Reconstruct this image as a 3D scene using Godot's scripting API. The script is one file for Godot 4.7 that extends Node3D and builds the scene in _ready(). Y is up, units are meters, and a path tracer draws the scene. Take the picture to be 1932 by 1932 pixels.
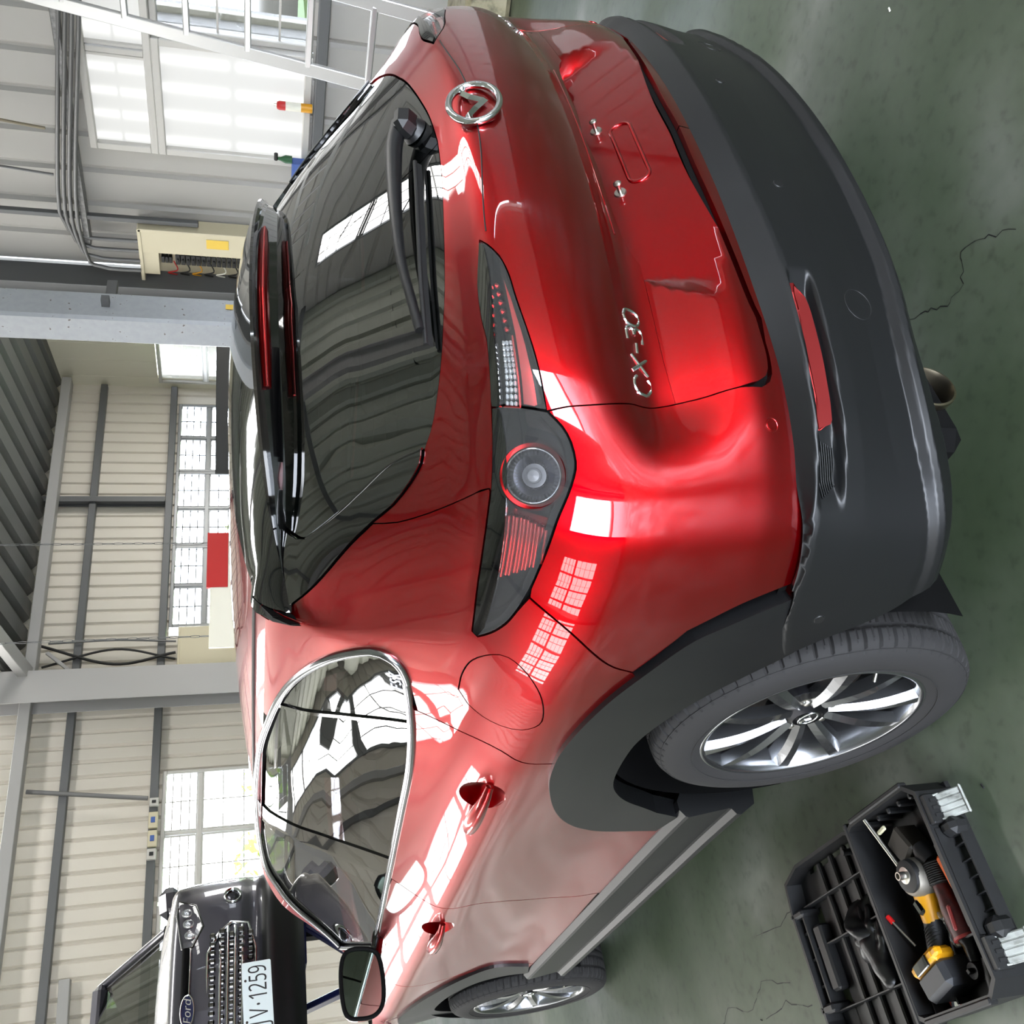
extends Node3D
# Workshop hall with a red crossover car, built object by object. Units are metres, y is up; the car's rear axle stands at the origin, its nose points to -z.

class MB:
	var v := PackedVector3Array()
	var n := PackedVector3Array()
	var t := PackedVector2Array()
	func tri(a: Vector3, b: Vector3, c: Vector3, na: Vector3, nb: Vector3, nc: Vector3, ua := Vector2.ZERO, ub := Vector2.ZERO, uc := Vector2.ZERO) -> void:
		var g := (b - a).cross(c - a)
		if g.length_squared() < 1e-20:
			return
		if g.dot(na + nb + nc) > 0.0:
			v.append(a); v.append(c); v.append(b)
			n.append(na); n.append(nc); n.append(nb)
			t.append(ua); t.append(uc); t.append(ub)
		else:
			v.append(a); v.append(b); v.append(c)
			n.append(na); n.append(nb); n.append(nc)
			t.append(ua); t.append(ub); t.append(uc)
	func quad(a: Vector3, b: Vector3, c: Vector3, d: Vector3, na: Vector3, nb: Vector3, nc: Vector3, nd: Vector3) -> void:
		tri(a, b, c, na, nb, nc)
		tri(a, c, d, na, nc, nd)
	func flat(p: Array, outward: Vector3) -> void:
		var g: Vector3 = (p[1] - p[0]).cross(p[2] - p[0])
		if g.length_squared() < 1e-20 and p.size() > 3:
			g = (p[2] - p[0]).cross(p[3] - p[0])
		g = g.normalized()
		if g.dot(outward) < 0.0:
			g = -g
		for k in range(1, p.size() - 1):
			tri(p[0], p[k], p[k + 1], g, g, g)
	func add(o: MB, xf := Transform3D()) -> void:
		var nb := xf.basis.inverse().transposed()
		var flip := xf.basis.determinant() < 0.0
		for k in range(0, o.v.size(), 3):
			for q in ([0, 2, 1] if flip else [0, 1, 2]):
				v.append(xf * o.v[k + q])
				n.append((nb * o.n[k + q]).normalized())
				t.append(o.t[k + q])
	func mirrored() -> MB:
		var o := MB.new()
		o.add(self, Transform3D(Basis(Vector3(-1, 0, 0), Vector3(0, 1, 0), Vector3(0, 0, 1)), Vector3.ZERO))
		return o
	func mesh() -> ArrayMesh:
		var a := []
		a.resize(Mesh.ARRAY_MAX)
		a[Mesh.ARRAY_VERTEX] = v
		a[Mesh.ARRAY_NORMAL] = n
		a[Mesh.ARRAY_TEX_UV] = t
		var m := ArrayMesh.new()
		if v.size() > 0:
			m.add_surface_from_arrays(Mesh.PRIMITIVE_TRIANGLES, a)
		return m

class Tab:
	var x := PackedFloat64Array()
	var y := PackedFloat64Array()
	var m := PackedFloat64Array()
	func _init(xs: Array, ys: Array) -> void:
		x = PackedFloat64Array(xs)
		y = PackedFloat64Array(ys)
		var c := x.size()
		m.resize(c)
		for i in c:
			if i == 0:
				m[i] = (y[1] - y[0]) / (x[1] - x[0])
			elif i == c - 1:
				m[i] = (y[c - 1] - y[c - 2]) / (x[c - 1] - x[c - 2])
			else:
				var h0 := x[i] - x[i - 1]
				var h1 := x[i + 1] - x[i]
				m[i] = ((y[i] - y[i - 1]) / h0 * h1 + (y[i + 1] - y[i]) / h1 * h0) / (h0 + h1)
	func at(q: float) -> float:
		var c := x.size()
		var i := clampi(x.bsearch(q) - 1, 0, c - 2)
		var h := x[i + 1] - x[i]
		var u := clampf((q - x[i]) / h, 0.0, 1.0)
		var u2 := u * u
		var u3 := u2 * u
		return y[i] * (2 * u3 - 3 * u2 + 1) + m[i] * h * (u3 - 2 * u2 + u) + y[i + 1] * (3 * u2 - 2 * u3) + m[i + 1] * h * (u3 - u2)

var rng := RandomNumberGenerator.new()
var taken := {}
var M := {}

func numbered(called: String) -> String:
	var k: int = taken.get(called, 0)
	taken[called] = k + 1
	return called if k == 0 else "%s_%03d" % [called, k]

func thing(called: String, label: String, category: String, at := Vector3.ZERO, turn := 0.0, group := "") -> Node3D:
	var o := Node3D.new()
	o.name = numbered(called)
	add_child(o)
	o.position = at
	o.rotation.y = turn
	o.set_meta("label", label)
	o.set_meta("category", category)
	if group:
		o.set_meta("group", group)
	return o

func obj(called: String, mb: MB, m: Material, parent: Node = null, xf := Transform3D()) -> MeshInstance3D:
	return put(called, mb.mesh(), m, parent, xf)

func put(called: String, mesh: Mesh, m: Material, parent: Node = null, xf := Transform3D()) -> MeshInstance3D:
	var o := MeshInstance3D.new()
	o.mesh = mesh
	o.material_override = m
	o.cast_shadow = GeometryInstance3D.SHADOW_CASTING_SETTING_ON
	o.transform = xf
	if parent:
		o.name = called
		parent.add_child(o, true)
	else:
		o.name = numbered(called)
		add_child(o)
	return o

func tag(o: Node, label: String, category: String, group := "") -> Node:
	o.set_meta("label", label)
	o.set_meta("category", category)
	if group:
		o.set_meta("group", group)
	return o

func dup(src: Node3D, xf: Transform3D, label := "") -> Node3D:
	var called := src.name as String
	var c: Node3D = src.duplicate()
	var cut := RegEx.create_from_string("_\\d{3}$").sub(called, "")
	c.name = numbered(cut)
	add_child(c)
	c.transform = xf
	if label:
		c.set_meta("label", label)
	return c

func struct(called: String, mb: MB, m: Material) -> MeshInstance3D:
	var o := obj(called, mb, m)
	o.set_meta("kind", "structure")
	return o

func T(at: Vector3, rot := Vector3.ZERO) -> Transform3D:
	return Transform3D(Basis.from_euler(rot * PI / 180.0), at)

func aim(from: Vector3, to: Vector3) -> Transform3D:
	# local y runs from one point towards the other
	var y := (to - from).normalized()
	var x := y.cross(Vector3(0, 0, 1) if absf(y.z) < 0.9 else Vector3(1, 0, 0)).normalized()
	return Transform3D(Basis(x, y, x.cross(y)), from)

func cbox(mb: MB, xf: Transform3D, size: Vector3, b := 0.004) -> void:
	var h := size * 0.5
	b = minf(b, minf(h.x, minf(h.y, h.z)) * 0.9)
	for a in 3:
		var u := (a + 1) % 3
		var w := (a + 2) % 3
		for s in [-1.0, 1.0]:
			var c := []
			for q in [[-1, -1], [1, -1], [1, 1], [-1, 1]]:
				var p := Vector3.ZERO
				p[a] = s * h[a]
				p[u] = q[0] * (h[u] - b)
				p[w] = q[1] * (h[w] - b)
				c.append(xf * p)
			var o := Vector3.ZERO
			o[a] = s
			mb.flat(c, xf.basis * o)
			if b > 0.0:
				for r in [-1.0, 1.0]:
					var e := []
					for q in [[0, -1], [0, 1], [1, 1], [1, -1]]:
						var p := Vector3.ZERO
						p[a] = s * (h[a] - (b if q[0] == 1 else 0.0))
						p[u] = r * (h[u] - (b if q[0] == 0 else 0.0))
						p[w] = q[1] * (h[w] - b)
						e.append(xf * p)
					var o2 := Vector3.ZERO
					o2[a] = s
					o2[u] = r
					mb.flat(e, xf.basis * o2)
	if b > 0.0:
		for i in [-1.0, 1.0]:
			for j in [-1.0, 1.0]:
				for k in [-1.0, 1.0]:
					mb.flat([xf * Vector3(i * h.x, j * (h.y - b), k * (h.z - b)), xf * Vector3(i * (h.x - b), j * h.y, k * (h.z - b)), xf * Vector3(i * (h.x - b), j * (h.y - b), k * h.z)], xf.basis * Vector3(i, j, k))

func bar(mb: MB, a: Vector3, b: Vector3, w: float, d: float, bev := 0.003) -> void:
	var xf := aim(a, b)
	xf.origin = (a + b) * 0.5
	cbox(mb, xf, Vector3(w, a.distance_to(b), d), bev)

func tube(mb: MB, pts: Array, r, sides := 8, closed := false, caps := true) -> void:
	var c := pts.size()
	var rings := []
	var nrm := []
	var up := Vector3.ZERO
	for i in c:
		var tg: Vector3
		if closed:
			tg = (pts[(i + 1) % c] - pts[(i + c - 1) % c]).normalized()
		else:
			tg = (pts[mini(i + 1, c - 1)] - pts[maxi(i - 1, 0)]).normalized()
		if i == 0:
			up = tg.cross(Vector3(0, 1, 0) if absf(tg.y) < 0.9 else Vector3(1, 0, 0)).normalized()
		up = (up - tg * up.dot(tg)).normalized()
		var sd := tg.cross(up)
		var ring := []
		var nn := []
		for k in sides:
			var an := TAU * k / sides
			var d: Vector3 = up * cos(an) + sd * sin(an)
			nn.append(d)
			ring.append(pts[i] + d * (r[i] if r is Array else r))
		rings.append(ring)
		nrm.append(nn)
	for i in (c if closed else c - 1):
		var j := (i + 1) % c
		for k in sides:
			var l := (k + 1) % sides
			mb.quad(rings[i][k], rings[i][l], rings[j][l], rings[j][k], nrm[i][k], nrm[i][l], nrm[j][l], nrm[j][k])
	if caps and not closed:
		mb.flat(rings[0], pts[0] - pts[1])
		mb.flat(rings[c - 1], pts[c - 1] - pts[c - 2])

func lathe(mb: MB, xf: Transform3D, prof: Array, seg := 32, a0 := 0.0, a1 := TAU, crease := 0.75) -> void:
	# profile of Vector2(radius, height) turned round local y
	var c := prof.size()
	var sn := []
	for i in c - 1:
		var d: Vector2 = prof[i + 1] - prof[i]
		sn.append(Vector2(d.y, -d.x).normalized())
	for i in c - 1:
		var n0: Vector2 = sn[i]
		var n1: Vector2 = sn[i]
		if i > 0 and sn[i - 1].dot(sn[i]) > crease:
			n0 = (sn[i - 1] + sn[i]).normalized()
		if i < c - 2 and sn[i + 1].dot(sn[i]) > crease:
			n1 = (sn[i + 1] + sn[i]).normalized()
		for k in seg:
			var p := []
			var q := []
			for e in [[k, 0], [k + 1, 0], [k + 1, 1], [k, 1]]:
				var an: float = a0 + (a1 - a0) * e[0] / seg
				var pr: Vector2 = prof[i + e[1]]
				var nr: Vector2 = n0 if e[1] == 0 else n1
				p.append(xf * Vector3(pr.x * cos(an), pr.y, pr.x * sin(an)))
				q.append((xf.basis * Vector3(nr.x * cos(an), nr.y, nr.x * sin(an))).normalized())
			mb.quad(p[0], p[1], p[2], p[3], q[0], q[1], q[2], q[3])

func prism(mb: MB, xf: Transform3D, poly: PackedVector2Array, depth: float, bev := 0.0) -> void:
	# outline in local xy, from z = 0 to z = depth; the edge at z = depth is chamfered
	if Geometry2D.is_polygon_clockwise(poly):
		poly.reverse()
	var c := poly.size()
	var top := PackedVector2Array()
	for i in c:
		var d0 := (poly[i] - poly[(i + c - 1) % c]).normalized()
		var d1 := (poly[(i + 1) % c] - poly[i]).normalized()
		var n0 := Vector2(-d0.y, d0.x)
		var n1 := Vector2(-d1.y, d1.x)
		var mi := (n0 + n1)
		mi = mi / maxf(0.35, mi.length_squared()) * 2.0
		top.append(poly[i] + mi * bev)
	var zz := depth - bev * signf(depth)
	var out := signf(depth)
	for i in c:
		var j := (i + 1) % c
		var d := (poly[j] - poly[i])
		var o := xf.basis * Vector3(d.y, -d.x, 0)
		mb.flat([xf * Vector3(poly[i].x, poly[i].y, 0), xf * Vector3(poly[j].x, poly[j].y, 0), xf * Vector3(poly[j].x, poly[j].y, zz), xf * Vector3(poly[i].x, poly[i].y, zz)], o)
		if bev > 0.0:
			mb.flat([xf * Vector3(poly[i].x, poly[i].y, zz), xf * Vector3(poly[j].x, poly[j].y, zz), xf * Vector3(top[j].x, top[j].y, depth), xf * Vector3(top[i].x, top[i].y, depth)], o.normalized() + xf.basis * Vector3(0, 0, out))
	for f in [[top if bev > 0.0 else poly, depth, out], [poly, 0.0, -out]]:
		var ix := Geometry2D.triangulate_polygon(f[0])
		for k in range(0, ix.size(), 3):
			var w := []
			for e in 3:
				var q: Vector2 = f[0][ix[k + e]]
				w.append(xf * Vector3(q.x, q.y, f[1]))
			mb.flat(w, xf.basis * Vector3(0, 0, f[2]))

func sweep(mb: MB, frames: Array, prof: Array, closed_prof := true, closed := false, caps := true) -> void:
	# frames: Transform3D whose x and y carry the profile
	var c := frames.size()
	var pc := prof.size()
	for i in (c if closed else c - 1):
		var j := (i + 1) % c
		for k in (pc if closed_prof else pc - 1):
			var l := (k + 1) % pc
			var a: Vector2 = prof[k]
			var b: Vector2 = prof[l]
			var nn := Vector3(b.y - a.y, a.x - b.x, 0).normalized()
			var n0: Vector3 = frames[i].basis * nn
			var n1: Vector3 = frames[j].basis * nn
			mb.quad(frames[i] * Vector3(a.x, a.y, 0), frames[i] * Vector3(b.x, b.y, 0), frames[j] * Vector3(b.x, b.y, 0), frames[j] * Vector3(a.x, a.y, 0), n0, n0, n1, n1)
	if caps and not closed and closed_prof:
		for e in [[0, 1.0], [c - 1, -1.0]]:
			var w := PackedVector2Array(prof)
			var ix := Geometry2D.triangulate_polygon(w)
			for k in range(0, ix.size(), 3):
				var q := []
				for f in 3:
					q.append(frames[e[0]] * Vector3(w[ix[k + f]].x, w[ix[k + f]].y, 0))
				mb.flat(q, frames[e[0]].basis.z * e[1])

func spline(pts: Array, step: float, closed := false) -> Array:
	# Catmull-Rom through Vector2 or Vector3 points, resampled
	var out := []
	var c := pts.size()
	for i in (c if closed else c - 1):
		var a = pts[(i + c - 1) % c] if closed or i > 0 else pts[0] * 2.0 - pts[1]
		var b = pts[i]
		var d = pts[(i + 1) % c]
		var e = pts[(i + 2) % c] if closed or i + 2 < c else pts[c - 1] * 2.0 - pts[c - 2]
		var k := maxi(1, int(ceil(b.distance_to(d) / step)))
		for q in k:
			var u := float(q) / k
			out.append(((b * 2.0) + (d - a) * u + (a * 2.0 - b * 5.0 + d * 4.0 - e) * u * u + (b * 3.0 - a - d * 3.0 + e) * u * u * u) * 0.5)
	if not closed:
		out.append(pts[c - 1])
	return out

func P2(a: Array) -> PackedVector2Array:
	var o := PackedVector2Array()
	for k in range(0, a.size(), 2):
		o.append(Vector2(a[k], a[k + 1]))
	return o

func outline(segs: Array, step := 0.02) -> PackedVector2Array:
	# an outline of smooth runs that meet in corners; each run is a flat list of s, y
	var o := PackedVector2Array()
	for g in segs:
		var pts := []
		for k in range(0, g.size(), 2):
			pts.append(Vector2(g[k], g[k + 1]))
		for q in (spline(pts, step) if pts.size() > 1 else pts):
			if o.is_empty() or o[o.size() - 1].distance_to(q) > 0.0015:
				o.append(q)
	if o[0].distance_to(o[o.size() - 1]) < 0.0015:
		o.remove_at(o.size() - 1)
	return o

func shrink(poly: PackedVector2Array, by: float) -> PackedVector2Array:
	var r := Geometry2D.offset_polygon(poly, -by, Geometry2D.JOIN_MITER)
	var best := poly
	var most := -1.0
	for q in r:
		var box := 0.0
		for k in q.size():
			box += q[k].cross(q[(k + 1) % q.size()])
		if absf(box) > most:
			most = absf(box)
			best = q
	return best

func frame_at(surf: Callable, s: float, y: float) -> Array:
	var e := 0.0015
	var p: Vector3 = surf.call(s, y)
	var ds: Vector3 = surf.call(s + e, y) - surf.call(s - e, y)
	var dy: Vector3 = surf.call(s, y + e) - surf.call(s, y - e)
	return [p, ds.cross(dy).normalized(), ds.normalized(), dy.normalized()]

func panel(mb: MB, surf: Callable, poly: PackedVector2Array, lift := 0.0, flange := 0.012, step := Vector2(0.02, 0.014), holes: Array = [], sc := 1e9) -> void:
	# a sheet cut out of a curved surface; poly in (s, y); its edges are turned inwards
	var lo := poly[0]
	var hi := poly[0]
	for q in poly:
		lo = lo.min(q)
		hi = hi.max(q)
	var i0 := int(floor(lo.x / step.x))
	var i1 := int(ceil(hi.x / step.x))
	var j0 := int(floor(lo.y / step.y))
	var j1 := int(ceil(hi.y / step.y))
	var marked := {}
	for loop in [poly] + holes:
		var lc: int = loop.size()
		for k in lc:
			var a: Vector2 = loop[k]
			var b: Vector2 = loop[(k + 1) % lc]
			var m := int(ceil(maxf(absf(b.x - a.x) / step.x, absf(b.y - a.y) / step.y) * 6.0)) + 1
			for q in m + 1:
				var w := a.lerp(b, float(q) / m)
				for ox in [-0.0004, 0.0004]:
					for oy in [-0.0004, 0.0004]:
						marked[Vector2i(int(floor((w.x + ox) / step.x)), int(floor((w.y + oy) / step.y)))] = true
	var cache := {}
	var get_v := func(w: Vector2) -> Array:
		var key := Vector2i(roundi(w.x * 20000.0), roundi(w.y * 20000.0))
		if not cache.has(key):
			var f := frame_at(surf, w.x, w.y)
			cache[key] = [f[0] + f[1] * lift, f[1], w]
		return cache[key]
	for i in range(i0, i1):
		for j in range(j0, j1):
			var cell := PackedVector2Array([Vector2(i, j) * step, Vector2(i + 1, j) * step, Vector2(i + 1, j + 1) * step, Vector2(i, j + 1) * step])
			if not marked.has(Vector2i(i, j)):
				var mid := (Vector2(i, j) + Vector2(0.5, 0.5)) * step
				if not Geometry2D.is_point_in_polygon(mid, poly):
					continue
				var inside := false
				for h in holes:
					inside = inside or Geometry2D.is_point_in_polygon(mid, h)
				if inside:
					continue
				var a: Array = get_v.call(cell[0])
				var b: Array = get_v.call(cell[1])
				var c: Array = get_v.call(cell[2])
				var d: Array = get_v.call(cell[3])
				mb.tri(a[0], b[0], c[0], a[1], b[1], c[1], a[2], b[2], c[2])
				mb.tri(a[0], c[0], d[0], a[1], c[1], d[1], a[2], c[2], d[2])
				continue
			var pieces := Geometry2D.intersect_polygons(cell, poly)
			for h in holes:
				var rest: Array[PackedVector2Array] = []
				for q in pieces:
					rest.append_array(Geometry2D.clip_polygons(q, h))
				pieces = rest
			for q in pieces:
				var ix := Geometry2D.triangulate_polygon(q)
				for k in range(0, ix.size(), 3):
					var a: Array = get_v.call(q[ix[k]])
					var b: Array = get_v.call(q[ix[k + 1]])
					var c: Array = get_v.call(q[ix[k + 2]])
					mb.tri(a[0], b[0], c[0], a[1], b[1], c[1], a[2], b[2], c[2])
	if flange > 0.0:
		for loop in [poly] + holes:
			var lc: int = loop.size()
			var turn := -1.0 if Geometry2D.is_polygon_clockwise(loop) else 1.0
			if loop != poly:
				turn = -turn
			for k in lc:
				var a: Vector2 = loop[k]
				var b: Vector2 = loop[(k + 1) % lc]
				if a.x > sc - 0.004 and b.x > sc - 0.004:
					continue
				var m := maxi(1, int(ceil(a.distance_to(b) / 0.03)))
				for q in m:
					var fa := frame_at(surf, lerpf(a.x, b.x, float(q) / m), lerpf(a.y, b.y, float(q) / m))
					var fb := frame_at(surf, lerpf(a.x, b.x, float(q + 1) / m), lerpf(a.y, b.y, float(q + 1) / m))
					var pa: Vector3 = fa[0] + fa[1] * lift
					var pb: Vector3 = fb[0] + fb[1] * lift
					var o: Vector3 = (pb - pa).cross(fa[1]).normalized() * turn
					mb.quad(pa, pb, pb - fb[1] * flange, pa - fa[1] * flange, o, o, o, o)

func path_on(surf: Callable, pts: Array, lift := 0.0) -> Array:
	var o := []
	for w in pts:
		var f := frame_at(surf, w.x, w.y)
		o.append(f[0] + f[1] * lift)
	return o

func on_surface(surf: Callable, s: float, y: float, lift := 0.0) -> Transform3D:
	# local z leaves the surface, local y climbs it
	var f := frame_at(surf, s, y)
	var z: Vector3 = f[1]
	var up: Vector3 = (f[3] - z * f[3].dot(z)).normalized()
	return Transform3D(Basis(up.cross(z), up, z), f[0] + z * lift)

func noise_tex(size: int, freq: float, ramp: Array, sd := 1, oct := 4, kind := FastNoiseLite.TYPE_SIMPLEX_SMOOTH, normal := false, bump := 4.0) -> NoiseTexture2D:
	var f := FastNoiseLite.new()
	f.noise_type = kind
	f.seed = sd
	f.frequency = freq
	f.fractal_octaves = oct
	var x := NoiseTexture2D.new()
	x.width = size
	x.height = size
	x.seamless = true
	x.noise = f
	if normal:
		x.as_normal_map = true
		x.bump_strength = bump
	elif ramp.size():
		var g := Gradient.new()
		g.offsets = PackedFloat32Array(ramp.map(func(r): return r[0]))
		g.colors = PackedColorArray(ramp.map(func(r): return r[1]))
		x.color_ramp = g
	return x

func mat(called: String, col: Color, rough := 0.5, metal := 0.0, extra := {}) -> StandardMaterial3D:
	var m := StandardMaterial3D.new()
	m.resource_name = called
	m.albedo_color = col
	m.roughness = rough
	m.metallic = metal
	for k in extra:
		m.set(k, extra[k])
	M[called] = m
	return m

func _ready() -> void:
	rng.seed = 7
	# ---- camera: a phone held upright, its picture stored lying on its side
	var cam := Camera3D.new()
	cam.name = "camera"
	var yaw := 0.6576
	var pitch := -0.2708
	var roll := -0.0018
	var fwd := Vector3(sin(yaw) * cos(pitch), sin(pitch), -cos(yaw) * cos(pitch))
	var right := Vector3(cos(yaw), 0, sin(yaw))
	var up := right.cross(fwd)
	var r2 := right * cos(roll) + up * sin(roll)
	var u2 := up * cos(roll) - right * sin(roll)
	cam.transform = Transform3D(Basis(-u2, r2, -fwd), Vector3(-1.5934, 1.4884, 1.6698))
	cam.fov = rad_to_deg(2.0 * atan(966.0 / 1780.0))
	cam.near = 0.05
	cam.far = 300.0
	add_child(cam)
	cam.current = true
	# ---- sky and exposure
	var sky_m := ProceduralSkyMaterial.new()
	sky_m.sky_top_color = Color(0.82, 0.87, 0.95)
	sky_m.sky_horizon_color = Color(0.93, 0.95, 0.98)
	sky_m.ground_bottom_color = Color(0.30, 0.31, 0.30)
	sky_m.ground_horizon_color = Color(0.62, 0.63, 0.62)
	sky_m.sky_energy_multiplier = 4.2
	sky_m.ground_energy_multiplier = 2.0
	var sky := Sky.new()
	sky.sky_material = sky_m
	var env := Environment.new()
	env.background_mode = Environment.BG_SKY
	env.sky = sky
	env.tonemap_mode = Environment.TONE_MAPPER_LINEAR
	env.tonemap_exposure = 1.55
	env.sdfgi_enabled = true
	env.ssao_enabled = true
	env.ssil_enabled = true
	var we := WorldEnvironment.new()
	we.name = "surroundings"
	we.environment = env
	add_child(we)
	make_lights()
	make_materials()
	make_hall()
	make_car()
	make_pickup()
	make_toolbox()
	make_clutter()

func area(called: String, at: Vector3, towards: Vector3, size: Vector2, energy: float, col := Color(1, 1, 1)) -> void:
	var l := AreaLight3D.new()
	l.name = called
	l.area_size = size
	l.light_energy = energy
	l.light_color = col
	l.area_range = 60.0
	l.area_attenuation = 2.0
	l.shadow_enabled = true
	add_child(l)
	var z := -towards.normalized()
	var x := Vector3.UP.cross(z).normalized() if absf(z.y) < 0.99 else Vector3(1, 0, 0)
	l.transform = Transform3D(Basis(x, z.cross(x), z), at)

func make_lights() -> void:
	# daylight that enters through the glazed openings: each light lies on the panes it stands for, behind the glazing bars; the roof one is added
	var n1 := Transform3D(Basis(Vector3.UP, deg_to_rad(-5.0)), Vector3(3.0, 0, -11.0))
	area("daylight_north", n1 * Vector3(-6.3, 1.85, -0.004), n1.basis.z, Vector2(5.4, 1.5), 15.0, Color(1.0, 0.985, 0.96))
	area("daylight_north_high", n1 * Vector3(-3.9, 5.4, -0.004), n1.basis.z, Vector2(10.8, 1.0), 36.0, Color(1.0, 0.985, 0.96))
	area("daylight_west", Vector3(-6.496, 1.95, -3.9), Vector3(1, 0, 0), Vector2(8.4, 1.6), 15.0, Color(1.0, 0.985, 0.96))
	area("daylight_east_high", Vector3(5.496, 5.3, 2.7), Vector3(-1, 0, 0), Vector2(6.1, 0.8), 15.0, Color(1.0, 0.985, 0.96))
	area("daylight_roof_added", Vector3(1.6, roof_h(-5.4) - 0.02, -5.4), Vector3(0, -1, -0.07), Vector2(8.4, 1.1), 26.0, Color(1.0, 0.985, 0.96))  # added light under an unseen skylight, brightens the north wall
	area("daylight_bay", Vector3(10.30, 2.0, -5.6), Vector3(-1, 0, 0), Vector2(2.4, 3.0), 18.0, Color(1.0, 0.985, 0.96))

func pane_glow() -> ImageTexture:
	# frosted glass: daylight banded by a security grid behind, painted into the glow texture
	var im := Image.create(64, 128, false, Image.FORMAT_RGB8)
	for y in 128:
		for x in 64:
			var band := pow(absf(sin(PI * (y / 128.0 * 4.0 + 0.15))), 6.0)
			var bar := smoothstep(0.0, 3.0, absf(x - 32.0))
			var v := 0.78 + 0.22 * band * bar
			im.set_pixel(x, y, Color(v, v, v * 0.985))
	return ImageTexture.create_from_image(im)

func make_materials() -> void:
	mat("paint", Color(0.60, 0.0, 0.030), 0.36, 1.0, {"clearcoat_enabled": true, "clearcoat": 1.0, "clearcoat_roughness": 0.015})
	mat("cladding", Color(0.050, 0.052, 0.057), 0.40, 0.0, {"metallic_specular": 0.45})
	mat("black_gloss", Color(0.012, 0.012, 0.014), 0.06, 0.0, {"metallic_specular": 0.6, "clearcoat_enabled": true, "clearcoat": 1.0, "clearcoat_roughness": 0.01})
	mat("black_matte", Color(0.012, 0.012, 0.013), 0.8, 0.0, {"metallic_specular": 0.25})
	mat("seam", Color(0.03, 0.03, 0.035), 0.5)
	mat("tinted_glass", Color(0.010, 0.014, 0.012, 0.93), 0.0, 0.0, {"transparency": BaseMaterial3D.TRANSPARENCY_ALPHA, "metallic_specular": 0.7, "clearcoat_enabled": true, "clearcoat": 1.0, "clearcoat_roughness": 0.0})
	mat("side_glass", Color(0.012, 0.018, 0.016, 0.72), 0.0, 0.0, {"transparency": BaseMaterial3D.TRANSPARENCY_ALPHA, "metallic_specular": 0.7, "clearcoat_enabled": true, "clearcoat": 1.0, "clearcoat_roughness": 0.0})
	mat("chrome", Color(0.86, 0.87, 0.88), 0.07, 1.0)
	mat("satin_trim", Color(0.62, 0.62, 0.64), 0.16, 1.0)
	mat("steel", Color(0.70, 0.69, 0.66), 0.30, 1.0)
	mat("rusty_steel", Color(0.24, 0.21, 0.19), 0.65, 0.5)
	mat("exhaust", Color(0.60, 0.56, 0.48), 0.28, 1.0)
	mat("alloy", Color(0.52, 0.525, 0.535), 0.26, 0.95, {"clearcoat_enabled": true, "clearcoat": 0.6, "clearcoat_roughness": 0.05})
	mat("alloy_dark", Color(0.16, 0.16, 0.17), 0.35, 0.9)
	mat("tyre", Color(0.15, 0.147, 0.147), 0.78, 0.0, {"metallic_specular": 0.35})
	mat("rubber", Color(0.03, 0.03, 0.032), 0.6)
	mat("wiper_black", Color(0.05, 0.052, 0.06), 0.42)
	mat("wire_brown", Color(0.16, 0.13, 0.10), 0.5)
	mat("reflector", Color(0.70, 0.012, 0.012), 0.32, 0.85, {"clearcoat_enabled": true, "clearcoat": 1.0})
	mat("lamp_red", Color(0.80, 0.008, 0.012), 0.16, 0.9, {"clearcoat_enabled": true, "clearcoat": 1.0, "metallic_specular": 0.6})
	mat("lamp_red_deep", Color(0.38, 0.004, 0.008), 0.22, 0.9)
	mat("lamp_black", Color(0.010, 0.009, 0.010), 0.25, 0.0, {"metallic_specular": 0.25})
	mat("lamp_chrome", Color(0.30, 0.30, 0.32), 0.14, 1.0)
	mat("lamp_grey", Color(0.36, 0.36, 0.37), 0.25, 0.1)
	mat("lamp_clear", Color(0.72, 0.73, 0.74), 0.12, 0.7)
	mat("lamp_cover", Color(0.9, 0.9, 0.9, 0.03), 0.0, 0.0, {"transparency": BaseMaterial3D.TRANSPARENCY_ALPHA, "metallic_specular": 0.5})
	mat("mirror", Color(0.50, 0.56, 0.52), 0.02, 1.0)
	mat("cabin", Color(0.035, 0.034, 0.036), 0.8)
	mat("white_print", Color(0.75, 0.75, 0.78), 0.6)
	# hall
	mat("wall_sheet", Color(0.80, 0.775, 0.73), 0.5, 0.0)
	mat("wall_sheet_grey", Color(0.64, 0.63, 0.61), 0.5, 0.0)
	mat("office_board", Color(0.83, 0.81, 0.74), 0.5, 0.0)
	mat("roof_sheet", Color(0.34, 0.345, 0.34), 0.45, 0.15)
	mat("roof_pale", Color(0.66, 0.67, 0.62), 0.5, 0.0)
	mat("steel_grey", Color(0.36, 0.365, 0.37), 0.5, 0.2)
	mat("steel_light", Color(0.60, 0.595, 0.59), 0.5, 0.1)
	mat("lift_paint", Color(0.62, 0.635, 0.65), 0.45, 0.0, {"albedo_texture": noise_tex(512, 0.02, [[0.0, Color(0.50, 0.42, 0.38)], [0.10, Color(0.62, 0.55, 0.50)], [0.13, Color(1, 1, 1)], [1.0, Color(0.95, 0.95, 0.96)]], 21, 5), "uv1_triplanar": true, "uv1_world_triplanar": true, "uv1_scale": Vector3(1.4, 1.4, 1.4)})
	mat("galvanised", Color(0.55, 0.55, 0.55), 0.42, 0.6, {"albedo_texture": noise_tex(256, 0.05, [[0.0, Color(0.72, 0.72, 0.72)], [1.0, Color(1, 1, 1)]], 31, 2, FastNoiseLite.TYPE_CELLULAR), "uv1_triplanar": true, "uv1_world_triplanar": true, "uv1_scale": Vector3(3, 3, 3)})
	mat("yard", Color(0.62, 0.61, 0.59), 0.8)
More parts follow.
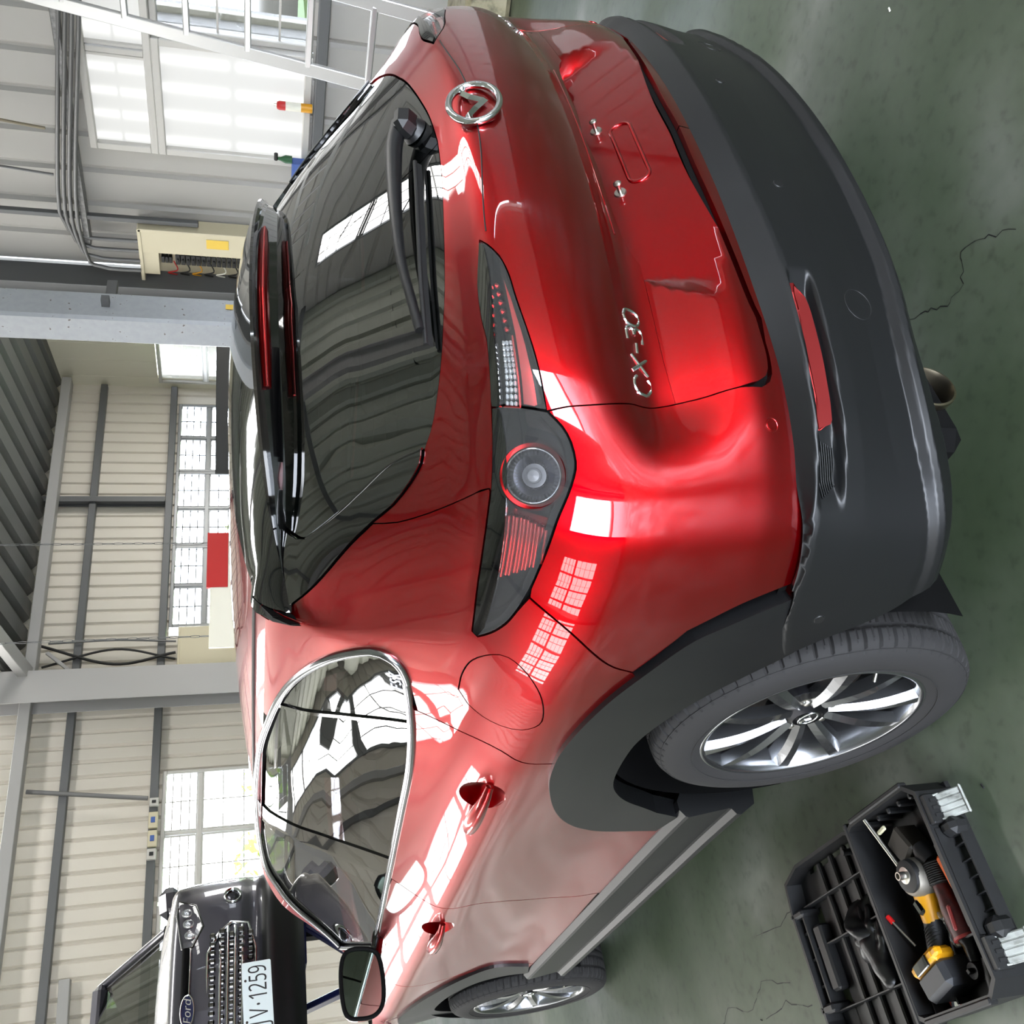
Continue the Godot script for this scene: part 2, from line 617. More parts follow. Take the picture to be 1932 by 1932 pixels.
	mat("window_frame", Color(0.74, 0.73, 0.71), 0.4, 0.1)
	mat("window_frame_grey", Color(0.52, 0.525, 0.53), 0.4, 0.3)
	mat("glass_bar", Color(0.30, 0.31, 0.32), 0.5, 0.2)
	mat("clear_pane", Color(0.9, 0.95, 0.95, 0.05), 0.0, 0.0, {"transparency": BaseMaterial3D.TRANSPARENCY_ALPHA})
	mat("dark_pane", Color(0.05, 0.055, 0.06, 0.55), 0.02, 0.0, {"transparency": BaseMaterial3D.TRANSPARENCY_ALPHA, "metallic_specular": 0.7})
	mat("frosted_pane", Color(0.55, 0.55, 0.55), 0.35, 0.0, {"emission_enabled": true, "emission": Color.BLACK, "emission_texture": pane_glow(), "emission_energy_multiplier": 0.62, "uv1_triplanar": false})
	mat("lit_pane", Color(0.8, 0.82, 0.84), 0.3, 0.0, {"emission_enabled": true, "emission": Color(0.98, 0.99, 1.0), "emission_energy_multiplier": 3.6})
	mat("roof_light", Color(0.8, 0.82, 0.82), 0.4, 0.0, {"emission_enabled": true, "emission": Color(0.97, 0.99, 1.0), "emission_energy_multiplier": 2.2})
	mat("conduit", Color(0.42, 0.42, 0.42), 0.45, 0.5)
	mat("cable", Color(0.07, 0.068, 0.065), 0.6)
	mat("cable_tan", Color(0.50, 0.46, 0.38), 0.6)
	mat("panel_cream", Color(0.76, 0.725, 0.62), 0.4)
	mat("breaker_black", Color(0.03, 0.03, 0.032), 0.5)
	mat("label_white", Color(0.88, 0.87, 0.82), 0.6)
	mat("label_yellow", Color(0.86, 0.72, 0.28), 0.6)
	mat("grey_paint", Color(0.22, 0.215, 0.245), 0.35, 0.6, {"clearcoat_enabled": true, "clearcoat": 1.0, "clearcoat_roughness": 0.02})
	mat("badge_blue", Color(0.03, 0.06, 0.22), 0.2, 0.2)
	mat("plate_white", Color(0.80, 0.84, 0.84), 0.35)
	mat("plate_black", Color(0.03, 0.03, 0.035), 0.4)
	mat("lift_blue", Color(0.045, 0.075, 0.25), 0.45)
	mat("case_black", Color(0.055, 0.056, 0.060), 0.50, 0.0, {"albedo_texture": noise_tex(256, 0.03, [[0.0, Color(0.75, 0.73, 0.70)], [0.6, Color(1, 1, 1)], [1.0, Color(1, 1, 1)]], 61, 5), "uv1_triplanar": true, "uv1_scale": Vector3(4, 4, 4)})
	mat("latch_grey", Color(0.66, 0.67, 0.65), 0.5, 0.0, {"albedo_texture": noise_tex(256, 0.02, [[0.0, Color(0.35, 0.34, 0.33)], [0.45, Color(0.85, 0.85, 0.84)], [1.0, Color(1, 1, 1)]], 63, 4), "uv1_triplanar": true, "uv1_scale": Vector3(6, 6, 6)})
	mat("cast_alloy", Color(0.50, 0.48, 0.44), 0.5, 0.7)
	mat("tool_black", Color(0.045, 0.045, 0.048), 0.55)
	mat("tool_grey", Color(0.16, 0.165, 0.175), 0.5)
	mat("tool_yellow", Color(0.80, 0.56, 0.05), 0.42)
	mat("tool_red", Color(0.30, 0.07, 0.07), 0.45, 0.0, {"albedo_texture": noise_tex(256, 0.03, [[0.0, Color(0.45, 0.45, 0.45)], [0.5, Color(0.9, 0.9, 0.9)], [1.0, Color(1, 1, 1)]], 65, 4), "uv1_triplanar": true, "uv1_scale": Vector3(6, 6, 6)})
	mat("tool_red_pale", Color(0.52, 0.16, 0.15), 0.45)
	mat("tool_salmon", Color(0.72, 0.24, 0.19), 0.5)
	mat("tool_orange", Color(0.95, 0.40, 0.03), 0.4)
	mat("signal_red", Color(0.70, 0.06, 0.06), 0.45)
	mat("gun_metal", Color(0.09, 0.09, 0.095), 0.3, 0.8)
	mat("bone", Color(0.72, 0.70, 0.58), 0.5)
	mat("oily", Color(0.17, 0.15, 0.12), 0.6)
	mat("glove", Color(0.045, 0.046, 0.052), 0.38)
	mat("clear_bag", Color(0.8, 0.8, 0.78, 0.18), 0.1, 0.0, {"transparency": BaseMaterial3D.TRANSPARENCY_ALPHA})
	mat("aluminium", Color(0.80, 0.80, 0.80), 0.35, 0.75)
	mat("tub", Color(0.58, 0.55, 0.45), 0.55, 0.0, {"albedo_texture": noise_tex(256, 0.015, [[0.0, Color(0.55, 0.54, 0.50)], [0.5, Color(0.92, 0.92, 0.90)], [1.0, Color(1, 1, 1)]], 67, 5), "uv1_triplanar": true, "uv1_scale": Vector3(2.5, 2.5, 2.5)})
	mat("dot_green", Color(0.05, 0.30, 0.14), 0.5)
	mat("carton_blue", Color(0.25, 0.36, 0.62), 0.6)
	mat("board_dark", Color(0.17, 0.175, 0.18), 0.5)
	mat("leaf", Color(0.42, 0.60, 0.10), 0.5, 0.0, {"backlight_enabled": true, "backlight": Color(0.5, 0.6, 0.15)})
	mat("grass", Color(0.25, 0.33, 0.12), 0.9)
	# floor: worn green paint on concrete
	var fl := mat("floor_paint", Color(1, 1, 1), 0.62, 0.0, {"uv1_triplanar": true, "uv1_world_triplanar": true, "uv1_scale": Vector3(0.28, 0.28, 0.28)})
	fl.albedo_texture = noise_tex(1024, 0.0035, [[0.0, Color(0.25, 0.30, 0.215)], [0.30, Color(0.285, 0.33, 0.25)], [0.55, Color(0.335, 0.37, 0.30)], [0.75, Color(0.41, 0.43, 0.38)], [1.0, Color(0.52, 0.53, 0.49)]], 41, 6)
	fl.roughness_texture = noise_tex(512, 0.008, [[0.0, Color(0.55, 0.55, 0.55)], [1.0, Color(1, 1, 1)]], 43, 5)
	fl.detail_enabled = true
	fl.detail_blend_mode = BaseMaterial3D.BLEND_MODE_MUL
	fl.detail_albedo = noise_tex(1024, 0.06, [[0.0, Color(0.78, 0.78, 0.77)], [0.35, Color(0.95, 0.95, 0.95)], [1.0, Color(1, 1, 1)]], 47, 5)

# outlines of the car panels: runs of s (length round the body, from the nose to the tail) and height y
const SC := 5.678
const KX := [0,-0.3,-0.6,-0.74,-0.835,-0.875,-0.883,-0.886,-0.888,-0.889,-0.89,-0.89,-0.887,-0.878,-0.862,-0.838,-0.805,-0.76,-0.7,-0.6,-0.4,-0.2,0,0.2,0.4,0.6]
const KZ := [-3.6,-3.585,-3.5,-3.38,-3.15,-2.75,-2.3,-1.8,-1.2,-0.7,-0.3,0,0.2,0.36,0.46,0.545,0.612,0.662,0.7,0.74,0.793,0.8245,0.835,0.8245,0.793,0.74]
const WY := [0.18,0.3,0.42,0.5,0.62,0.74,0.84,0.9,0.945,0.99,1.04,1.09,1.13,1.2,1.3,1.4,1.46,1.5]
const WD := [0.84,0.868,0.872,0.862,0.852,0.862,0.876,0.884,0.885,0.874,0.852,0.826,0.803,0.765,0.712,0.655,0.6,0.53]
const WQ := [0.84,0.868,0.872,0.876,0.88,0.884,0.888,0.889,0.887,0.878,0.86,0.836,0.81,0.765,0.705,0.64,0.58,0.5]
const ZY := [0.18,0.3,0.4,0.55,0.6,0.66,0.7,0.74,0.8,0.84,0.875,0.92,0.97,1.02,1.06,1.085,1.105,1.125,1.14,1.155,1.17,1.2,1.25,1.3,1.35,1.4,1.45,1.5]
const ZC := [0.74,0.79,0.815,0.815,0.8,0.808,0.813,0.806,0.785,0.774,0.772,0.795,0.811,0.815,0.813,0.809,0.802,0.786,0.757,0.726,0.7,0.66,0.595,0.53,0.465,0.395,0.32,0.24]
const ZQ := [0.74,0.79,0.815,0.815,0.8,0.808,0.813,0.812,0.808,0.805,0.802,0.797,0.791,0.785,0.78,0.776,0.77,0.762,0.75,0.724,0.7,0.66,0.595,0.53,0.465,0.395,0.32,0.24]
const CUT := {
	"quarter_panel": [[4.709,1.414,4.738,1.401,4.836,1.332,4.882,1.285], [4.882,1.285,4.869,1.249,4.868,1.205,4.873,1.171,4.874,1.132], [4.869,1.13,4.825,1.132,4.759,1.133,4.678,1.132,4.558,1.126], [4.547,1.117,4.573,1.1,4.611,1.083,4.655,1.071,4.691,1.059], [4.691,1.059,4.628,0.984,4.537,0.901,4.501,0.846], [4.465,0.819,4.347,0.857,4.216,0.876,4.126,0.874], [4.126,0.905,4.132,0.968,4.165,1.016,4.184,1.07,4.184,1.131,4.18,1.174], [4.251,1.194,4.325,1.215,4.361,1.24,4.361,1.272,4.259,1.324,4.141,1.378,3.993,1.42,3.818,1.448], [3.818,1.462,4.579,1.462]],
	"rear_door": [[4.18,1.174,4.184,1.131,4.184,1.07,4.165,1.016,4.132,0.968,4.126,0.904], [4.126,0.884,4.03,0.868,3.891,0.823,3.769,0.764,3.69,0.691,3.618,0.597,3.616,0.463], [3.598,0.46,3.027,0.46], [3.027,0.47,2.985,0.546,2.994,0.659,3.069,0.788,3.12,0.874,3.119,0.936,3.119,0.984,3.152,1.036,3.193,1.093,3.206,1.116], [3.087,1.117,3.413,1.131,3.711,1.144,3.909,1.153,4.073,1.168,4.175,1.184]],
	"front_door": [[3.206,1.116,3.193,1.093,3.152,1.036,3.119,0.984,3.119,0.936,3.12,0.874,3.069,0.788,2.994,0.659,2.985,0.546,3.027,0.47], [2.147,0.46,2.117,0.6,2.097,0.8,2.137,0.95,2.177,1.075], [2.177,1.075,2.49,1.088], [2.49,1.088,3.087,1.117]],
	"front_fender": [[2.177,1.075,2.137,0.95,2.097,0.8,2.117,0.6,2.147,0.46], [2.077,0.4,1.997,0.6,1.867,0.76,1.697,0.86,1.542,0.885,1.377,0.86,1.216,0.76,1.106,0.62,1.03,0.5], [0.7,0.5,0.72,0.75,0.8,0.86], [1.196,0.975,1.697,1.03,2.147,1.072]],
	"tailgate_upper": [[5.678,1.153,5.565,1.156,5.47,1.161,5.307,1.17,5.232,1.176,5.134,1.185,5.035,1.199,4.988,1.212], [4.988,1.212,4.962,1.215,4.933,1.23,4.902,1.255,4.882,1.285], [4.882,1.285,4.869,1.249,4.868,1.205,4.873,1.171,4.874,1.132], [4.869,1.13,4.939,1.129,5.007,1.13,5.116,1.13,5.155,1.133,5.231,1.134,5.324,1.126], [5.321,1.124,5.292,1.109,5.275,1.101,5.236,1.091,5.183,1.084,5.095,1.068,5.047,1.061,5,1.054], [5,1.053,5.012,1.023,5.024,0.977,5.049,0.892,5.057,0.829], [5.057,0.831,5.137,0.839,5.231,0.842,5.332,0.844], [5.332,0.844,5.359,0.855,5.397,0.863,5.474,0.87,5.607,0.873,5.678,0.882]],
	"tailgate_lower": [[5.332,0.844,5.231,0.842,5.137,0.839,5.057,0.831], [5.059,0.781,5.064,0.728], [5.071,0.696,5.083,0.678,5.097,0.671,5.125,0.668,5.158,0.67,5.196,0.672], [5.196,0.672,5.247,0.683,5.408,0.7,5.553,0.71,5.678,0.709], [5.678,0.882,5.607,0.873,5.474,0.87,5.397,0.863,5.359,0.855,5.332,0.844]],
	"bumper_red": [[4.996,1.05,4.982,1.032,4.963,1.019,4.937,1.012,4.917,1.014,4.886,1.023,4.842,1.037,4.778,1.049,4.71,1.06,4.691,1.059], [4.691,1.059,4.628,0.984,4.537,0.901,4.501,0.846], [4.616,0.779,4.673,0.699,4.725,0.614], [4.696,0.614,4.696,0.584,4.781,0.591,4.845,0.606,4.93,0.616,5.02,0.616,5.106,0.619,5.198,0.626,5.378,0.645,5.678,0.65], [5.678,0.699,5.553,0.7,5.408,0.69,5.247,0.673,5.196,0.662], [5.149,0.666,5.116,0.664,5.088,0.667,5.074,0.674,5.062,0.692], [5.064,0.728,5.059,0.781,5.057,0.829,5.049,0.892,5.024,0.977,5.012,1.023,5,1.053]],
	"outer_lamp": [[4.939,1.129,4.869,1.13,4.825,1.132,4.759,1.133,4.678,1.132,4.558,1.126], [4.547,1.117,4.573,1.1,4.611,1.083,4.655,1.071], [4.71,1.06,4.778,1.049,4.842,1.037,4.886,1.023,4.917,1.014,4.937,1.012,4.963,1.019,4.982,1.032,4.996,1.05,4.999,1.053], [4.999,1.129]],
	"inner_lamp": [[5.324,1.126,5.231,1.134,5.155,1.133,5.116,1.13,5.007,1.13,4.999,1.129], [4.999,1.053], [5,1.054,5.047,1.061,5.095,1.068,5.183,1.084,5.236,1.091,5.275,1.101,5.292,1.109,5.321,1.124]],
	"outer_bar": [[4.939,1.129,4.869,1.13,4.825,1.132,4.759,1.133,4.678,1.132,4.558,1.126], [4.547,1.117], [4.583,1.109,4.711,1.106,4.799,1.106,4.844,1.107,4.901,1.108,4.949,1.11,4.994,1.118], [4.999,1.129]],
	"inner_bar": [[5.324,1.126,5.231,1.134,5.155,1.133,5.116,1.13,5.007,1.13,4.999,1.129], [4.994,1.118,5.005,1.117,5.117,1.119,5.237,1.117,5.299,1.119]],
	"lamp_ring": [[4.921,1.112,4.945,1.106,4.964,1.093,4.975,1.073,4.974,1.048,4.958,1.03,4.935,1.022,4.908,1.03,4.889,1.047,4.877,1.072,4.882,1.096,4.897,1.108]],
	"rear_glass": [[5.678,1.462,4.943,1.455], [4.943,1.432,4.901,1.402,4.895,1.386,4.925,1.333,4.951,1.298,4.982,1.256,4.988,1.212], [4.988,1.212,5.035,1.199,5.134,1.185,5.232,1.176,5.307,1.17,5.47,1.161,5.565,1.156,5.678,1.153]],
	"glass_trim": [[4.988,1.212,4.982,1.256,4.951,1.298,4.925,1.333,4.895,1.386,4.901,1.402,4.943,1.432], [4.923,1.455,4.759,1.455], [4.709,1.414,4.738,1.401,4.836,1.332,4.882,1.285,4.902,1.255,4.933,1.23,4.962,1.215,4.988,1.212]],
	"window_opening": [[4.251,1.194,4.325,1.215,4.361,1.24,4.361,1.272,4.259,1.324,4.141,1.378,3.993,1.42,3.818,1.448,3.581,1.469,3.212,1.474,2.82,1.451,2.638,1.406,2.445,1.326,2.231,1.18], [2.49,1.088,3.087,1.117,3.413,1.131,3.711,1.144,3.909,1.153,4.073,1.168,4.175,1.184,4.271,1.201]],
	"roof_rail": [[3.818,1.448,3.581,1.469,3.212,1.474,2.82,1.451,2.638,1.406,2.445,1.326,2.231,1.18], [2.167,1.145,2.397,1.36,2.597,1.435,2.777,1.462], [3.818,1.462]],
	"fuel_door": [[4.336,1.122,4.4,1.124,4.463,1.116,4.508,1.092,4.518,1.064,4.484,1.028,4.42,0.993,4.353,0.973,4.301,0.97,4.267,0.996,4.262,1.034,4.275,1.07,4.299,1.1]],
	"arch_cladding": [[4.707,0.6,4.643,0.699,4.586,0.779,4.465,0.849,4.347,0.887,4.216,0.906,4.126,0.904,4.03,0.888,3.891,0.843,3.769,0.784,3.67,0.711,3.598,0.617,3.596,0.483], [3.698,0.463], [3.736,0.533,3.838,0.641,3.936,0.707,4.025,0.739,4.142,0.753,4.239,0.746,4.352,0.7,4.468,0.618,4.538,0.548]],
}

var tKX: Tab
var tKZ: Tab
var tWD: Tab
var tWQ: Tab
var tZC: Tab
var tZQ: Tab
var KS := []

func body_setup() -> void:
	KS = [0.0]
	for i in range(1, KX.size()):
		KS.append(KS[i - 1] + Vector2(KX[i] - KX[i - 1], KZ[i] - KZ[i - 1]).length())
	tKX = Tab.new(KS, KX)
	tKZ = Tab.new(KS, KZ)
	tWD = Tab.new(WY, WD)
	tWQ = Tab.new(WY, WQ)
	tZC = Tab.new(ZY, ZC)
	tZQ = Tab.new(ZY, ZQ)
	bump_setup()

func body(s: float, y: float) -> Vector3:
	var kx := tKX.at(s)
	var kz := tKZ.at(s)
	var w := lerpf(tWD.at(y), tWQ.at(y), smoothstep(-0.75, -0.05, kz))
	var g := 1.0 - smoothstep(1.0, 1.3, y) * 0.06 * clampf(-kz - 1.0, 0.0, 1.5)
	var fr := smoothstep(0.0, 0.62, kz)
	if fr <= 0.0:
		return Vector3(kx * w / 0.89 * g, y, kz)
	var zc := lerpf(tZQ.at(y), tZC.at(y), smoothstep(-0.76, -0.60, kx) * smoothstep(0.76, 0.60, kx))
	return Vector3(kx * w / 0.89 * g, y, kz + (zc - 0.835) * fr)

func lower(s: float, y: float) -> Vector3:
	# the tailgate below its crease, hollowed for the number plate
	var p := body(s, y)
	var t := clampf((y - 0.69) / 0.17, 0.0, 1.0)
	var xa := lerpf(0.415, 0.318, t)
	var k := clampf((xa + 0.045 - absf(p.x)) / 0.045, 0.0, 1.0)
	var zt := lerpf(0.808, 0.690, (y - 0.690) / 0.18) - 0.14 * p.x * p.x
	p.z = lerpf(p.z, minf(p.z, zt), k)
	return p

var bT := []
func bump_setup() -> void:
	var xs := [4.30, 4.41, 4.55, 4.66, 4.745, 4.82, 4.887, 4.96, 5.065, 5.17, 5.275, 5.477, 5.678, 5.878, 6.08, 6.287]
	var c0 := [0.49, 0.50, 0.58, 0.612, 0.618, 0.627, 0.641, 0.645, 0.646, 0.655, 0.667, 0.68, 0.685, 0.68, 0.667, 0.646]
	var c1 := [0.48, 0.49, 0.57, 0.606, 0.612, 0.619, 0.621, 0.616, 0.611, 0.607, 0.606, 0.617, 0.622, 0.617, 0.606, 0.611]
	var g := [0.36, 0.36, 0.36, 0.362, 0.37, 0.386, 0.402, 0.412, 0.414, 0.408, 0.397, 0.394, 0.396, 0.394, 0.397, 0.414]
	var bt := [0.325, 0.325, 0.325, 0.33, 0.336, 0.342, 0.348, 0.354, 0.362, 0.364, 0.355, 0.357, 0.359, 0.357, 0.355, 0.362]
	var inset := [0.010, 0.010, 0.011, 0.014, 0.019, 0.024, 0.027, 0.03, 0.03, 0.03, 0.03, 0.03, 0.03, 0.03, 0.03, 0.03]
	for a in [c0, c1, g, bt, inset]:
		bT.append(Tab.new(xs, a))

func bump(s: float, y: float) -> Vector3:
	var c0: float = bT[0].at(s)
	var c1: float = minf(bT[1].at(s), c0 - 0.006)
	var g: float = bT[2].at(s)
	var bt: float = bT[3].at(s)
	var ins: float = bT[4].at(s)
	var side := smoothstep(4.95, 4.62, s)
	var o: float
	var nodes := [[bt - 0.09, 0.16], [bt, 0.03], [bt + 0.006, 0.022], [g - 0.016, 0.003], [g - 0.003, 0.006], [g + 0.012, 0.018], [g + 0.06, 0.014], [lerpf(g, c1, 0.6), 0.006], [c1 - 0.022, 0.0015], [c1 - 0.004, 0.0], [c1 + 0.006, 0.002], [c0, ins], [c0 + 0.05, ins + 0.05]]
	o = nodes[nodes.size() - 1][1]
	if y <= nodes[0][0]:
		o = nodes[0][1]
	else:
		for i in nodes.size() - 1:
			if y <= nodes[i + 1][0]:
				o = lerpf(nodes[i][1], nodes[i + 1][1], (y - nodes[i][0]) / (nodes[i + 1][0] - nodes[i][0]))
				break
	o = lerpf(o, maxf(0.0, (bt + 0.06 - y)) * 0.12, side * 0.8)
	var e := 0.004
	var t := Vector2(tKX.at(s + e) - tKX.at(s - e), tKZ.at(s + e) - tKZ.at(s - e)).normalized()
	# pockets for the reflectors
	var pk := 0.0
	var yt := c1 - 0.004
	var yb: float = c1 - 0.049
	pk = smoothstep(4.842, 4.90, s) * smoothstep(5.292, 5.24, s) * smoothstep(yb - 0.002, yb + 0.010, y) * smoothstep(yt + 0.004, yt - 0.002, y)
	o += 0.022 * pk
	return Vector3(tKX.at(s), y, tKZ.at(s)) + Vector3(t.y, 0, -t.x) * o

func both(called: String, mb: MB, m: Material, parent: Node) -> Array:
	return [obj(called, mb, m, parent), obj(called, mb.mirrored(), m, parent)]

func whole(mb: MB) -> MB:
	var o := MB.new()
	o.add(mb)
	o.add(mb.mirrored())
	return o

func cut(called: String, gap := 0.002) -> PackedVector2Array:
	return shrink(outline(CUT[called]), gap)

func shell_patch(mb: MB, f: Callable, nu: int, nv: int) -> void:
	# a smooth sheet over u, v in 0..1
	var p := []
	for i in nu + 1:
		var r := []
		for j in nv + 1:
			r.append(f.call(float(i) / nu, float(j) / nv))
		p.append(r)
	var n := []
	for i in nu + 1:
		var r := []
		for j in nv + 1:
			var du: Vector3 = p[mini(i + 1, nu)][j] - p[maxi(i - 1, 0)][j]
			var dv: Vector3 = p[i][mini(j + 1, nv)] - p[i][maxi(j - 1, 0)]
			r.append(du.cross(dv).normalized())
		n.append(r)
	for i in nu:
		for j in nv:
			mb.quad(p[i][j], p[i + 1][j], p[i + 1][j + 1], p[i][j + 1], n[i][j], n[i + 1][j], n[i + 1][j + 1], n[i][j + 1])

var roof_y := Tab.new([-1.45, -1.2, -0.9, -0.6, -0.2, 0.0, 0.12], [1.472, 1.503, 1.528, 1.539, 1.539, 1.534, 1.524])

func make_car() -> void:
	body_setup()
	var car := thing("crossover_car", "glossy red crossover car with black plastic cladding parked on the green floor", "car")
	var red: Material = M.paint
	var clad: Material = M.cladding
	var mb: MB

	# ---------- painted panels
	var fuel := cut("fuel_door", 0.0)
	mb = MB.new()
	panel(mb, body, cut("quarter_panel"), 0.0, 0.012, Vector2(0.02, 0.014), [fuel])
	both("quarter_panel", mb, red, car)
	mb = MB.new()
	panel(mb, body, cut("fuel_door", 0.0025), 0.0)
	obj("fuel_door", mb, red, car)
	for d in [["rear_door", 3.935, 1.008], ["front_door", 2.915, 0.95]]:
		var dish := PackedVector2Array()
		for k in 28:
			var an := TAU * k / 28
			dish.append(Vector2(d[1] + 0.068 * cos(an), d[2] + 0.048 * sin(an)))
		mb = MB.new()
		panel(mb, body, cut(d[0]), 0.0, 0.012, Vector2(0.02, 0.014), [dish])
		# the finger bowl behind the handle
		for r in 4:
			for k in 28:
				var q := []
				var qn := []
				for e in [[r, k], [r, k + 1], [r + 1, k + 1], [r + 1, k]]:
					var an: float = TAU * e[1] / 28
					var rr := cos(e[0] / 4.0 * PI / 2)
					var f := frame_at(body, d[1] + 0.068 * rr * cos(an), d[2] + 0.048 * rr * sin(an))
					q.append(f[0] - f[1] * 0.032 * sin(e[0] / 4.0 * PI / 2))
					qn.append((f[1] - (f[2] * cos(an) + f[3] * sin(an)) * rr * 0.8).normalized())
				mb.quad(q[0], q[1], q[2], q[3], qn[0], qn[1], qn[2], qn[3])
		var pair := both(d[0], mb, red, car)
		# the grip: an arch that stands off the door
		var hs: float = d[1]
		var hy: float = d[2]
		mb = MB.new()
		var pts := []
		var rad := []
		for k in 15:
			var u := k / 14.0
			var f := frame_at(body, hs + 0.062 - 0.235 * u, hy - 0.004 + 0.006 * sin(u * PI))
			pts.append(f[0] + f[1] * (0.004 + 0.032 * pow(sin(u * PI), 0.55)))
			rad.append(0.0085 + 0.0105 * sin(u * PI))
		var fl := MB.new()
		tube(fl, pts, rad, 12)
		mb.add(fl)
		for w in 2:
			obj("handle", mb if w == 0 else mb.mirrored(), red, pair[w])
	for q in ["front_fender", "roof_rail", "bumper_red"]:
		mb = MB.new()
		panel(mb, body, cut(q), 0.0, 0.012, Vector2(0.02, 0.012), [], SC)
		if q == "bumper_red":
			obj("rear_bumper", whole(mb), red, car)
		else:
			both(q, mb, red, car)
	mb = MB.new()
	panel(mb, body, cut("tailgate_upper", 0.0003), 0.0, 0.012, Vector2(0.02, 0.009), [], SC)
	var tgl := outline(CUT.tailgate_lower)
	panel(mb, lower, shrink(tgl, 0.0003), 0.0, 0.014, Vector2(0.015, 0.012), [], SC)
	# roof of the plate recess, from the crease inwards
	var cr := spline([Vector2(5.25, 0.8525), Vector2(5.315, 0.852), Vector2(5.343, 0.863), Vector2(5.381, 0.871), Vector2(5.456, 0.878), Vector2(5.585, 0.882), Vector2(SC, 0.882)], 0.02)
	for k in cr.size() - 1:
		var a: Vector2 = cr[k]
		var b: Vector2 = cr[k + 1]
		mb.flat([body(a.x, a.y), body(b.x, b.y), lower(b.x, b.y), lower(a.x, a.y)], Vector3(0, -1, 0))
	var gate := obj("tailgate", whole(mb), red, car)
	# roof skin
	mb = MB.new()
	shell_patch(mb, func(u: float, v: float) -> Vector3:
		var rail := body(lerpf(2.78, 4.60, u), 1.460)
		var z := rail.z
		var q := 1.0 - pow(1.0 - v, 2.6)
		var p := Vector3(rail.x * (1.0 - v), lerpf(rail.y, roof_y.at(z), q), z)
		p.z += 0.05 * v * smoothstep(0.0, 0.08, z)
		p.z -= 0.16 * v * smoothstep(-1.2, -1.42, z)
		return p, 60, 22)
	obj("roof", whole(mb), red, car)
	# bonnet and front end
	mb = MB.new()
	shell_patch(mb, func(u: float, v: float) -> Vector3:
		var s := lerpf(0.82, 2.19, u)
		var e := body(s, lerpf(0.86, 1.072, smoothstep(0.0, 0.75, u)))
		var c := Vector3(0, lerpf(0.90, 1.13, smoothstep(0.0, 0.7, u)), lerpf(-3.57, -2.20, u))
		return Vector3(e.x * (1.0 - v), lerpf(e.y, c.y, 1.0 - pow(1.0 - v, 2.2)), lerpf(e.z, c.z, 1.0 - pow(1.0 - v, 2.0))), 40, 16)
	obj("bonnet", whole(mb), red, car)
	mb = MB.new()
	panel(mb, body, PackedVector2Array([Vector2(0.0, 0.5), Vector2(0.74, 0.5), Vector2(0.80, 0.86), Vector2(0.0, 0.90)]), 0.0, 0.0, Vector2(0.05, 0.04))
	obj("front_bumper", whole(mb), red, car)
	mb = MB.new()
	panel(mb, body, PackedVector2Array([Vector2(0.0, 0.22), Vector2(1.0, 0.22), Vector2(1.05, 0.52), Vector2(0.0, 0.52)]), 0.004, 0.0, Vector2(0.05, 0.04))
	obj("front_cladding", whole(mb), clad, car)

	# ---------- dark shell behind the gaps, floor pan and wheel wells
	mb = MB.new()
	for q in ["quarter_panel", "rear_door", "front_door", "bumper_red", "tailgate_upper", "outer_lamp", "inner_lamp"]:
		panel(mb, body, shrink(outline(CUT[q]), 0.004 if q == "tailgate_upper" else -0.012), -0.055 if q.ends_with("lamp") else -0.045 if q.ends_with("door") else -0.0125, 0.0, Vector2(0.05, 0.03), [], SC)
	panel(mb, lower, shrink(tgl, -0.010), -0.014, 0.0, Vector2(0.03, 0.025), [], SC)
	obj("inner_shell", whole(mb), M.black_matte, car)
	mb = MB.new()
	cbox(mb, T(Vector3(0, 0.30, -1.35)), Vector3(1.30, 0.10, 4.0), 0.03)
	cbox(mb, T(Vector3(0, 0.27, -1.33)), Vector3(1.66, 0.06, 1.50), 0.02)
	cbox(mb, T(Vector3(0, 0.44, 0.50)), Vector3(1.1, 0.10, 0.28), 0.04)
	obj("floor_pan", mb, M.black_matte, car)
	for zc in [0.0, -2.655]:
		mb = MB.new()
		lathe(mb, Transform3D(Basis(Vector3(0, 0, 1), Vector3(1, 0, 0), Vector3(0, 1, 0)), Vector3(-0.60, 0.36, zc)), [Vector2(0.01, 0.0), Vector2(0.40, 0.0), Vector2(0.415, -0.02), Vector2(0.42, -0.255)], 40, -0.35, PI + 0.35)
		both("wheel_well", mb, M.black_matte, car)

	# ---------- cladding
	for w in 2:
		mb = MB.new()
		var arch := cut("arch_cladding", 0.0005)
		var nm := "arch_cladding"
		if w == 1:
			for k in arch.size():
				arch[k] = Vector2(1.542 - (arch[k].x - 4.198), arch[k].y)
		panel(mb, body, arch, 0.011, 0.045, Vector2(0.02, 0.014))
		both(nm, mb, clad, car)
	mb = MB.new()
	var fr := []
	for k in 40:
		var z := lerpf(-0.47, -2.22, k / 39.0)
		var b := body(4.198 + z, 0.468)
		fr.append(Transform3D(Basis(Vector3(-1, 0, 0), Vector3(0, 1, 0), Vector3(0, 0, -1)), Vector3(b.x, 0, z)))
	sweep(mb, fr, [Vector2(-0.02, 0.468), Vector2(0.003, 0.468), Vector2(0.020, 0.456), Vector2(0.023, 0.448), Vector2(0.010, 0.335), Vector2(0.012, 0.328), Vector2(0.026, 0.318), Vector2(0.028, 0.306), Vector2(0.004, 0.262), Vector2(-0.10, 0.24), Vector2(-0.12, 0.40)])
	both("sill_cladding", mb, clad, car)
	mb = MB.new()
	var edge := []
	for s in [SC, 5.477, 5.275, 5.17, 5.065, 4.96, 4.887, 4.82, 4.745, 4.69]:
		edge.append_array([s, bT[0].at(s) + 0.004 * smoothstep(4.98, 4.86, s)])
	var low := []
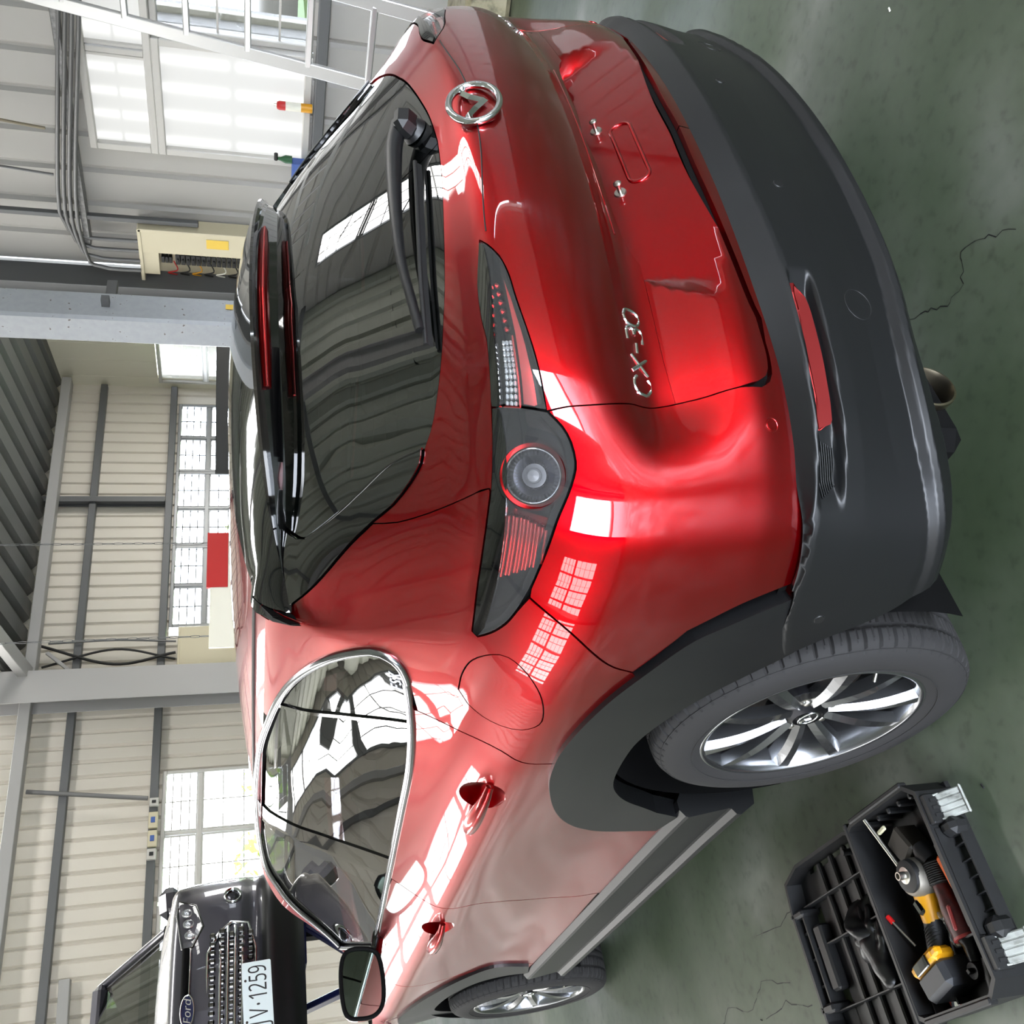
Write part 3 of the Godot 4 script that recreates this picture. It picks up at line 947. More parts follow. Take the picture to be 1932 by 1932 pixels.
	for s in [4.70, 4.745, 4.82, 4.887, 4.96, 5.065, 5.17, 5.275, 5.477, SC]:
		low.append_array([s, bT[3].at(s) - 0.06 * smoothstep(4.82, 5.05, s)])
	panel(mb, bump, outline([edge, [4.69, 0.616, 4.65, 0.609, 4.60, 0.602], [4.520, 0.585, 4.515, 0.575, 4.568, 0.506, 4.620, 0.424, 4.665, 0.376, 4.695, 0.345], low]), 0.0, 0.012, Vector2(0.008, 0.004), [], SC)
	var bc := obj("bumper_cladding", whole(mb), clad, car)
	# reflectors, ribs beside them, tow cover, sensors
	for w in 2:
		mb = MB.new()
		var rp := outline([[5.262, 0.600, 5.20, 0.602, 5.10, 0.605, 5.01, 0.609, 4.982, 0.610], [4.982, 0.610, 4.992, 0.582, 5.0, 0.578], [5.0, 0.578, 5.06, 0.573, 5.16, 0.571, 5.235, 0.574, 5.262, 0.600]])
		panel(mb, bump, rp, 0.009, 0.012, Vector2(0.012, 0.006))
		obj("reflector", mb if w == 0 else mb.mirrored(), M.reflector, bc)
		mb = MB.new()
		for k in 8:
			var y := 0.610 - k * 0.0042
			var pts := []
			for q in 9:
				var s := lerpf(4.966 - 0.002 * k, 4.864 + 0.003 * k, q / 8.0)
				var f := frame_at(bump, s, y)
				pts.append(f[0] + f[1] * 0.003)
			tube(mb, pts, 0.0014, 5)
		obj("pocket_ribs", mb if w == 0 else mb.mirrored(), clad, bc)
	var ring := []
	for k in 40:
		var an := TAU * k / 40
		ring.append(Vector2(5.225 + 0.031 * cos(an), 0.474 + 0.027 * sin(an)))
	mb = MB.new()
	tube(mb, path_on(bump, ring, 0.0), 0.0011, 5, true)
	both("tow_cover", mb, M.seam, bc)
	for sp in [[5.497, 0.556], [4.624, 0.542]]:
		mb = MB.new()
		lathe(mb, on_surface(bump, sp[0], sp[1], -0.001) * T(Vector3.ZERO, Vector3(90, 0, 0)), [Vector2(0, 0.0025), Vector2(0.0085, 0.0025), Vector2(0.0095, 0.001), Vector2(0.0115, 0.0012), Vector2(0.0125, -0.002)], 20)
		both("parking_sensor", mb, M.seam, bc)
	mb = MB.new()
	lathe(mb, on_surface(body, 4.995, 0.684, -0.0005) * T(Vector3.ZERO, Vector3(90, 0, 0)), [Vector2(0, 0.0022), Vector2(0.009, 0.0022), Vector2(0.0095, 0.0), Vector2(0.0105, 0.0), Vector2(0.0118, 0.001), Vector2(0.0128, -0.002)], 24)
	both("parking_sensor", mb, red, car)

	make_lamps(car)
	make_glass(car)
	make_spoiler(car)
	make_details(car, gate)
	make_wheels(car)

func make_lamps(car: Node3D) -> void:
	var mb: MB
	for w in 2:
		var lamp := Node3D.new()
		lamp.name = "tail_lamp"
		car.add_child(lamp, true)
		if w == 1:
			lamp.transform = Transform3D(Basis(Vector3(-1, 0, 0), Vector3(0, 1, 0), Vector3(0, 0, 1)), Vector3.ZERO)
		# housing tray, sunk behind the cover
		mb = MB.new()
		panel(mb, body, cut("outer_lamp", 0.003), -0.036, 0.0, Vector2(0.015, 0.01))
		panel(mb, body, cut("inner_lamp", 0.003), -0.026, 0.0, Vector2(0.015, 0.01))
		for q in ["outer_lamp", "inner_lamp"]:
			var lp := cut(q, 0.003)
			for k in lp.size():
				var a := frame_at(body, lp[k].x, lp[k].y)
				var b := frame_at(body, lp[(k + 1) % lp.size()].x, lp[(k + 1) % lp.size()].y)
				mb.flat([a[0], b[0], b[0] - b[1] * 0.036, a[0] - a[1] * 0.036], Vector3(0, 0, 1))
		obj("housing", mb, M.lamp_black, lamp)
		mb = MB.new()
		panel(mb, body, cut("outer_bar", 0.0015), 0.003, 0.01, Vector2(0.02, 0.005))
		panel(mb, body, cut("inner_bar", 0.0015), 0.003, 0.01, Vector2(0.02, 0.005))
		obj("trim_bar", mb, M.black_gloss, lamp)
		# round brake light: red ring, chrome bowl, bulb
		var cen := Vector2(4.905, 1.074)
		var xf := on_surface(body, cen.x, cen.y, -0.004)
		var fx := xf * T(Vector3.ZERO, Vector3(90, 0, 0))
		mb = MB.new()
		lathe(mb, fx, [Vector2(0.0525, -0.03), Vector2(0.054, -0.006), Vector2(0.0505, 0.002), Vector2(0.0445, 0.0), Vector2(0.0425, -0.012), Vector2(0.0415, -0.03)], 48)
		obj("light_ring", mb, M.lamp_red_deep, lamp)
		mb = MB.new()
		lathe(mb, fx, [Vector2(0.0425, -0.004), Vector2(0.041, -0.005), Vector2(0.040, -0.008)], 48)
		obj("bezel", mb, M.chrome, lamp)
		mb = MB.new()
		for k in 40:
			var a0 := TAU * k / 40
			var a1 := TAU * (k + 0.5) / 40
			var a2 := TAU * (k + 1) / 40
			for e in [[a0, a1, 0.0, 0.0012], [a1, a2, 0.0012, 0.0]]:
				var prof := [[0.0405, -0.006], [0.032, -0.020], [0.019, -0.029]]
				for i in 2:
					var q := []
					for c in [[0, 0], [1, 0], [1, 1], [0, 1]]:
						var an: float = e[c[0]]
						var r: float = prof[i + c[1]][0]
						q.append(fx * Vector3(r * cos(an), prof[i + c[1]][1] - e[2 + c[0]], r * sin(an)))
					mb.flat(q, fx.basis.y)
		obj("bowl", mb, M.lamp_chrome, lamp)
		mb = MB.new()
		lathe(mb, fx, [Vector2(0.019, -0.029), Vector2(0.0165, -0.028), Vector2(0.0125, -0.024), Vector2(0.0115, -0.012), Vector2(0.009, -0.009), Vector2(0, -0.008)], 28, 0.0, TAU, 0.9)
		obj("bulb", mb, M.lamp_grey, lamp)
		# ribbed red light towards the flank
		mb = MB.new()
		for k in 11:
			var y := 1.108 - k * 0.0056
			var s1 := 4.83 - maxf(0.0, 1.085 - y) * 0.3
			var s0 := 4.708 + maxf(0.0, 1.106 - y) * 0.9
			var pts := []
			for q in 7:
				var f := frame_at(body, lerpf(s0, s1, q / 6.0), y)
				pts.append(f[0] - f[1] * (0.014 + 0.004 * (k % 2)))
			tube(mb, pts, 0.0031, 6)
		obj("ribbed_light", mb, M.lamp_red, lamp)
		mb = MB.new()
		var sl := PackedVector2Array([Vector2(4.70, 1.108), Vector2(4.842, 1.110), Vector2(4.838, 1.045), Vector2(4.79, 1.055), Vector2(4.74, 1.064)])
		panel(mb, body, sl, -0.024, 0.0, Vector2(0.02, 0.01))
		obj("red_backing", mb, M.lamp_red_deep, lamp)
		# turn light with clear prisms, red strips round it
		mb = MB.new()
		for k in 11:
			var s := 5.003 + k * 0.0105
			var y0 := 1.098 + 0.0003 * k
			var y1 := 1.117
			for q in 3:
				var f := frame_at(body, s, lerpf(y0, y1, (q + 0.5) / 3.0))
				var b := Basis(f[2], f[3].slide(f[1]).normalized(), f[1])
				cbox(mb, Transform3D(b, f[0] - f[1] * 0.014), Vector3(0.0092, 0.0054, 0.010), 0.0022)
		obj("turn_light", mb, M.lamp_clear, lamp)
		mb = MB.new()
		for g in [[Vector2(4.998, 1.094), Vector2(5.12, 1.099), 0.0020], [Vector2(4.998, 1.094), Vector2(4.998, 1.118), 0.0020]]:
			var pts := []
			for q in 8:
				var u: Vector2 = g[0].lerp(g[1], q / 7.0)
				var f := frame_at(body, u.x, u.y)
				pts.append(f[0] - f[1] * 0.010)
			tube(mb, pts, g[2], 6)
		for k in 6:
			var u := Vector2(5.135 + 0.018 * k, 1.108 + 0.0015 * k)
			var f := frame_at(body, u.x, u.y)
			cbox(mb, Transform3D(Basis(f[2], f[3].slide(f[1]).normalized(), f[1]), f[0] - f[1] * 0.015), Vector3(0.009, 0.008, 0.010), 0.003)
		panel(mb, body, PackedVector2Array([Vector2(5.005, 1.068), Vector2(5.005, 1.090), Vector2(5.13, 1.094), Vector2(5.24, 1.104), Vector2(5.20, 1.094), Vector2(5.11, 1.080)]), -0.018, 0.0, Vector2(0.02, 0.008))
		obj("red_strips", mb, M.lamp_red, lamp)
		# clear covers
		for q in ["outer_lamp", "inner_lamp"]:
			mb = MB.new()
			panel(mb, body, cut(q, 0.002), 0.0, 0.0, Vector2(0.02, 0.008))
			obj("cover", mb, M.lamp_cover, lamp)

func loop_tube(mb: MB, surf: Callable, pts: Array, lift: float, r, sides := 8) -> void:
	tube(mb, path_on(surf, pts, lift), r, sides, true)

func make_glass(car: Node3D) -> void:
	var mb := MB.new()
	panel(mb, body, cut("rear_glass", 0.002), -0.003, 0.006, Vector2(0.03, 0.02), [], SC)
	var rg := obj("rear_window", whole(mb), M.tinted_glass, car)
	# printed border behind the pane
	mb = MB.new()
	var inner := outline([[SC, 1.405, 5.20, 1.405, 4.985, 1.385], [4.985, 1.385, 4.99, 1.33, 5.02, 1.28, 5.06, 1.235], [5.06, 1.235, 5.09, 1.212, 5.14, 1.198, 5.25, 1.188, 5.45, 1.178, SC, 1.172]])
	panel(mb, body, cut("rear_glass", 0.004), -0.006, 0.0, Vector2(0.03, 0.02), [inner], SC)
	obj("printed_border", whole(mb), M.black_gloss, rg)
	mb = MB.new()
	for k in 12:
		var y := 1.20 + k * 0.017
		var pts := []
		for q in 24:
			var f := frame_at(body, lerpf(5.03 + maxf(0.0, 1.30 - y) * 0.35, SC, q / 23.0), y)
			pts.append(f[0] - f[1] * 0.0055)
		tube(mb, pts, 0.0006, 4)
	obj("heating_wires", whole(mb), M.wire_brown, rg)
	# black blade beside the glass
	mb = MB.new()
	panel(mb, body, cut("glass_trim", 0.002), 0.006, 0.02, Vector2(0.02, 0.014))
	both("glass_blade", mb, M.black_gloss, car)
	mb = MB.new()
	var eg := []
	for w in spline([Vector2(4.987, 1.212), Vector2(4.982, 1.256), Vector2(4.951, 1.298), Vector2(4.925, 1.333), Vector2(4.895, 1.386)], 0.01):
		eg.append(w)
	tube(mb, path_on(body, eg, 0.006), 0.0022, 6)
	both("blade_edge", mb, M.black_gloss, car)
	# side windows: one opening, three panes, pillars between
	var op := outline(CUT.window_opening)
	var strips := {
		"quarter_window": PackedVector2Array([Vector2(3.870, 1.48), Vector2(4.176, 1.10), Vector2(4.6, 1.1), Vector2(4.6, 1.48)]),
		"rear_door_window": PackedVector2Array([Vector2(3.262, 1.49), Vector2(3.346, 1.05), Vector2(4.158, 1.10), Vector2(3.850, 1.49)]),
		"front_door_window": PackedVector2Array([Vector2(2.0, 1.0), Vector2(3.030, 1.0), Vector2(3.168, 1.49), Vector2(2.0, 1.49)]),
	}
	for nm in strips:
		for q in Geometry2D.intersect_polygons(shrink(op, 0.011), strips[nm]):
			mb = MB.new()
			panel(mb, body, q, -0.006, 0.004, Vector2(0.03, 0.02))
			both(nm, mb, M.side_glass, car)
	for st in [[Vector2(3.168, 1.49), Vector2(3.030, 1.0), Vector2(3.358, 1.0), Vector2(3.262, 1.49)], [Vector2(3.850, 1.49), Vector2(4.158, 1.10), Vector2(4.176, 1.10), Vector2(3.870, 1.48)]]:
		for q in Geometry2D.intersect_polygons(shrink(op, 0.004), PackedVector2Array(st)):
			mb = MB.new()
			panel(mb, body, q, -0.002, 0.006, Vector2(0.03, 0.02))
			both("window_pillar", mb, M.black_gloss, car)
	mb = MB.new()
	var seal := shrink(op, 0.004)
	panel(mb, body, seal, -0.008, 0.0, Vector2(0.03, 0.02), [shrink(op, 0.018)])
	both("window_seal", mb, M.black_matte, car)
	# printed dark border of the small pane and its mark
	mb = MB.new()
	for q in Geometry2D.intersect_polygons(shrink(op, 0.011), strips.quarter_window):
		panel(mb, body, q, -0.0085, 0.0, Vector2(0.02, 0.014), [outline([[4.02, 1.33, 4.10, 1.355, 4.20, 1.30, 4.21, 1.255, 4.17, 1.235, 4.10, 1.25, 4.04, 1.29, 4.02, 1.33]])])
	both("quarter_border", mb, M.black_gloss, car)
	var mk := word("FSK", 0.024, 0.0008)
	put("glass_mark", mk, M.white_print, car, on_surface(body, 4.245, 1.222, -0.004) * T(Vector3(0, 0, 0), Vector3(0, 0, 12)))
	# bright moulding round the windows
	mb = MB.new()
	var lp := shrink(op, 0.002)
	var ptl := []
	for w in lp:
		ptl.append(w)
	loop_tube(mb, body, ptl, 0.0005, 0.0092, 8)
	both("window_moulding", mb, M.satin_trim, car)
	# windscreen
	mb = MB.new()
	shell_patch(mb, func(u: float, v: float) -> Vector3:
		var e := body(lerpf(2.16, 2.80, u), lerpf(1.10, 1.465, pow(u, 0.8)))
		var c := Vector3(0, lerpf(1.13, 1.475, u), lerpf(-2.28, -1.50, u))
		return Vector3(e.x * (1.0 - v), lerpf(e.y, c.y, v), lerpf(e.z, c.z, 1.0 - pow(1.0 - v, 2.0))), 12, 12)
	obj("windscreen", whole(mb), M.side_glass, car)
	# cabin seen through the panes
	for sx in [-0.36, 0.36]:
		for zz in [-1.15, -0.25]:
			var seat := Node3D.new()
			seat.name = "seat"
			car.add_child(seat, true)
			mb = MB.new()
			cbox(mb, T(Vector3(sx, 0.62, zz - 0.22)), Vector3(0.52, 0.16, 0.50), 0.05)
			obj("cushion", mb, M.cabin, seat)
			mb = MB.new()
			cbox(mb, T(Vector3(sx, 0.93, zz + 0.06), Vector3(14, 0, 0)), Vector3(0.50, 0.56, 0.14), 0.05)
			obj("backrest", mb, M.cabin, seat)
			mb = MB.new()
			cbox(mb, T(Vector3(sx, 1.27, zz + 0.14), Vector3(10, 0, 0)), Vector3(0.27, 0.15, 0.10), 0.04)
			obj("headrest", mb, M.cabin, seat)
	mb = MB.new()
	cbox(mb, T(Vector3(0, 0.98, -1.85)), Vector3(1.42, 0.20, 0.40), 0.05)
	obj("dashboard", mb, M.cabin, car)
	mb = MB.new()
	cbox(mb, T(Vector3(0, 0.80, 0.32)), Vector3(1.10, 0.04, 0.50), 0.01)
	obj("parcel_shelf", mb, M.cabin, car)
	mb = MB.new()
	cbox(mb, T(Vector3(0, 0.55, 0.30)), Vector3(1.05, 0.04, 0.50), 0.01)
	obj("boot_floor", mb, M.cabin, car)

func make_spoiler(car: Node3D) -> void:
	var mb := MB.new()
	var trail := [Vector3(0, 1.490, 0.372), Vector3(-0.15, 1.487, 0.360), Vector3(-0.30, 1.479, 0.328), Vector3(-0.42, 1.467, 0.283), Vector3(-0.50, 1.452, 0.225), Vector3(-0.560, 1.430, 0.150), Vector3(-0.597, 1.414, 0.105), Vector3(-0.612, 1.412, 0.085)]
	var tr := spline(trail, 0.018)
	var fe := []
	for x in [0.0, -0.12, -0.24, -0.36, -0.46, -0.52]:
		fe.append(Vector3(x, lerpf(1.462, roof_y.at(0.05), 1.0 - pow(absf(x) / 0.585, 2.6)) + 0.006, 0.045))
	fe.append_array([Vector3(-0.565, 1.487, 0.040), Vector3(-0.597, 1.458, 0.048), Vector3(-0.612, 1.412, 0.085)])
	var fs := spline(fe, 0.01)
	var front := func(q: float) -> Vector3:
		var u := q * (fs.size() - 1)
		var i := mini(int(u), fs.size() - 2)
		return fs[i].lerp(fs[i + 1], u - i)
	var cnt := tr.size()
	var row := func(i: int, v: float) -> Vector3:
		var f: Vector3 = front.call(float(i) / (cnt - 1))
		var t: Vector3 = tr[i]
		var p := f.lerp(t, v)
		p.y += 0.010 * sin(v * PI)
		return p
	shell_patch(mb, func(u: float, v: float) -> Vector3: return row.call(roundi(u * (cnt - 1)), v), cnt - 1, 12)
	# lip and the hollow face below it
	for i in cnt - 1:
		var prof := [Vector2(0, 0), Vector2(0.001, -0.006), Vector2(-0.003, -0.012), Vector2(-0.012, -0.013), Vector2(-0.016, -0.020), Vector2(-0.030, -0.066), Vector2(-0.052, -0.072), Vector2(-0.17, -0.040)]
		var k0 := 1.0 - smoothstep(0.58, 0.88, float(i) / (cnt - 1))
		var k1 := 1.0 - smoothstep(0.58, 0.88, float(i + 1) / (cnt - 1))
		var n0: Vector3 = outn(tr, i)
		var n1: Vector3 = outn(tr, i + 1)
		for k in prof.size() - 1:
			var a: Vector2 = prof[k]
			var b: Vector2 = prof[k + 1]
			var nn := Vector2(-(b.y - a.y), b.x - a.x).normalized()
			var m0 := n0 * nn.x + Vector3(0, nn.y, 0)
			var m1 := n1 * nn.x + Vector3(0, nn.y, 0)
			mb.quad(tr[i] + (n0 * a.x + Vector3(0, a.y, 0)) * k0, tr[i] + (n0 * b.x + Vector3(0, b.y, 0)) * k0, tr[i + 1] + (n1 * b.x + Vector3(0, b.y, 0)) * k1, tr[i + 1] + (n1 * a.x + Vector3(0, a.y, 0)) * k1, m0, m0, m1, m1)
	var sp := obj("roof_spoiler", whole(mb), M.black_gloss, car)
	# high brake light
	mb = MB.new()
	var fr := []
	for i in cnt:
		if tr[i].x > -0.262:
			var o: Vector3 = outn(tr, i)
			var k := 1.0 - smoothstep(0.15, 0.262, -tr[i].x) * 0.35
			fr.append(Transform3D(Basis(o, Vector3(0, k, 0), o.cross(Vector3(0, 1, 0))), tr[i] + Vector3(0, -0.028 + 0.004 * (1 - k), 0)))
	sweep(mb, fr, [Vector2(-0.030, -0.011), Vector2(-0.020, -0.012), Vector2(-0.0135, -0.008), Vector2(-0.0105, 0.006), Vector2(-0.013, 0.011), Vector2(-0.025, 0.012)])
	var hb := obj("brake_light", whole(mb), M.lamp_red_deep, sp)
	mb = MB.new()
	var core := []
	for f in fr:
		core.append(f * Vector3(-0.0105, 0.0, 0))
	tube(mb, core, 0.0032, 6)
	obj("light_strip", whole(mb), M.lamp_red, hb)
	# dark moulding along the roof edge
	mb = MB.new()
	var pts := []
	for k in 30:
		var q := body(lerpf(2.9, 4.36, k / 29.0), 1.462)
		pts.append(Vector3(q.x * 0.90, lerpf(q.y, roof_y.at(q.z), 1.0 - pow(0.90, 2.6)) + 0.001, q.z))
	tube(mb, pts, 0.0045, 6)
	both("roof_moulding", mb, M.cladding, car)

func outn(tr: Array, i: int) -> Vector3:
	var d: Vector3 = tr[mini(i + 1, tr.size() - 1)] - tr[maxi(i - 1, 0)]
	if i == 0:
		return Vector3(0, 0, 1)
	return Vector3(-d.z, 0, d.x).normalized() * -1.0 if Vector3(-d.z, 0, d.x).z < 0 else Vector3(-d.z, 0, d.x).normalized()

func word(text: String, height: float, depth: float, bold := true) -> Mesh:
	var f := SystemFont.new()
	f.font_names = PackedStringArray(["Droid Sans"])
	f.font_weight = 700 if bold else 400
	var t := TextMesh.new()
	t.text = text
	t.font = f
	t.font_size = 64
	t.pixel_size = height / 46.0
	t.depth = depth
	t.horizontal_alignment = HORIZONTAL_ALIGNMENT_CENTER
	t.vertical_alignment = VERTICAL_ALIGNMENT_CENTER
	return t

func emblem(mb: MB, xf: Transform3D, k: float) -> void:
	# oval ring with two wings that meet low in the middle
	var rim := []
	for q in 48:
		var an := TAU * q / 48
		rim.append(xf * Vector3(cos(an) * 0.060 * k, sin(an) * 0.046 * k, 0.004 * k))
	tube(mb, rim, 0.0068 * k, 8, true)
	for sd in [-1.0, 1.0]:
		var lo := [Vector2(0.0, -0.012), Vector2(0.018, 0.010), Vector2(0.036, 0.022), Vector2(0.058, 0.018)]
		var hi := [Vector2(0.0, -0.026), Vector2(0.020, -0.006), Vector2(0.036, 0.008), Vector2(0.058, 0.008)]
		for i in 3:
			var a := Vector3(lo[i].x * sd, lo[i].y, 0.003) * k
			var b := Vector3(lo[i + 1].x * sd, lo[i + 1].y, 0.003) * k
			var c := Vector3(hi[i + 1].x * sd, hi[i + 1].y, 0.003) * k
			var d := Vector3(hi[i].x * sd, hi[i].y, 0.003) * k
			var ma := (a + d) * 0.5 + Vector3(0, 0, 0.007 * k)
			var mb2 := (b + c) * 0.5 + Vector3(0, 0, 0.007 * k)
			mb.flat([xf * a, xf * b, xf * mb2, xf * ma], xf.basis * Vector3(0, 0.6, 1))
			mb.flat([xf * d, xf * c, xf * mb2, xf * ma], xf.basis * Vector3(0, -0.6, 1))

func make_details(car: Node3D, gate: Node3D) -> void:
	var mb := MB.new()
	emblem(mb, on_surface(body, SC, 1.097, 0.002), 1.0)
	obj("emblem", mb, M.chrome, gate)
	# model lettering, each sign a solid
	var x0 := 5.088
	for g in [["C", 0.0], ["X", 0.037], ["-", 0.068], ["3", 0.093], ["0", 0.128]]:
		var xf := on_surface(body, x0 + g[1], 0.884, 0.0) * Transform3D(Basis().scaled(Vector3(1.1, 1.22, 1.0)), Vector3.ZERO)
		sign_mesh(gate, g[0], xf)
	# line round the upper gate skin, through the emblem
	mb = MB.new()
	for seg in [[5.335, 5.618]]:
		var pts := []
		for k in 20:
			var s := lerpf(seg[0], seg[1], k / 19.0)
			pts.append(Vector2(s, lerpf(1.116, 1.100, smoothstep(0.0, 1.0, k / 19.0))))
		tube(mb, path_on(body, pts, -0.0006), 0.0016, 6)
	both("panel_line", mb, M.seam, gate)
	# plate fixings and the embossed slot
	for sx in [-0.105, 0.105]:
		mb = MB.new()
		var f := frame_at(lower, SC + sx, 0.815)
		var ax := Transform3D(Basis(), f[0])
		ax.basis = aim(Vector3.ZERO, f[1]).basis
		lathe(mb, ax, [Vector2(0.0, 0.003), Vector2(0.011, 0.003), Vector2(0.0125, 0.0), Vector2(0.0125, -0.001)], 20)
		lathe(mb, ax, [Vector2(0.004, 0.002), Vector2(0.004, 0.020), Vector2(0.0075, 0.021), Vector2(0.0078, 0.024), Vector2(0.004, 0.027), Vector2(0, 0.0275)], 16)
		obj("plate_screw", mb, M.steel, gate)
	mb = MB.new()
	var slot := []
	for k in 12:
		slot.append(Vector2(SC + 0.078 + 0.017 * sin(PI * k / 11.0), 0.778 + 0.017 * cos(PI * k / 11.0)))
	for k in 12:
		slot.append(Vector2(SC - 0.078 - 0.017 * sin(PI * k / 11.0), 0.778 - 0.017 * cos(PI * k / 11.0)))
	tube(mb, path_on(lower, slot, 0.0), 0.0042, 8, true)
	obj("embossed_slot", mb, M.paint, gate)
	# button cover and lip strip above the plate
	mb = MB.new()
	tube(mb, path_on(body, spline([Vector2(5.40, 0.8775), Vector2(5.50, 0.8825), Vector2(5.60, 0.8845), Vector2(SC, 0.885)], 0.02), 0.0), 0.002, 6)
	obj("recess_edge", whole(mb), M.paint, gate)
	put("far_lettering", word("SKYACTIV", 0.020, 0.003), M.chrome, gate, on_surface(func(s: float, y: float) -> Vector3: return body(s, y), SC + 0.50, 0.93, 0.001))
	# rear wiper
	var wip := Node3D.new()
	wip.name = "rear_wiper"
	car.add_child(wip)
	var arm := spline([Vector2(5.80, 1.186), Vector2(5.73, 1.201), Vector2(5.564, 1.212), Vector2(5.412, 1.214), Vector2(5.30, 1.206), Vector2(5.215, 1.198)], 0.02)
	mb = MB.new()
	var ap := []
	var ar := []
	for k in arm.size():
		var u := float(k) / (arm.size() - 1)
		var f := frame_at(body, arm[k].x, arm[k].y)
		ap.append(f[0] + f[1] * lerpf(0.030, 0.020, u))
		ar.append(lerpf(0.0175, 0.0085, smoothstep(0.0, 0.8, u)))
	tube(mb, ap, ar, 10)
	obj("arm", mb, M.wiper_black, wip)
	mb = MB.new()
	var hub := on_surface(body, 5.79, 1.178, 0.0)
	cbox(mb, hub * T(Vector3(0, 0, 0.026), Vector3(0, 0, -12)), Vector3(0.062, 0.040, 0.050), 0.014)
	lathe(mb, hub * T(Vector3.ZERO, Vector3(90, 0, 0)), [Vector2(0.028, 0.0), Vector2(0.024, 0.012), Vector2(0.018, 0.02)], 20)
	obj("pivot_cap", mb, M.wiper_black, wip)
	mb = MB.new()
	var bl := spline([Vector2(5.66, 1.181), Vector2(5.489, 1.189), Vector2(5.351, 1.194), Vector2(5.249, 1.195), Vector2(5.184, 1.195)], 0.02)
	var bp := path_on(body, bl, 0.014)
	tube(mb, bp, 0.0045, 6)
	for k in bp.size() - 1:
		var f0 := frame_at(body, bl[k].x, bl[k].y)
		var f1 := frame_at(body, bl[k + 1].x, bl[k + 1].y)
		mb.flat([bp[k], bp[k + 1], f1[0] + f1[3] * -0.004, f0[0] + f0[3] * -0.004], Vector3(0, -1, 1))
	obj("blade", mb, M.rubber, wip)
	# gas strut stays and clip under the far glass edge
	# exhaust tips
	for sx in [-0.53, 0.53]:
		mb = MB.new()
		var ax := T(Vector3(sx, 0.281, 0.468), Vector3(84, 0, 0))
		lathe(mb, ax, [Vector2(0.030, 0.0), Vector2(0.046, 0.01), Vector2(0.047, 0.185), Vector2(0.050, 0.193), Vector2(0.0495, 0.198), Vector2(0.0455, 0.199), Vector2(0.042, 0.19), Vector2(0.040, 0.06), Vector2(0.0, 0.05)], 36, 0.0, TAU, 0.6)
		obj("exhaust_tip", mb, M.exhaust, car)
	mb = MB.new()
	cbox(mb, T(Vector3(-0.10, 0.36, 0.36)), Vector3(0.62, 0.16, 0.26), 0.06)
	tube(mb, [Vector3(-0.53, 0.285, 0.54), Vector3(-0.53, 0.30, 0.42), Vector3(-0.45, 0.32, 0.40)], 0.024, 10)
	obj("muffler", mb, M.rusty_steel, car)
	# door mirrors
	for w in 2:
		var mir := Node3D.new()
		mir.name = "door_mirror"
		car.add_child(mir, true)
		if w == 1:
			mir.transform = Transform3D(Basis(Vector3(-1, 0, 0), Vector3(0, 1, 0), Vector3(0, 0, 1)), Vector3.ZERO)
		var sh := PackedVector2Array()
		for q in spline([Vector2(-0.100, 0.015), Vector2(-0.085, 0.058), Vector2(-0.02, 0.068), Vector2(0.06, 0.062), Vector2(0.102, 0.040), Vector2(0.106, -0.01), Vector2(0.085, -0.055), Vector2(0.02, -0.066), Vector2(-0.06, -0.058), Vector2(-0.095, -0.030)], 0.012, true):
			sh.append(q)
		var face := T(Vector3(-0.962, 1.160, -1.50), Vector3(0, 6, 2))
		mb = MB.new()
		var ring := []
		for k in 5:
			var z := -0.11 * sin(k / 4.0 * PI / 2)
			var sc := cos(k / 4.0 * PI / 2 * 0.86)
			var r := []
			for q in sh:
				r.append(face * Vector3(q.x * sc, q.y * sc, z))
			ring.append(r)
		for k in 4:
			for i in sh.size():
				var j := (i + 1) % sh.size()
				var c0: Vector3 = face * Vector3(0, 0, -0.02)
				mb.quad(ring[k][i], ring[k][j], ring[k + 1][j], ring[k + 1][i], (ring[k][i] - c0).normalized(), (ring[k][j] - c0).normalized(), (ring[k + 1][j] - c0).normalized(), (ring[k + 1][i] - c0).normalized())
		mb.flat(ring[4], face.basis * Vector3(0, 0, -1))
		obj("mirror_shell", mb, M.paint, mir)
		mb = MB.new()
		bar(mb, Vector3(-0.89, 1.112, -1.56), Vector3(-0.79, 1.088, -1.60), 0.035, 0.06, 0.012)
		obj("mirror_stalk", mb, M.black_gloss, mir)
		mb = MB.new()
		var rimp := []
		for q in sh:
			rimp.append(face * Vector3(q.x * 0.975, q.y * 0.96, 0.001))
		tube(mb, rimp, 0.0065, 8, true)
		obj("mirror_frame", mb, M.black_matte, mir)
		mb = MB.new()
		var gl := PackedVector2Array()
		for q in sh:
			gl.append(Vector2(q.x * 0.95, q.y * 0.93))
		prism(mb, face * T(Vector3(0, 0, -0.004)), gl, 0.002)
		obj("mirror_glass", mb, M.mirror, mir)

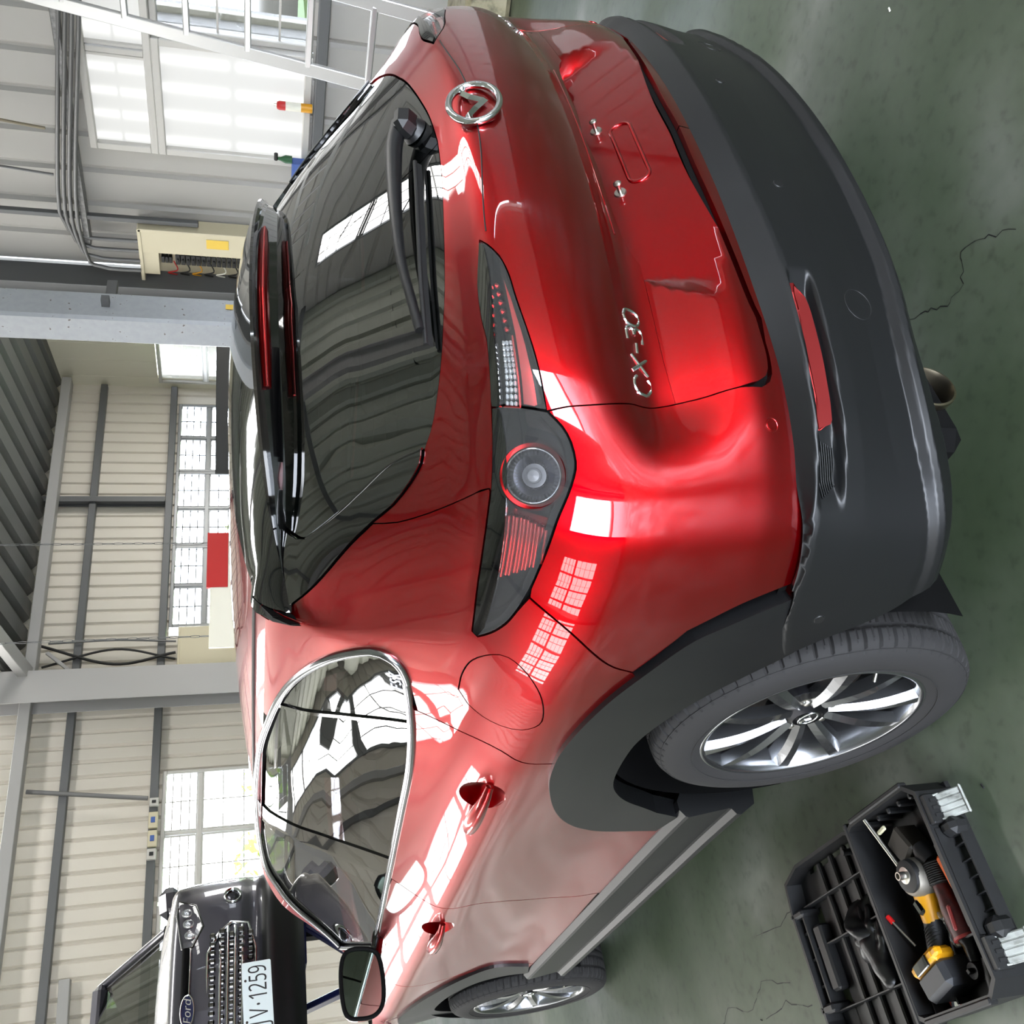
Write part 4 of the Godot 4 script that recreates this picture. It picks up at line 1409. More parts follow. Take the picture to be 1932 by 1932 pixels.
func sign_mesh(parent: Node3D, ch: String, xf: Transform3D) -> void:
	var mb := MB.new()
	var pts: Array = {
		"C": [[Vector2(0.013, 0.010), Vector2(0.006, 0.0145), Vector2(-0.004, 0.0145), Vector2(-0.0135, 0.008), Vector2(-0.0145, 0.0), Vector2(-0.0135, -0.008), Vector2(-0.004, -0.0145), Vector2(0.006, -0.0145), Vector2(0.013, -0.010)]],
		"X": [[Vector2(-0.014, 0.0145), Vector2(0.014, -0.0145)], [Vector2(0.014, 0.0145), Vector2(-0.014, -0.0145)]],
		"-": [[Vector2(-0.009, 0.0), Vector2(0.009, 0.0)]],
		"3": [[Vector2(-0.012, 0.0135), Vector2(0.004, 0.0145), Vector2(0.0125, 0.010), Vector2(0.011, 0.003), Vector2(0.001, 0.0005)], [Vector2(0.001, 0.0005), Vector2(0.012, -0.003), Vector2(0.0135, -0.010), Vector2(0.004, -0.0145), Vector2(-0.012, -0.0135)]],
		"0": [[Vector2(0.0, 0.0145), Vector2(-0.011, 0.010), Vector2(-0.0135, 0.0), Vector2(-0.011, -0.010), Vector2(0.0, -0.0145), Vector2(0.011, -0.010), Vector2(0.0135, 0.0), Vector2(0.011, 0.010), Vector2(0.0, 0.0145)]],
	}[ch]
	for g in pts:
		var line: Array = g if g.size() == 2 else spline(g, 0.003)
		var fr := []
		for k in line.size():
			var d: Vector2 = (line[mini(k + 1, line.size() - 1)] - line[maxi(k - 1, 0)]).normalized()
			fr.append(xf * Transform3D(Basis(Vector3(-d.y, d.x, 0), Vector3(0, 0, 1), Vector3(-d.x, -d.y, 0)), Vector3(line[k].x, line[k].y, -0.001)))
		sweep(mb, fr, [Vector2(0.0030, 0.0), Vector2(0.0028, 0.0030), Vector2(0.0010, 0.0044), Vector2(-0.0010, 0.0044), Vector2(-0.0028, 0.0030), Vector2(-0.0030, 0.0)])
	obj("letter", mb, M.chrome, parent)

func make_wheels(car: Node3D) -> void:
	var R := 0.343
	# tyre section: half width 0.107, from the bead round the shoulder to the other side; axis is x, outside is -x
	var prof := [Vector2(0.232, -0.088), Vector2(0.240, -0.098), Vector2(0.262, -0.107), Vector2(0.285, -0.1085), Vector2(0.305, -0.106), Vector2(0.320, -0.100), Vector2(0.3305, -0.092), Vector2(0.3370, -0.083), Vector2(0.3395, -0.076), Vector2(0.3415, -0.062), Vector2(0.3420, -0.056), Vector2(0.3350, -0.055), Vector2(0.3350, -0.048), Vector2(0.3425, -0.047), Vector2(0.343, -0.026), Vector2(0.343, -0.016), Vector2(0.336, -0.015), Vector2(0.336, -0.008), Vector2(0.343, -0.007), Vector2(0.343, 0.012), Vector2(0.336, 0.013), Vector2(0.336, 0.021), Vector2(0.343, 0.022), Vector2(0.3425, 0.047), Vector2(0.335, 0.048), Vector2(0.335, 0.055), Vector2(0.342, 0.056), Vector2(0.3395, 0.076), Vector2(0.332, 0.092), Vector2(0.305, 0.106), Vector2(0.262, 0.107), Vector2(0.232, 0.088)]
	var tyre := MB.new()
	var blocks := 66
	var sub := [0.0, 0.12, 0.26, 0.5, 0.56, 0.64, 0.9]
	var angs := []
	for k in blocks:
		for q in sub.size():
			angs.append([(k + sub[q]) / blocks * TAU, q, k])
	var cut_at := func(q: int, i: int, k: int) -> float:
		var hgt: float = prof[i].y
		if q == 1:   # deep sipe across the shoulders
			if absf(hgt) > 0.055 and absf(hgt) < 0.100 and prof[i].x > 0.318:
				return 0.006
			if absf(hgt) > 0.024 and absf(hgt) < 0.048 and prof[i].x > 0.34:
				return 0.003
		if q == 4 and absf(hgt) > 0.020 and absf(hgt) < 0.080 and prof[i].x > 0.337:
			return 0.002
		return 0.0
	var pos := []
	var nor := []
	for a in angs:
		var rp := []
		var rn := []
		for i in prof.size():
			var d: float = cut_at.call(a[1], i, a[2])
			var r: float = prof[i].x - d
			# sipes run a little askew
			var an: float = a[0] + 0.35 * absf(prof[i].y)
			rp.append(Vector3(prof[i].y, r * sin(an), r * cos(an)))
			var t: Vector2 = prof[mini(i + 1, prof.size() - 1)] - prof[maxi(i - 1, 0)]
			var nn := Vector2(-t.y, t.x).normalized() * -1.0
			rn.append(Vector3(nn.y, nn.x * sin(an), nn.x * cos(an)))
		pos.append(rp)
		nor.append(rn)
	var ac := angs.size()
	for a in ac:
		var b := (a + 1) % ac
		for i in prof.size() - 1:
			var n0: Vector3 = nor[a][i]
			var n1: Vector3 = nor[b][i]
			var n2: Vector3 = nor[b][i + 1]
			var n3: Vector3 = nor[a][i + 1]
			var da: float = cut_at.call(angs[a][1], i, 0) + cut_at.call(angs[a][1], i + 1, 0)
			var db: float = cut_at.call(angs[b][1], i, 0) + cut_at.call(angs[b][1], i + 1, 0)
			if absf(da - db) > 0.001 or prof[i].distance_to(prof[i + 1]) < 0.0085 and absf(prof[i].x - prof[i + 1].x) > 0.005 and absf(prof[i].y) < 0.06:
				var g := (pos[b][i] - pos[a][i]).cross(pos[a][i + 1] - pos[a][i]).normalized() as Vector3
				if g.dot(n0) < 0:
					g = -g
				n0 = g; n1 = g; n2 = g; n3 = g
			mb_quad(tyre, pos[a][i], pos[b][i], pos[b][i + 1], pos[a][i + 1], n0, n1, n2, n3)
	var tyre_mesh := tyre.mesh()
	# raised lettering and rings on the outer wall
	var wall := MB.new()
	for rr in [[0.262, -0.1075], [0.3265, -0.0955]]:
		var ring := []
		for k in 96:
			var an := TAU * k / 96
			ring.append(Vector3(rr[1], rr[0] * sin(an), rr[0] * cos(an)))
		tube(wall, ring, 0.0012, 5, true)
	var wall_mesh := wall.mesh()
	# rim
	var rim := MB.new()
	var ax := Transform3D(Basis(Vector3(0, 0, 1), Vector3(1, 0, 0), Vector3(0, 1, 0)), Vector3.ZERO)
	lathe(rim, ax, [Vector2(0.2365, -0.086), Vector2(0.2435, -0.092), Vector2(0.2425, -0.0985), Vector2(0.2375, -0.100), Vector2(0.2315, -0.097), Vector2(0.2275, -0.085), Vector2(0.222, -0.060), Vector2(0.214, 0.02), Vector2(0.212, 0.085), Vector2(0.235, 0.095)], 96, 0.0, TAU, 0.3)
	var rim_mesh := rim.mesh()
	var spoke := MB.new()
	for hand in [-1.0, 1.0]:
		# a blade that leans and widens outwards; section: top ridge towards the open side
		var st := []
		for k in 11:
			var u := k / 10.0
			var r := lerpf(0.042, 0.2295, u)
			var off: float = hand * (lerpf(0.012, 0.068, pow(u, 1.15)) + 0.004 * sin(u * PI))
			var x := lerpf(-0.070, -0.088, u) - 0.010 * sin(u * PI)
			var half := lerpf(0.0150, 0.0225, u)
			var lean: float = hand * lerpf(0.1, 0.75, u)
			st.append([r, off, x, half, lean])
		var loops := []
		for e in st:
			var c := Vector3(e[2], e[1], e[0])
			var wv := Vector3(sin(e[4]) * 0.6, cos(e[4]), 0).normalized()
			var up := Vector3(-1, 0, 0)
			loops.append([c + wv * e[3] * 1.0 - up * 0.030, c + wv * e[3] * 0.92 - up * 0.004, c + wv * e[3] * 0.25 * hand * 1.0 + up * 0.006, c - wv * e[3] * 0.92 - up * 0.004, c - wv * e[3] * 1.0 - up * 0.030])
		for k in 10:
			for q in 4:
				var a: Vector3 = loops[k][q]
				var b: Vector3 = loops[k][q + 1]
				var c: Vector3 = loops[k + 1][q + 1]
				var d: Vector3 = loops[k + 1][q]
				var mid: Vector3 = (loops[k][2] + loops[k][0] + loops[k][4]) / 3.0 + Vector3(0.02, 0, 0)
				spoke.flat([a, b, c, d], (a + b) * 0.5 - mid)
	var spoke_mesh := spoke.mesh()
	var hubm := MB.new()
	lathe(hubm, ax, [Vector2(0.078, -0.03), Vector2(0.074, -0.052), Vector2(0.060, -0.062), Vector2(0.040, -0.074), Vector2(0.034, -0.0785), Vector2(0.0315, -0.0785), Vector2(0.031, -0.0755), Vector2(0.0, -0.0762)], 60, 0.0, TAU, 0.8)
	var hub_mesh := hubm.mesh()
	var nut := MB.new()
	for k in 5:
		var an := TAU * (k + 0.5) / 5
		var c := Vector3(0, sin(an) * 0.0572, cos(an) * 0.0572)
		lathe(nut, Transform3D(ax.basis, c), [Vector2(0.0165, -0.045), Vector2(0.0165, -0.066), Vector2(0.0135, -0.067), Vector2(0.0125, -0.058), Vector2(0.0095, -0.058), Vector2(0.009, -0.070), Vector2(0.006, -0.073), Vector2(0.0, -0.074)], 16, 0.0, TAU, 0.5)
	var nut_mesh := nut.mesh()
	var emb := MB.new()
	emblem(emb, Transform3D(Basis(Vector3(0, 0, 1), Vector3(0, 1, 0), Vector3(-1, 0, 0)), Vector3(-0.0765, 0, 0)), 0.42)
	var emb_mesh := emb.mesh()
	var disc := MB.new()
	lathe(disc, ax, [Vector2(0.05, 0.0), Vector2(0.150, 0.0), Vector2(0.150, 0.02), Vector2(0.05, 0.02)], 48)
	var disc_mesh := disc.mesh()
	var cal := MB.new()
	for k in 6:
		var an := lerpf(0.6, 1.5, k / 5.0)
		cbox(cal, Transform3D(Basis(Vector3(1, 0, 0), an), Vector3(0.0, sin(-an) * -0.13, cos(an) * -0.13)), Vector3(0.06, 0.05, 0.05), 0.008)
	var valve := MB.new()
	tube(valve, [Vector3(-0.085, 0.0, 0.222), Vector3(-0.100, 0.0, 0.205)], 0.004, 8)
	var valve_mesh := valve.mesh()
	for z in [0.0, -2.655]:
		for w in 2:
			var wh := Node3D.new()
			wh.name = "wheel"
			car.add_child(wh, true)
			var b := Basis(Vector3(1, 0, 0), deg_to_rad(10.0 if z > -1 else 31.0))
			if w == 1:
				b = Basis(Vector3(0, 1, 0), PI) * b
			wh.transform = Transform3D(b, Vector3(-0.7825 if w == 0 else 0.7825, R, z))
			put("tyre", tyre_mesh, M.tyre, wh)
			put("wall_rings", wall_mesh, M.tyre, wh)
			var rm := put("rim", rim_mesh, M.alloy, wh)
			for k in 5:
				put("spoke_pair", spoke_mesh, M.alloy, rm, Transform3D(Basis(Vector3(1, 0, 0), TAU * k / 5), Vector3.ZERO))
			put("hub", hub_mesh, M.alloy_dark, rm)
			put("wheel_nuts", nut_mesh, M.steel, rm)
			put("cap_emblem", emb_mesh, M.chrome, rm)
			put("valve", valve_mesh, M.steel, rm)
			put("brake_disc", disc_mesh, M.rusty_steel, wh)



func mb_quad(mb: MB, a: Vector3, b: Vector3, c: Vector3, d: Vector3, na: Vector3, nb: Vector3, nc: Vector3, nd: Vector3) -> void:
	mb.quad(a, b, c, d, na, nb, nc, nd)

func strip_mesh(pitch: float, groove: float, depth: float, thick: float) -> Mesh:
	# one sheet strip of height 1, groove at its left edge, seen from +z
	var mb := MB.new()
	var g := groove
	var pr := [Vector2(0, -depth), Vector2(g * 0.35, -depth), Vector2(g * 0.75, 0.0), Vector2(pitch - g * 0.4, 0.0), Vector2(pitch, -depth), Vector2(pitch, -thick), Vector2(0, -thick)]
	var c := pr.size()
	for k in c:
		var a: Vector2 = pr[k]
		var b: Vector2 = pr[(k + 1) % c]
		var d := b - a
		mb.flat([Vector3(a.x, 0, a.y), Vector3(b.x, 0, b.y), Vector3(b.x, 1, b.y), Vector3(a.x, 1, a.y)], Vector3(-d.y, 0, d.x))
	for y in [0.0, 1.0]:
		mb.flat([Vector3(0, y, -thick), Vector3(pitch, y, -thick), Vector3(pitch - g * 0.4, y, 0), Vector3(g * 0.75, y, 0)], Vector3(0, y - 0.5, 0))
	return mb.mesh()

func rib_wall(called: String, xf: Transform3D, x0: float, x1: float, y0: float, y1: Callable, pitch: float, m: Material, openings: Array, groove := 0.05, depth := 0.028) -> Node3D:
	var w := Node3D.new()
	w.name = numbered(called)
	w.set_meta("kind", "structure")
	add_child(w)
	w.transform = xf
	var sm := strip_mesh(pitch, groove, depth, 0.08)
	var cnt := int(round((x1 - x0) / pitch))
	for k in cnt:
		var x := x0 + k * pitch
		var mid := x + pitch * 0.5
		var spans := [[y0, y1.call(mid)]]
		for o in openings:
			if mid > o.position.x and mid < o.end.x:
				var nx := []
				for s in spans:
					if o.position.y > s[0] + 0.01:
						nx.append([s[0], minf(s[1], o.position.y)])
					if o.end.y < s[1] - 0.01:
						nx.append([maxf(s[0], o.end.y), s[1]])
				spans = nx
		for s in spans:
			if s[1] - s[0] > 0.02:
				put("panel", sm, m, w, Transform3D(Basis(Vector3(1, 0, 0), Vector3(0, s[1] - s[0], 0), Vector3(0, 0, 1)), Vector3(x, s[0], 0)))
	return w

var win_count := 0
func window(xf: Transform3D, size: Vector2, cols: Array, rows: Array, frame_m: Material, pane_m: Array, bars := Vector2i(0, 0), fw := 0.05) -> Node3D:
	# frame with mullions at the given fractions; pane_m gives the pane material of each row from the bottom
	win_count += 1
	var w := Node3D.new()
	w.name = "window_%d" % win_count
	w.set_meta("kind", "structure")
	add_child(w)
	w.transform = xf
	var mb := MB.new()
	for s in [[Vector3(size.x / 2, fw / 2, 0), Vector3(size.x, fw, 0.09)], [Vector3(size.x / 2, size.y - fw / 2, 0), Vector3(size.x, fw, 0.09)], [Vector3(fw / 2, size.y / 2, 0), Vector3(fw, size.y - 2 * fw, 0.085)], [Vector3(size.x - fw / 2, size.y / 2, 0), Vector3(fw, size.y - 2 * fw, 0.085)]]:
		cbox(mb, T(s[0]), s[1], 0.006)
	obj("window_frame", mb, frame_m, w)
	var xs := [0.0] + cols + [1.0]
	var ys := [0.0] + rows + [1.0]
	for k in range(1, xs.size() - 1):
		mb = MB.new()
		cbox(mb, T(Vector3(xs[k] * size.x, size.y / 2, 0)), Vector3(fw * 0.8, size.y - 2 * fw, 0.07), 0.005)
		obj("mullion", mb, frame_m, w)
	for k in range(1, ys.size() - 1):
		mb = MB.new()
		cbox(mb, T(Vector3(size.x / 2, ys[k] * size.y, 0)), Vector3(size.x - 2 * fw, fw * 1.2, 0.075), 0.005)
		obj("transom", mb, frame_m, w)
	for i in xs.size() - 1:
		for j in ys.size() - 1:
			var a := Vector2(xs[i] * size.x + fw * 0.5, ys[j] * size.y + fw * 0.5)
			var b := Vector2(xs[i + 1] * size.x - fw * 0.5, ys[j + 1] * size.y - fw * 0.5)
			mb = MB.new()
			pane_box(mb, a, b)
			obj("pane", mb, pane_m[mini(j, pane_m.size() - 1)], w)
			mb = MB.new()
			for q in [[Vector3((a.x + b.x) / 2, a.y + 0.012, 0), Vector3(b.x - a.x, 0.024, 0.05)], [Vector3((a.x + b.x) / 2, b.y - 0.012, 0), Vector3(b.x - a.x, 0.024, 0.05)], [Vector3(a.x + 0.012, (a.y + b.y) / 2, 0), Vector3(0.024, b.y - a.y - 0.05, 0.05)], [Vector3(b.x - 0.012, (a.y + b.y) / 2, 0), Vector3(0.024, b.y - a.y - 0.05, 0.05)]]:
				cbox(mb, T(q[0]), q[1], 0.004)
			obj("sash", mb, frame_m, w)
			for k in bars.x:
				mb = MB.new()
				var x := lerpf(a.x, b.x, (k + 1.0) / (bars.x + 1))
				cbox(mb, T(Vector3(x, (a.y + b.y) / 2, 0.008)), Vector3(0.016, b.y - a.y, 0.016), 0.0)
				obj("glazing_bar", mb, M.glass_bar if frame_m == M.window_frame_grey else frame_m, w)
			for k in bars.y:
				mb = MB.new()
				var y := lerpf(a.y, b.y, (k + 1.0) / (bars.y + 1))
				cbox(mb, T(Vector3((a.x + b.x) / 2, y, 0.008)), Vector3(b.x - a.x, 0.016, 0.016), 0.0)
				obj("glazing_bar", mb, M.glass_bar if frame_m == M.window_frame_grey else frame_m, w)
	return w

func pane_box(mb: MB, a: Vector2, b: Vector2) -> void:
	for s in [-1.0, 1.0]:
		var z: float = -0.01 + 0.003 * s
		var n := Vector3(0, 0, s)
		var c := [Vector3(a.x, a.y, z), Vector3(b.x, a.y, z), Vector3(b.x, b.y, z), Vector3(a.x, b.y, z)]
		mb.tri(c[0], c[1], c[2], n, n, n, Vector2(0, 0), Vector2(0, 1), Vector2(1, 1))
		mb.tri(c[0], c[2], c[3], n, n, n, Vector2(0, 0), Vector2(1, 1), Vector2(1, 0))

func roof_h(z: float) -> float:
	return 6.3 + 0.07 * (z + 11.2) if z < 1.0 else 6.3 + 0.07 * 12.2 - 0.06 * (z - 1.0)

func beam(called: String, a: Vector3, b: Vector3, w: float, d: float, m: Material, flange := true) -> void:
	# steel section: web and two flanges
	var mb := MB.new()
	if flange:
		bar(mb, a, b, 0.012, d - 0.02, 0.0)
		var xf := aim(a, b)
		for s in [-1.0, 1.0]:
			var o: Vector3 = xf.basis.z * s * (d * 0.5 - 0.006)
			bar(mb, a + o, b + o, w, 0.012, 0.003)
	else:
		bar(mb, a, b, w, d, 0.006)
	var o2 := obj(called, mb, m)
	o2.set_meta("kind", "structure")

func make_hall() -> void:
	var mb := MB.new()
	cbox(mb, T(Vector3(2.2, -0.15, -1.5)), Vector3(17.4, 0.30, 20.4), 0.0)
	struct("floor", mb, M.floor_paint)
	# cracks in the floor paint: thin raised chips and dark lines
	mb = MB.new()
	for cr in [[Vector2(-0.19, 0.78), Vector2(-0.13, 0.72), Vector2(-0.10, 0.66), Vector2(-0.16, 0.62), Vector2(-0.16, 0.56), Vector2(-0.11, 0.50), Vector2(-0.08, 0.42)], [Vector2(-0.98, -0.62), Vector2(-1.02, -0.74), Vector2(-1.03, -0.90), Vector2(-1.06, -1.0), Vector2(-1.04, -1.2)], [Vector2(-1.20, -1.05), Vector2(-1.16, -1.22), Vector2(-1.22, -1.32), Vector2(-1.18, -1.5), Vector2(-1.25, -1.62)], [Vector2(-1.28, -0.96), Vector2(-1.24, -1.10), Vector2(-1.26, -1.30)]]:
		var pts := []
		for k in cr.size() - 1:
			for q in 5:
				var w: Vector2 = cr[k].lerp(cr[k + 1], q / 5.0)
				pts.append(Vector3(w.x + rng.randf_range(-0.006, 0.006), 0.0006, w.y + rng.randf_range(-0.006, 0.006)))
		for k in pts.size() - 1:
			var d: Vector3 = (pts[k + 1] - pts[k]).normalized().cross(Vector3.UP) * rng.randf_range(0.0004, 0.0016)
			mb.flat([pts[k] - d, pts[k] + d, pts[k + 1] + d, pts[k + 1] - d], Vector3.UP)
	var ck := struct("trim_1", mb, M.cable)
	ck.set_meta("label", "thin dark cracks in the green floor paint")

	# ---- north wall, turned five degrees
	var W1 := Transform3D(Basis(Vector3.UP, deg_to_rad(-5.0)), Vector3(3.0, 0, -11.0))
	var o1 := [Rect2(2.88, 1.0, 4.12, 1.62), Rect2(-0.84, 1.0, 1.64, 1.60), Rect2(-2.0, 1.0, 1.1, 1.6), Rect2(-9.0, 1.0, 5.4, 1.7), Rect2(-9.4, 4.8, 11.0, 1.2)]
	rib_wall("wall_north", W1, -10.0, 7.4, 0.0, func(_x): return 6.6, 0.2, M.wall_sheet, o1)
	for k in 3:
		window(W1 * T(Vector3(2.90 + 1.366 * k, 1.02, 0.0)), Vector2(1.366, 1.60), [0.5], [0.30, 0.70], M.window_frame_grey, [M.clear_pane], Vector2i(1, 3))
	window(W1 * T(Vector3(-0.84, 1.02, 0.0)), Vector2(1.64, 1.58), [0.5], [0.70], M.window_frame, [M.clear_pane], Vector2i(1, 3))
	window(W1 * T(Vector3(-2.0, 1.02, 0.0)), Vector2(1.12, 1.58), [0.5], [0.70], M.window_frame, [M.clear_pane], Vector2i(1, 3))
	for k in 3:
		window(W1 * T(Vector3(-9.0 + 1.8 * k, 1.0, 0.0)), Vector2(1.8, 1.7), [0.5], [0.62], M.window_frame_grey, [M.lit_pane], Vector2i(1, 2))
	for k in 6:
		window(W1 * T(Vector3(-9.4 + 1.8333 * k, 4.8, 0.0)), Vector2(1.8333, 1.2), [0.5], [], M.window_frame_grey, [M.lit_pane], Vector2i(1, 3))
	beam("beam_eave", W1 * Vector3(-10, 4.28, 0.30), W1 * Vector3(7.2, 4.30, 0.30), 0.14, 0.20, M.steel_light, false)
	beam("girt_upper", W1 * Vector3(-10, 3.77, 0.08), W1 * Vector3(7.3, 3.78, 0.08), 0.10, 0.11, M.steel_grey, false)
	beam("girt_lower", W1 * Vector3(-10, 2.68, 0.08), W1 * Vector3(7.3, 2.70, 0.08), 0.10, 0.10, M.steel_grey, false)
	beam("strut", W1 * Vector3(5.02, 2.75, 0.10), W1 * Vector3(5.02, 4.7, 0.10), 0.10, 0.14, M.steel_grey)
	beam("column_north", W1 * Vector3(1.84, 0, 0.42), W1 * Vector3(1.84, 6.3, 0.42), 0.46, 0.34, M.steel_light)
	beam("column_north", W1 * Vector3(-5.2, 0, 0.42), W1 * Vector3(-5.2, 6.3, 0.42), 0.46, 0.34, M.steel_light)
	beam("brace", W1 * Vector3(2.5, 4.15, 0.2), W1 * Vector3(2.05, 3.65, 0.2), 0.05, 0.03, M.steel_light, false)
	beam("girt_corner", W1 * Vector3(-1.6, 3.55, 0.14), W1 * Vector3(-3.6, 3.5, 0.14), 0.12, 0.12, M.steel_light, false)
	beam("post_corner", W1 * Vector3(-2.2, 2.7, 0.14), W1 * Vector3(-2.2, 4.2, 0.14), 0.05, 0.05, M.steel_light, false)

	# ---- east side: near wall with the tall window, a passage, then the far office wall
	var W2 := Transform3D(Basis(Vector3.UP, deg_to_rad(-90.0)), Vector3(5.5, 0, -4.0))
	# local x runs along +z, local z towards the hall (-x)
	var o2 := [Rect2(1.18, 1.03, 2.05, 1.62), Rect2(3.6, 4.9, 6.2, 0.9)]
	rib_wall("wall_east", W2, 0.0, 12.4, 0.0, func(x): return roof_h(x - 4.0) + 0.25, 0.31, M.wall_sheet_grey, o2, 0.06, 0.03)
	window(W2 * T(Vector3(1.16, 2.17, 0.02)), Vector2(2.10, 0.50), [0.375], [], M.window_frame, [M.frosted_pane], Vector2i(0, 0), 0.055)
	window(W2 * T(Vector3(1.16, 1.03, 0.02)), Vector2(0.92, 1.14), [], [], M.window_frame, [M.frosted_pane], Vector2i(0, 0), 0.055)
	window(W2 * T(Vector3(2.08, 1.03, -0.05)), Vector2(1.18, 1.14), [], [], M.window_frame, [M.dark_pane], Vector2i(2, 4), 0.05)
	for k in 4:
		window(W2 * T(Vector3(3.6 + 1.55 * k, 4.9, 0.0)), Vector2(1.55, 0.9), [0.5], [], M.window_frame_grey, [M.lit_pane], Vector2i(2, 2))
	beam("girt_east", W2 * Vector3(0.3, 2.78, 0.10), W2 * Vector3(12.2, 2.70, 0.10), 0.05, 0.10, M.galvanised, false)
	beam("sill_east", W2 * Vector3(0.6, 0.97, 0.08), W2 * Vector3(12.2, 0.97, 0.08), 0.08, 0.10, M.steel_grey, false)
	beam("column_east", W2 * Vector3(-0.14, 0, 0.16), W2 * Vector3(-0.14, 5.6, 0.16), 0.26, 0.30, M.steel_grey)
	rib_wall("wall_light_closure", Transform3D(Basis(), Vector3(5.5, 0, -4.1)), 0.1, 5.2, 0.0, func(_x): return roof_h(-4.0) + 0.25, 0.3, M.wall_sheet_grey, [])  # unseen closing wall, added to keep stray light out of the bay
	# far office wall
	var W5 := Transform3D(Basis(Vector3.UP, deg_to_rad(-90.0)), Vector3(10.35, 0, -10.5))
	rib_wall("wall_office", W5, 0.0, 6.4, 0.0, func(x): return roof_h(x - 10.5) + 0.25, 0.36, M.office_board, [Rect2(0.30, 1.6, 1.9, 1.36), Rect2(3.6, 0.4, 2.6, 3.2)], 0.016, 0.006)
	window(W5 * T(Vector3(0.28, 1.62, 0.0)), Vector2(1.88, 1.32), [], [0.44], M.window_frame, [M.dark_pane], Vector2i(0, 0), 0.05)
	window(W5 * T(Vector3(3.6, 0.4, 0.0)), Vector2(2.6, 3.2), [0.5], [0.35, 0.7], M.window_frame, [M.lit_pane], Vector2i(1, 1))
	mb = MB.new()
	cbox(mb, T(Vector3(11.2, 2.3, -9.4)), Vector3(0.1, 2.0, 4.0), 0.0)
	struct("wall_office_inner", mb, M.wall_sheet)
	# ---- west side and south side, behind the camera
	var W4 := Transform3D(Basis(Vector3.UP, deg_to_rad(90.0)), Vector3(-6.5, 0, 8.5))
	rib_wall("wall_west", W4, -0.206, 20.6, 0.0, func(x): return roof_h(8.5 - x) + 0.25, 0.206, M.wall_sheet_grey, [Rect2(8.2, 1.1, 8.5, 1.7), Rect2(2.0, 0.0, 4.2, 2.9)])
	for k in 5:
		window(W4 * T(Vector3(8.2 + 1.7 * k, 1.1, 0.0)), Vector2(1.7, 1.7), [0.5], [0.62], M.window_frame_grey, [M.lit_pane], Vector2i(1, 3))
	for z in [-7.5, -2.6, 2.3, 7.2]:
		beam("column_west", Vector3(-6.25, 0, z), Vector3(-6.25, roof_h(z), z), 0.26, 0.22, M.steel_grey)
	var W3 := Transform3D(Basis(Vector3.UP, PI), Vector3(5.6, 0, 8.6))
	rib_wall("wall_south", W3, 0.0, 12.2, 0.0, func(_x): return roof_h(8.6) + 0.25, 0.2, M.wall_sheet, [Rect2(6.4, 0.0, 4.4, 2.8)])
	# ---- roof: sheets whose ribs run north to south
	var sm := strip_mesh(0.42, 0.16, 0.07, 0.12)
	for part in [["ceiling", -11.5, 1.0], ["ceiling_south", 1.0, 8.8]]:
		var ro := Node3D.new()
		ro.name = part[0]
		ro.set_meta("kind", "structure")
		add_child(ro)
		var za: float = part[1]
		var zb: float = part[2]
		for k in 42:
			var x := -6.7 + 0.42 * k
			var spans := [[za, zb]]
			if x > -2.8 and x < 5.8 and za < 0.0:
				spans = [[za, -6.0], [-4.8, zb]]
			for s in spans:
				var a := Vector3(x, roof_h(s[0] + 0.001), s[0])
				var b := Vector3(x, roof_h(s[1] - 0.001), s[1])
				var d := b - a
				var yv := d.normalized()
				put("roof_sheet", sm, M.roof_pale, ro, Transform3D(Basis(Vector3(1, 0, 0), d, Vector3(1, 0, 0).cross(yv)), a))
	mb = MB.new()
	cbox(mb, Transform3D(Basis(Vector3(1, 0, 0), -0.07), Vector3(1.6, roof_h(-5.4) + 0.05, -5.4)), Vector3(8.8, 0.02, 1.3), 0.0)
	struct("window_roof_added", mb, M.lit_pane)  # unseen glowing skylight, added to brighten the hall beyond the car
	# added slab against sky light leaking between the sheets, open above the added skylight
	mb = MB.new()
	for q in [[-7.4, 11.4, -11.9, -6.05], [-7.4, 11.4, -4.75, 1.02], [-7.4, -2.85, -6.1, -4.7], [5.85, 11.4, -6.1, -4.7], [-7.4, 11.4, 0.98, 9.2]]:
		var za: float = q[2]
		var zb: float = q[3]
		var a := roof_h(za) + 0.24
		var b := roof_h(zb) + 0.24
		cbox(mb, Transform3D(Basis(Vector3(1, 0, 0), atan2(a - b, zb - za)), Vector3((q[0] + q[1]) / 2, (a + b) / 2, (za + zb) / 2)), Vector3(q[1] - q[0], 0.08, zb - za + 0.06), 0.0)
	struct("ceiling_light_block", mb, M.roof_sheet)
	# lower sheet roof over the north-east bay
	var cp := Node3D.new()
	cp.name = "ceiling_low"
	cp.set_meta("kind", "structure")
	add_child(cp)
	for k in 13:
		var a := W1 * Vector3(2.12 + 0.42 * k, 4.44, 0.1)
		var b := W1 * Vector3(2.12 + 0.42 * k, 5.0, 5.4)
		var d := b - a
		put("roof_sheet", sm, M.roof_sheet, cp, Transform3D(Basis(W1.basis.x, d, W1.basis.x.cross(d.normalized())), a))
	beam("beam_low", W1 * Vector3(2.1, 4.30, 0.3), W1 * Vector3(2.1, 4.86, 5.4), 0.12, 0.2, M.steel_light, false)
	# yard outside the gates
	mb = MB.new()
	cbox(mb, T(Vector3(-12, -0.08, 8)), Vector3(40, 0.12, 60), 0.0)
	struct("floor_yard", mb, M.yard)
	for x in [-6.3, -1.6, 3.2, 8.4]:
		beam("rafter", Vector3(x, roof_h(-11.0) - 0.30, -11.0), Vector3(x, roof_h(1.0) - 0.30, 1.0), 0.16, 0.30, M.steel_light)
		beam("rafter", Vector3(x, roof_h(1.0) - 0.30, 1.0), Vector3(x, roof_h(8.5) - 0.30, 8.5), 0.16, 0.30, M.steel_light)
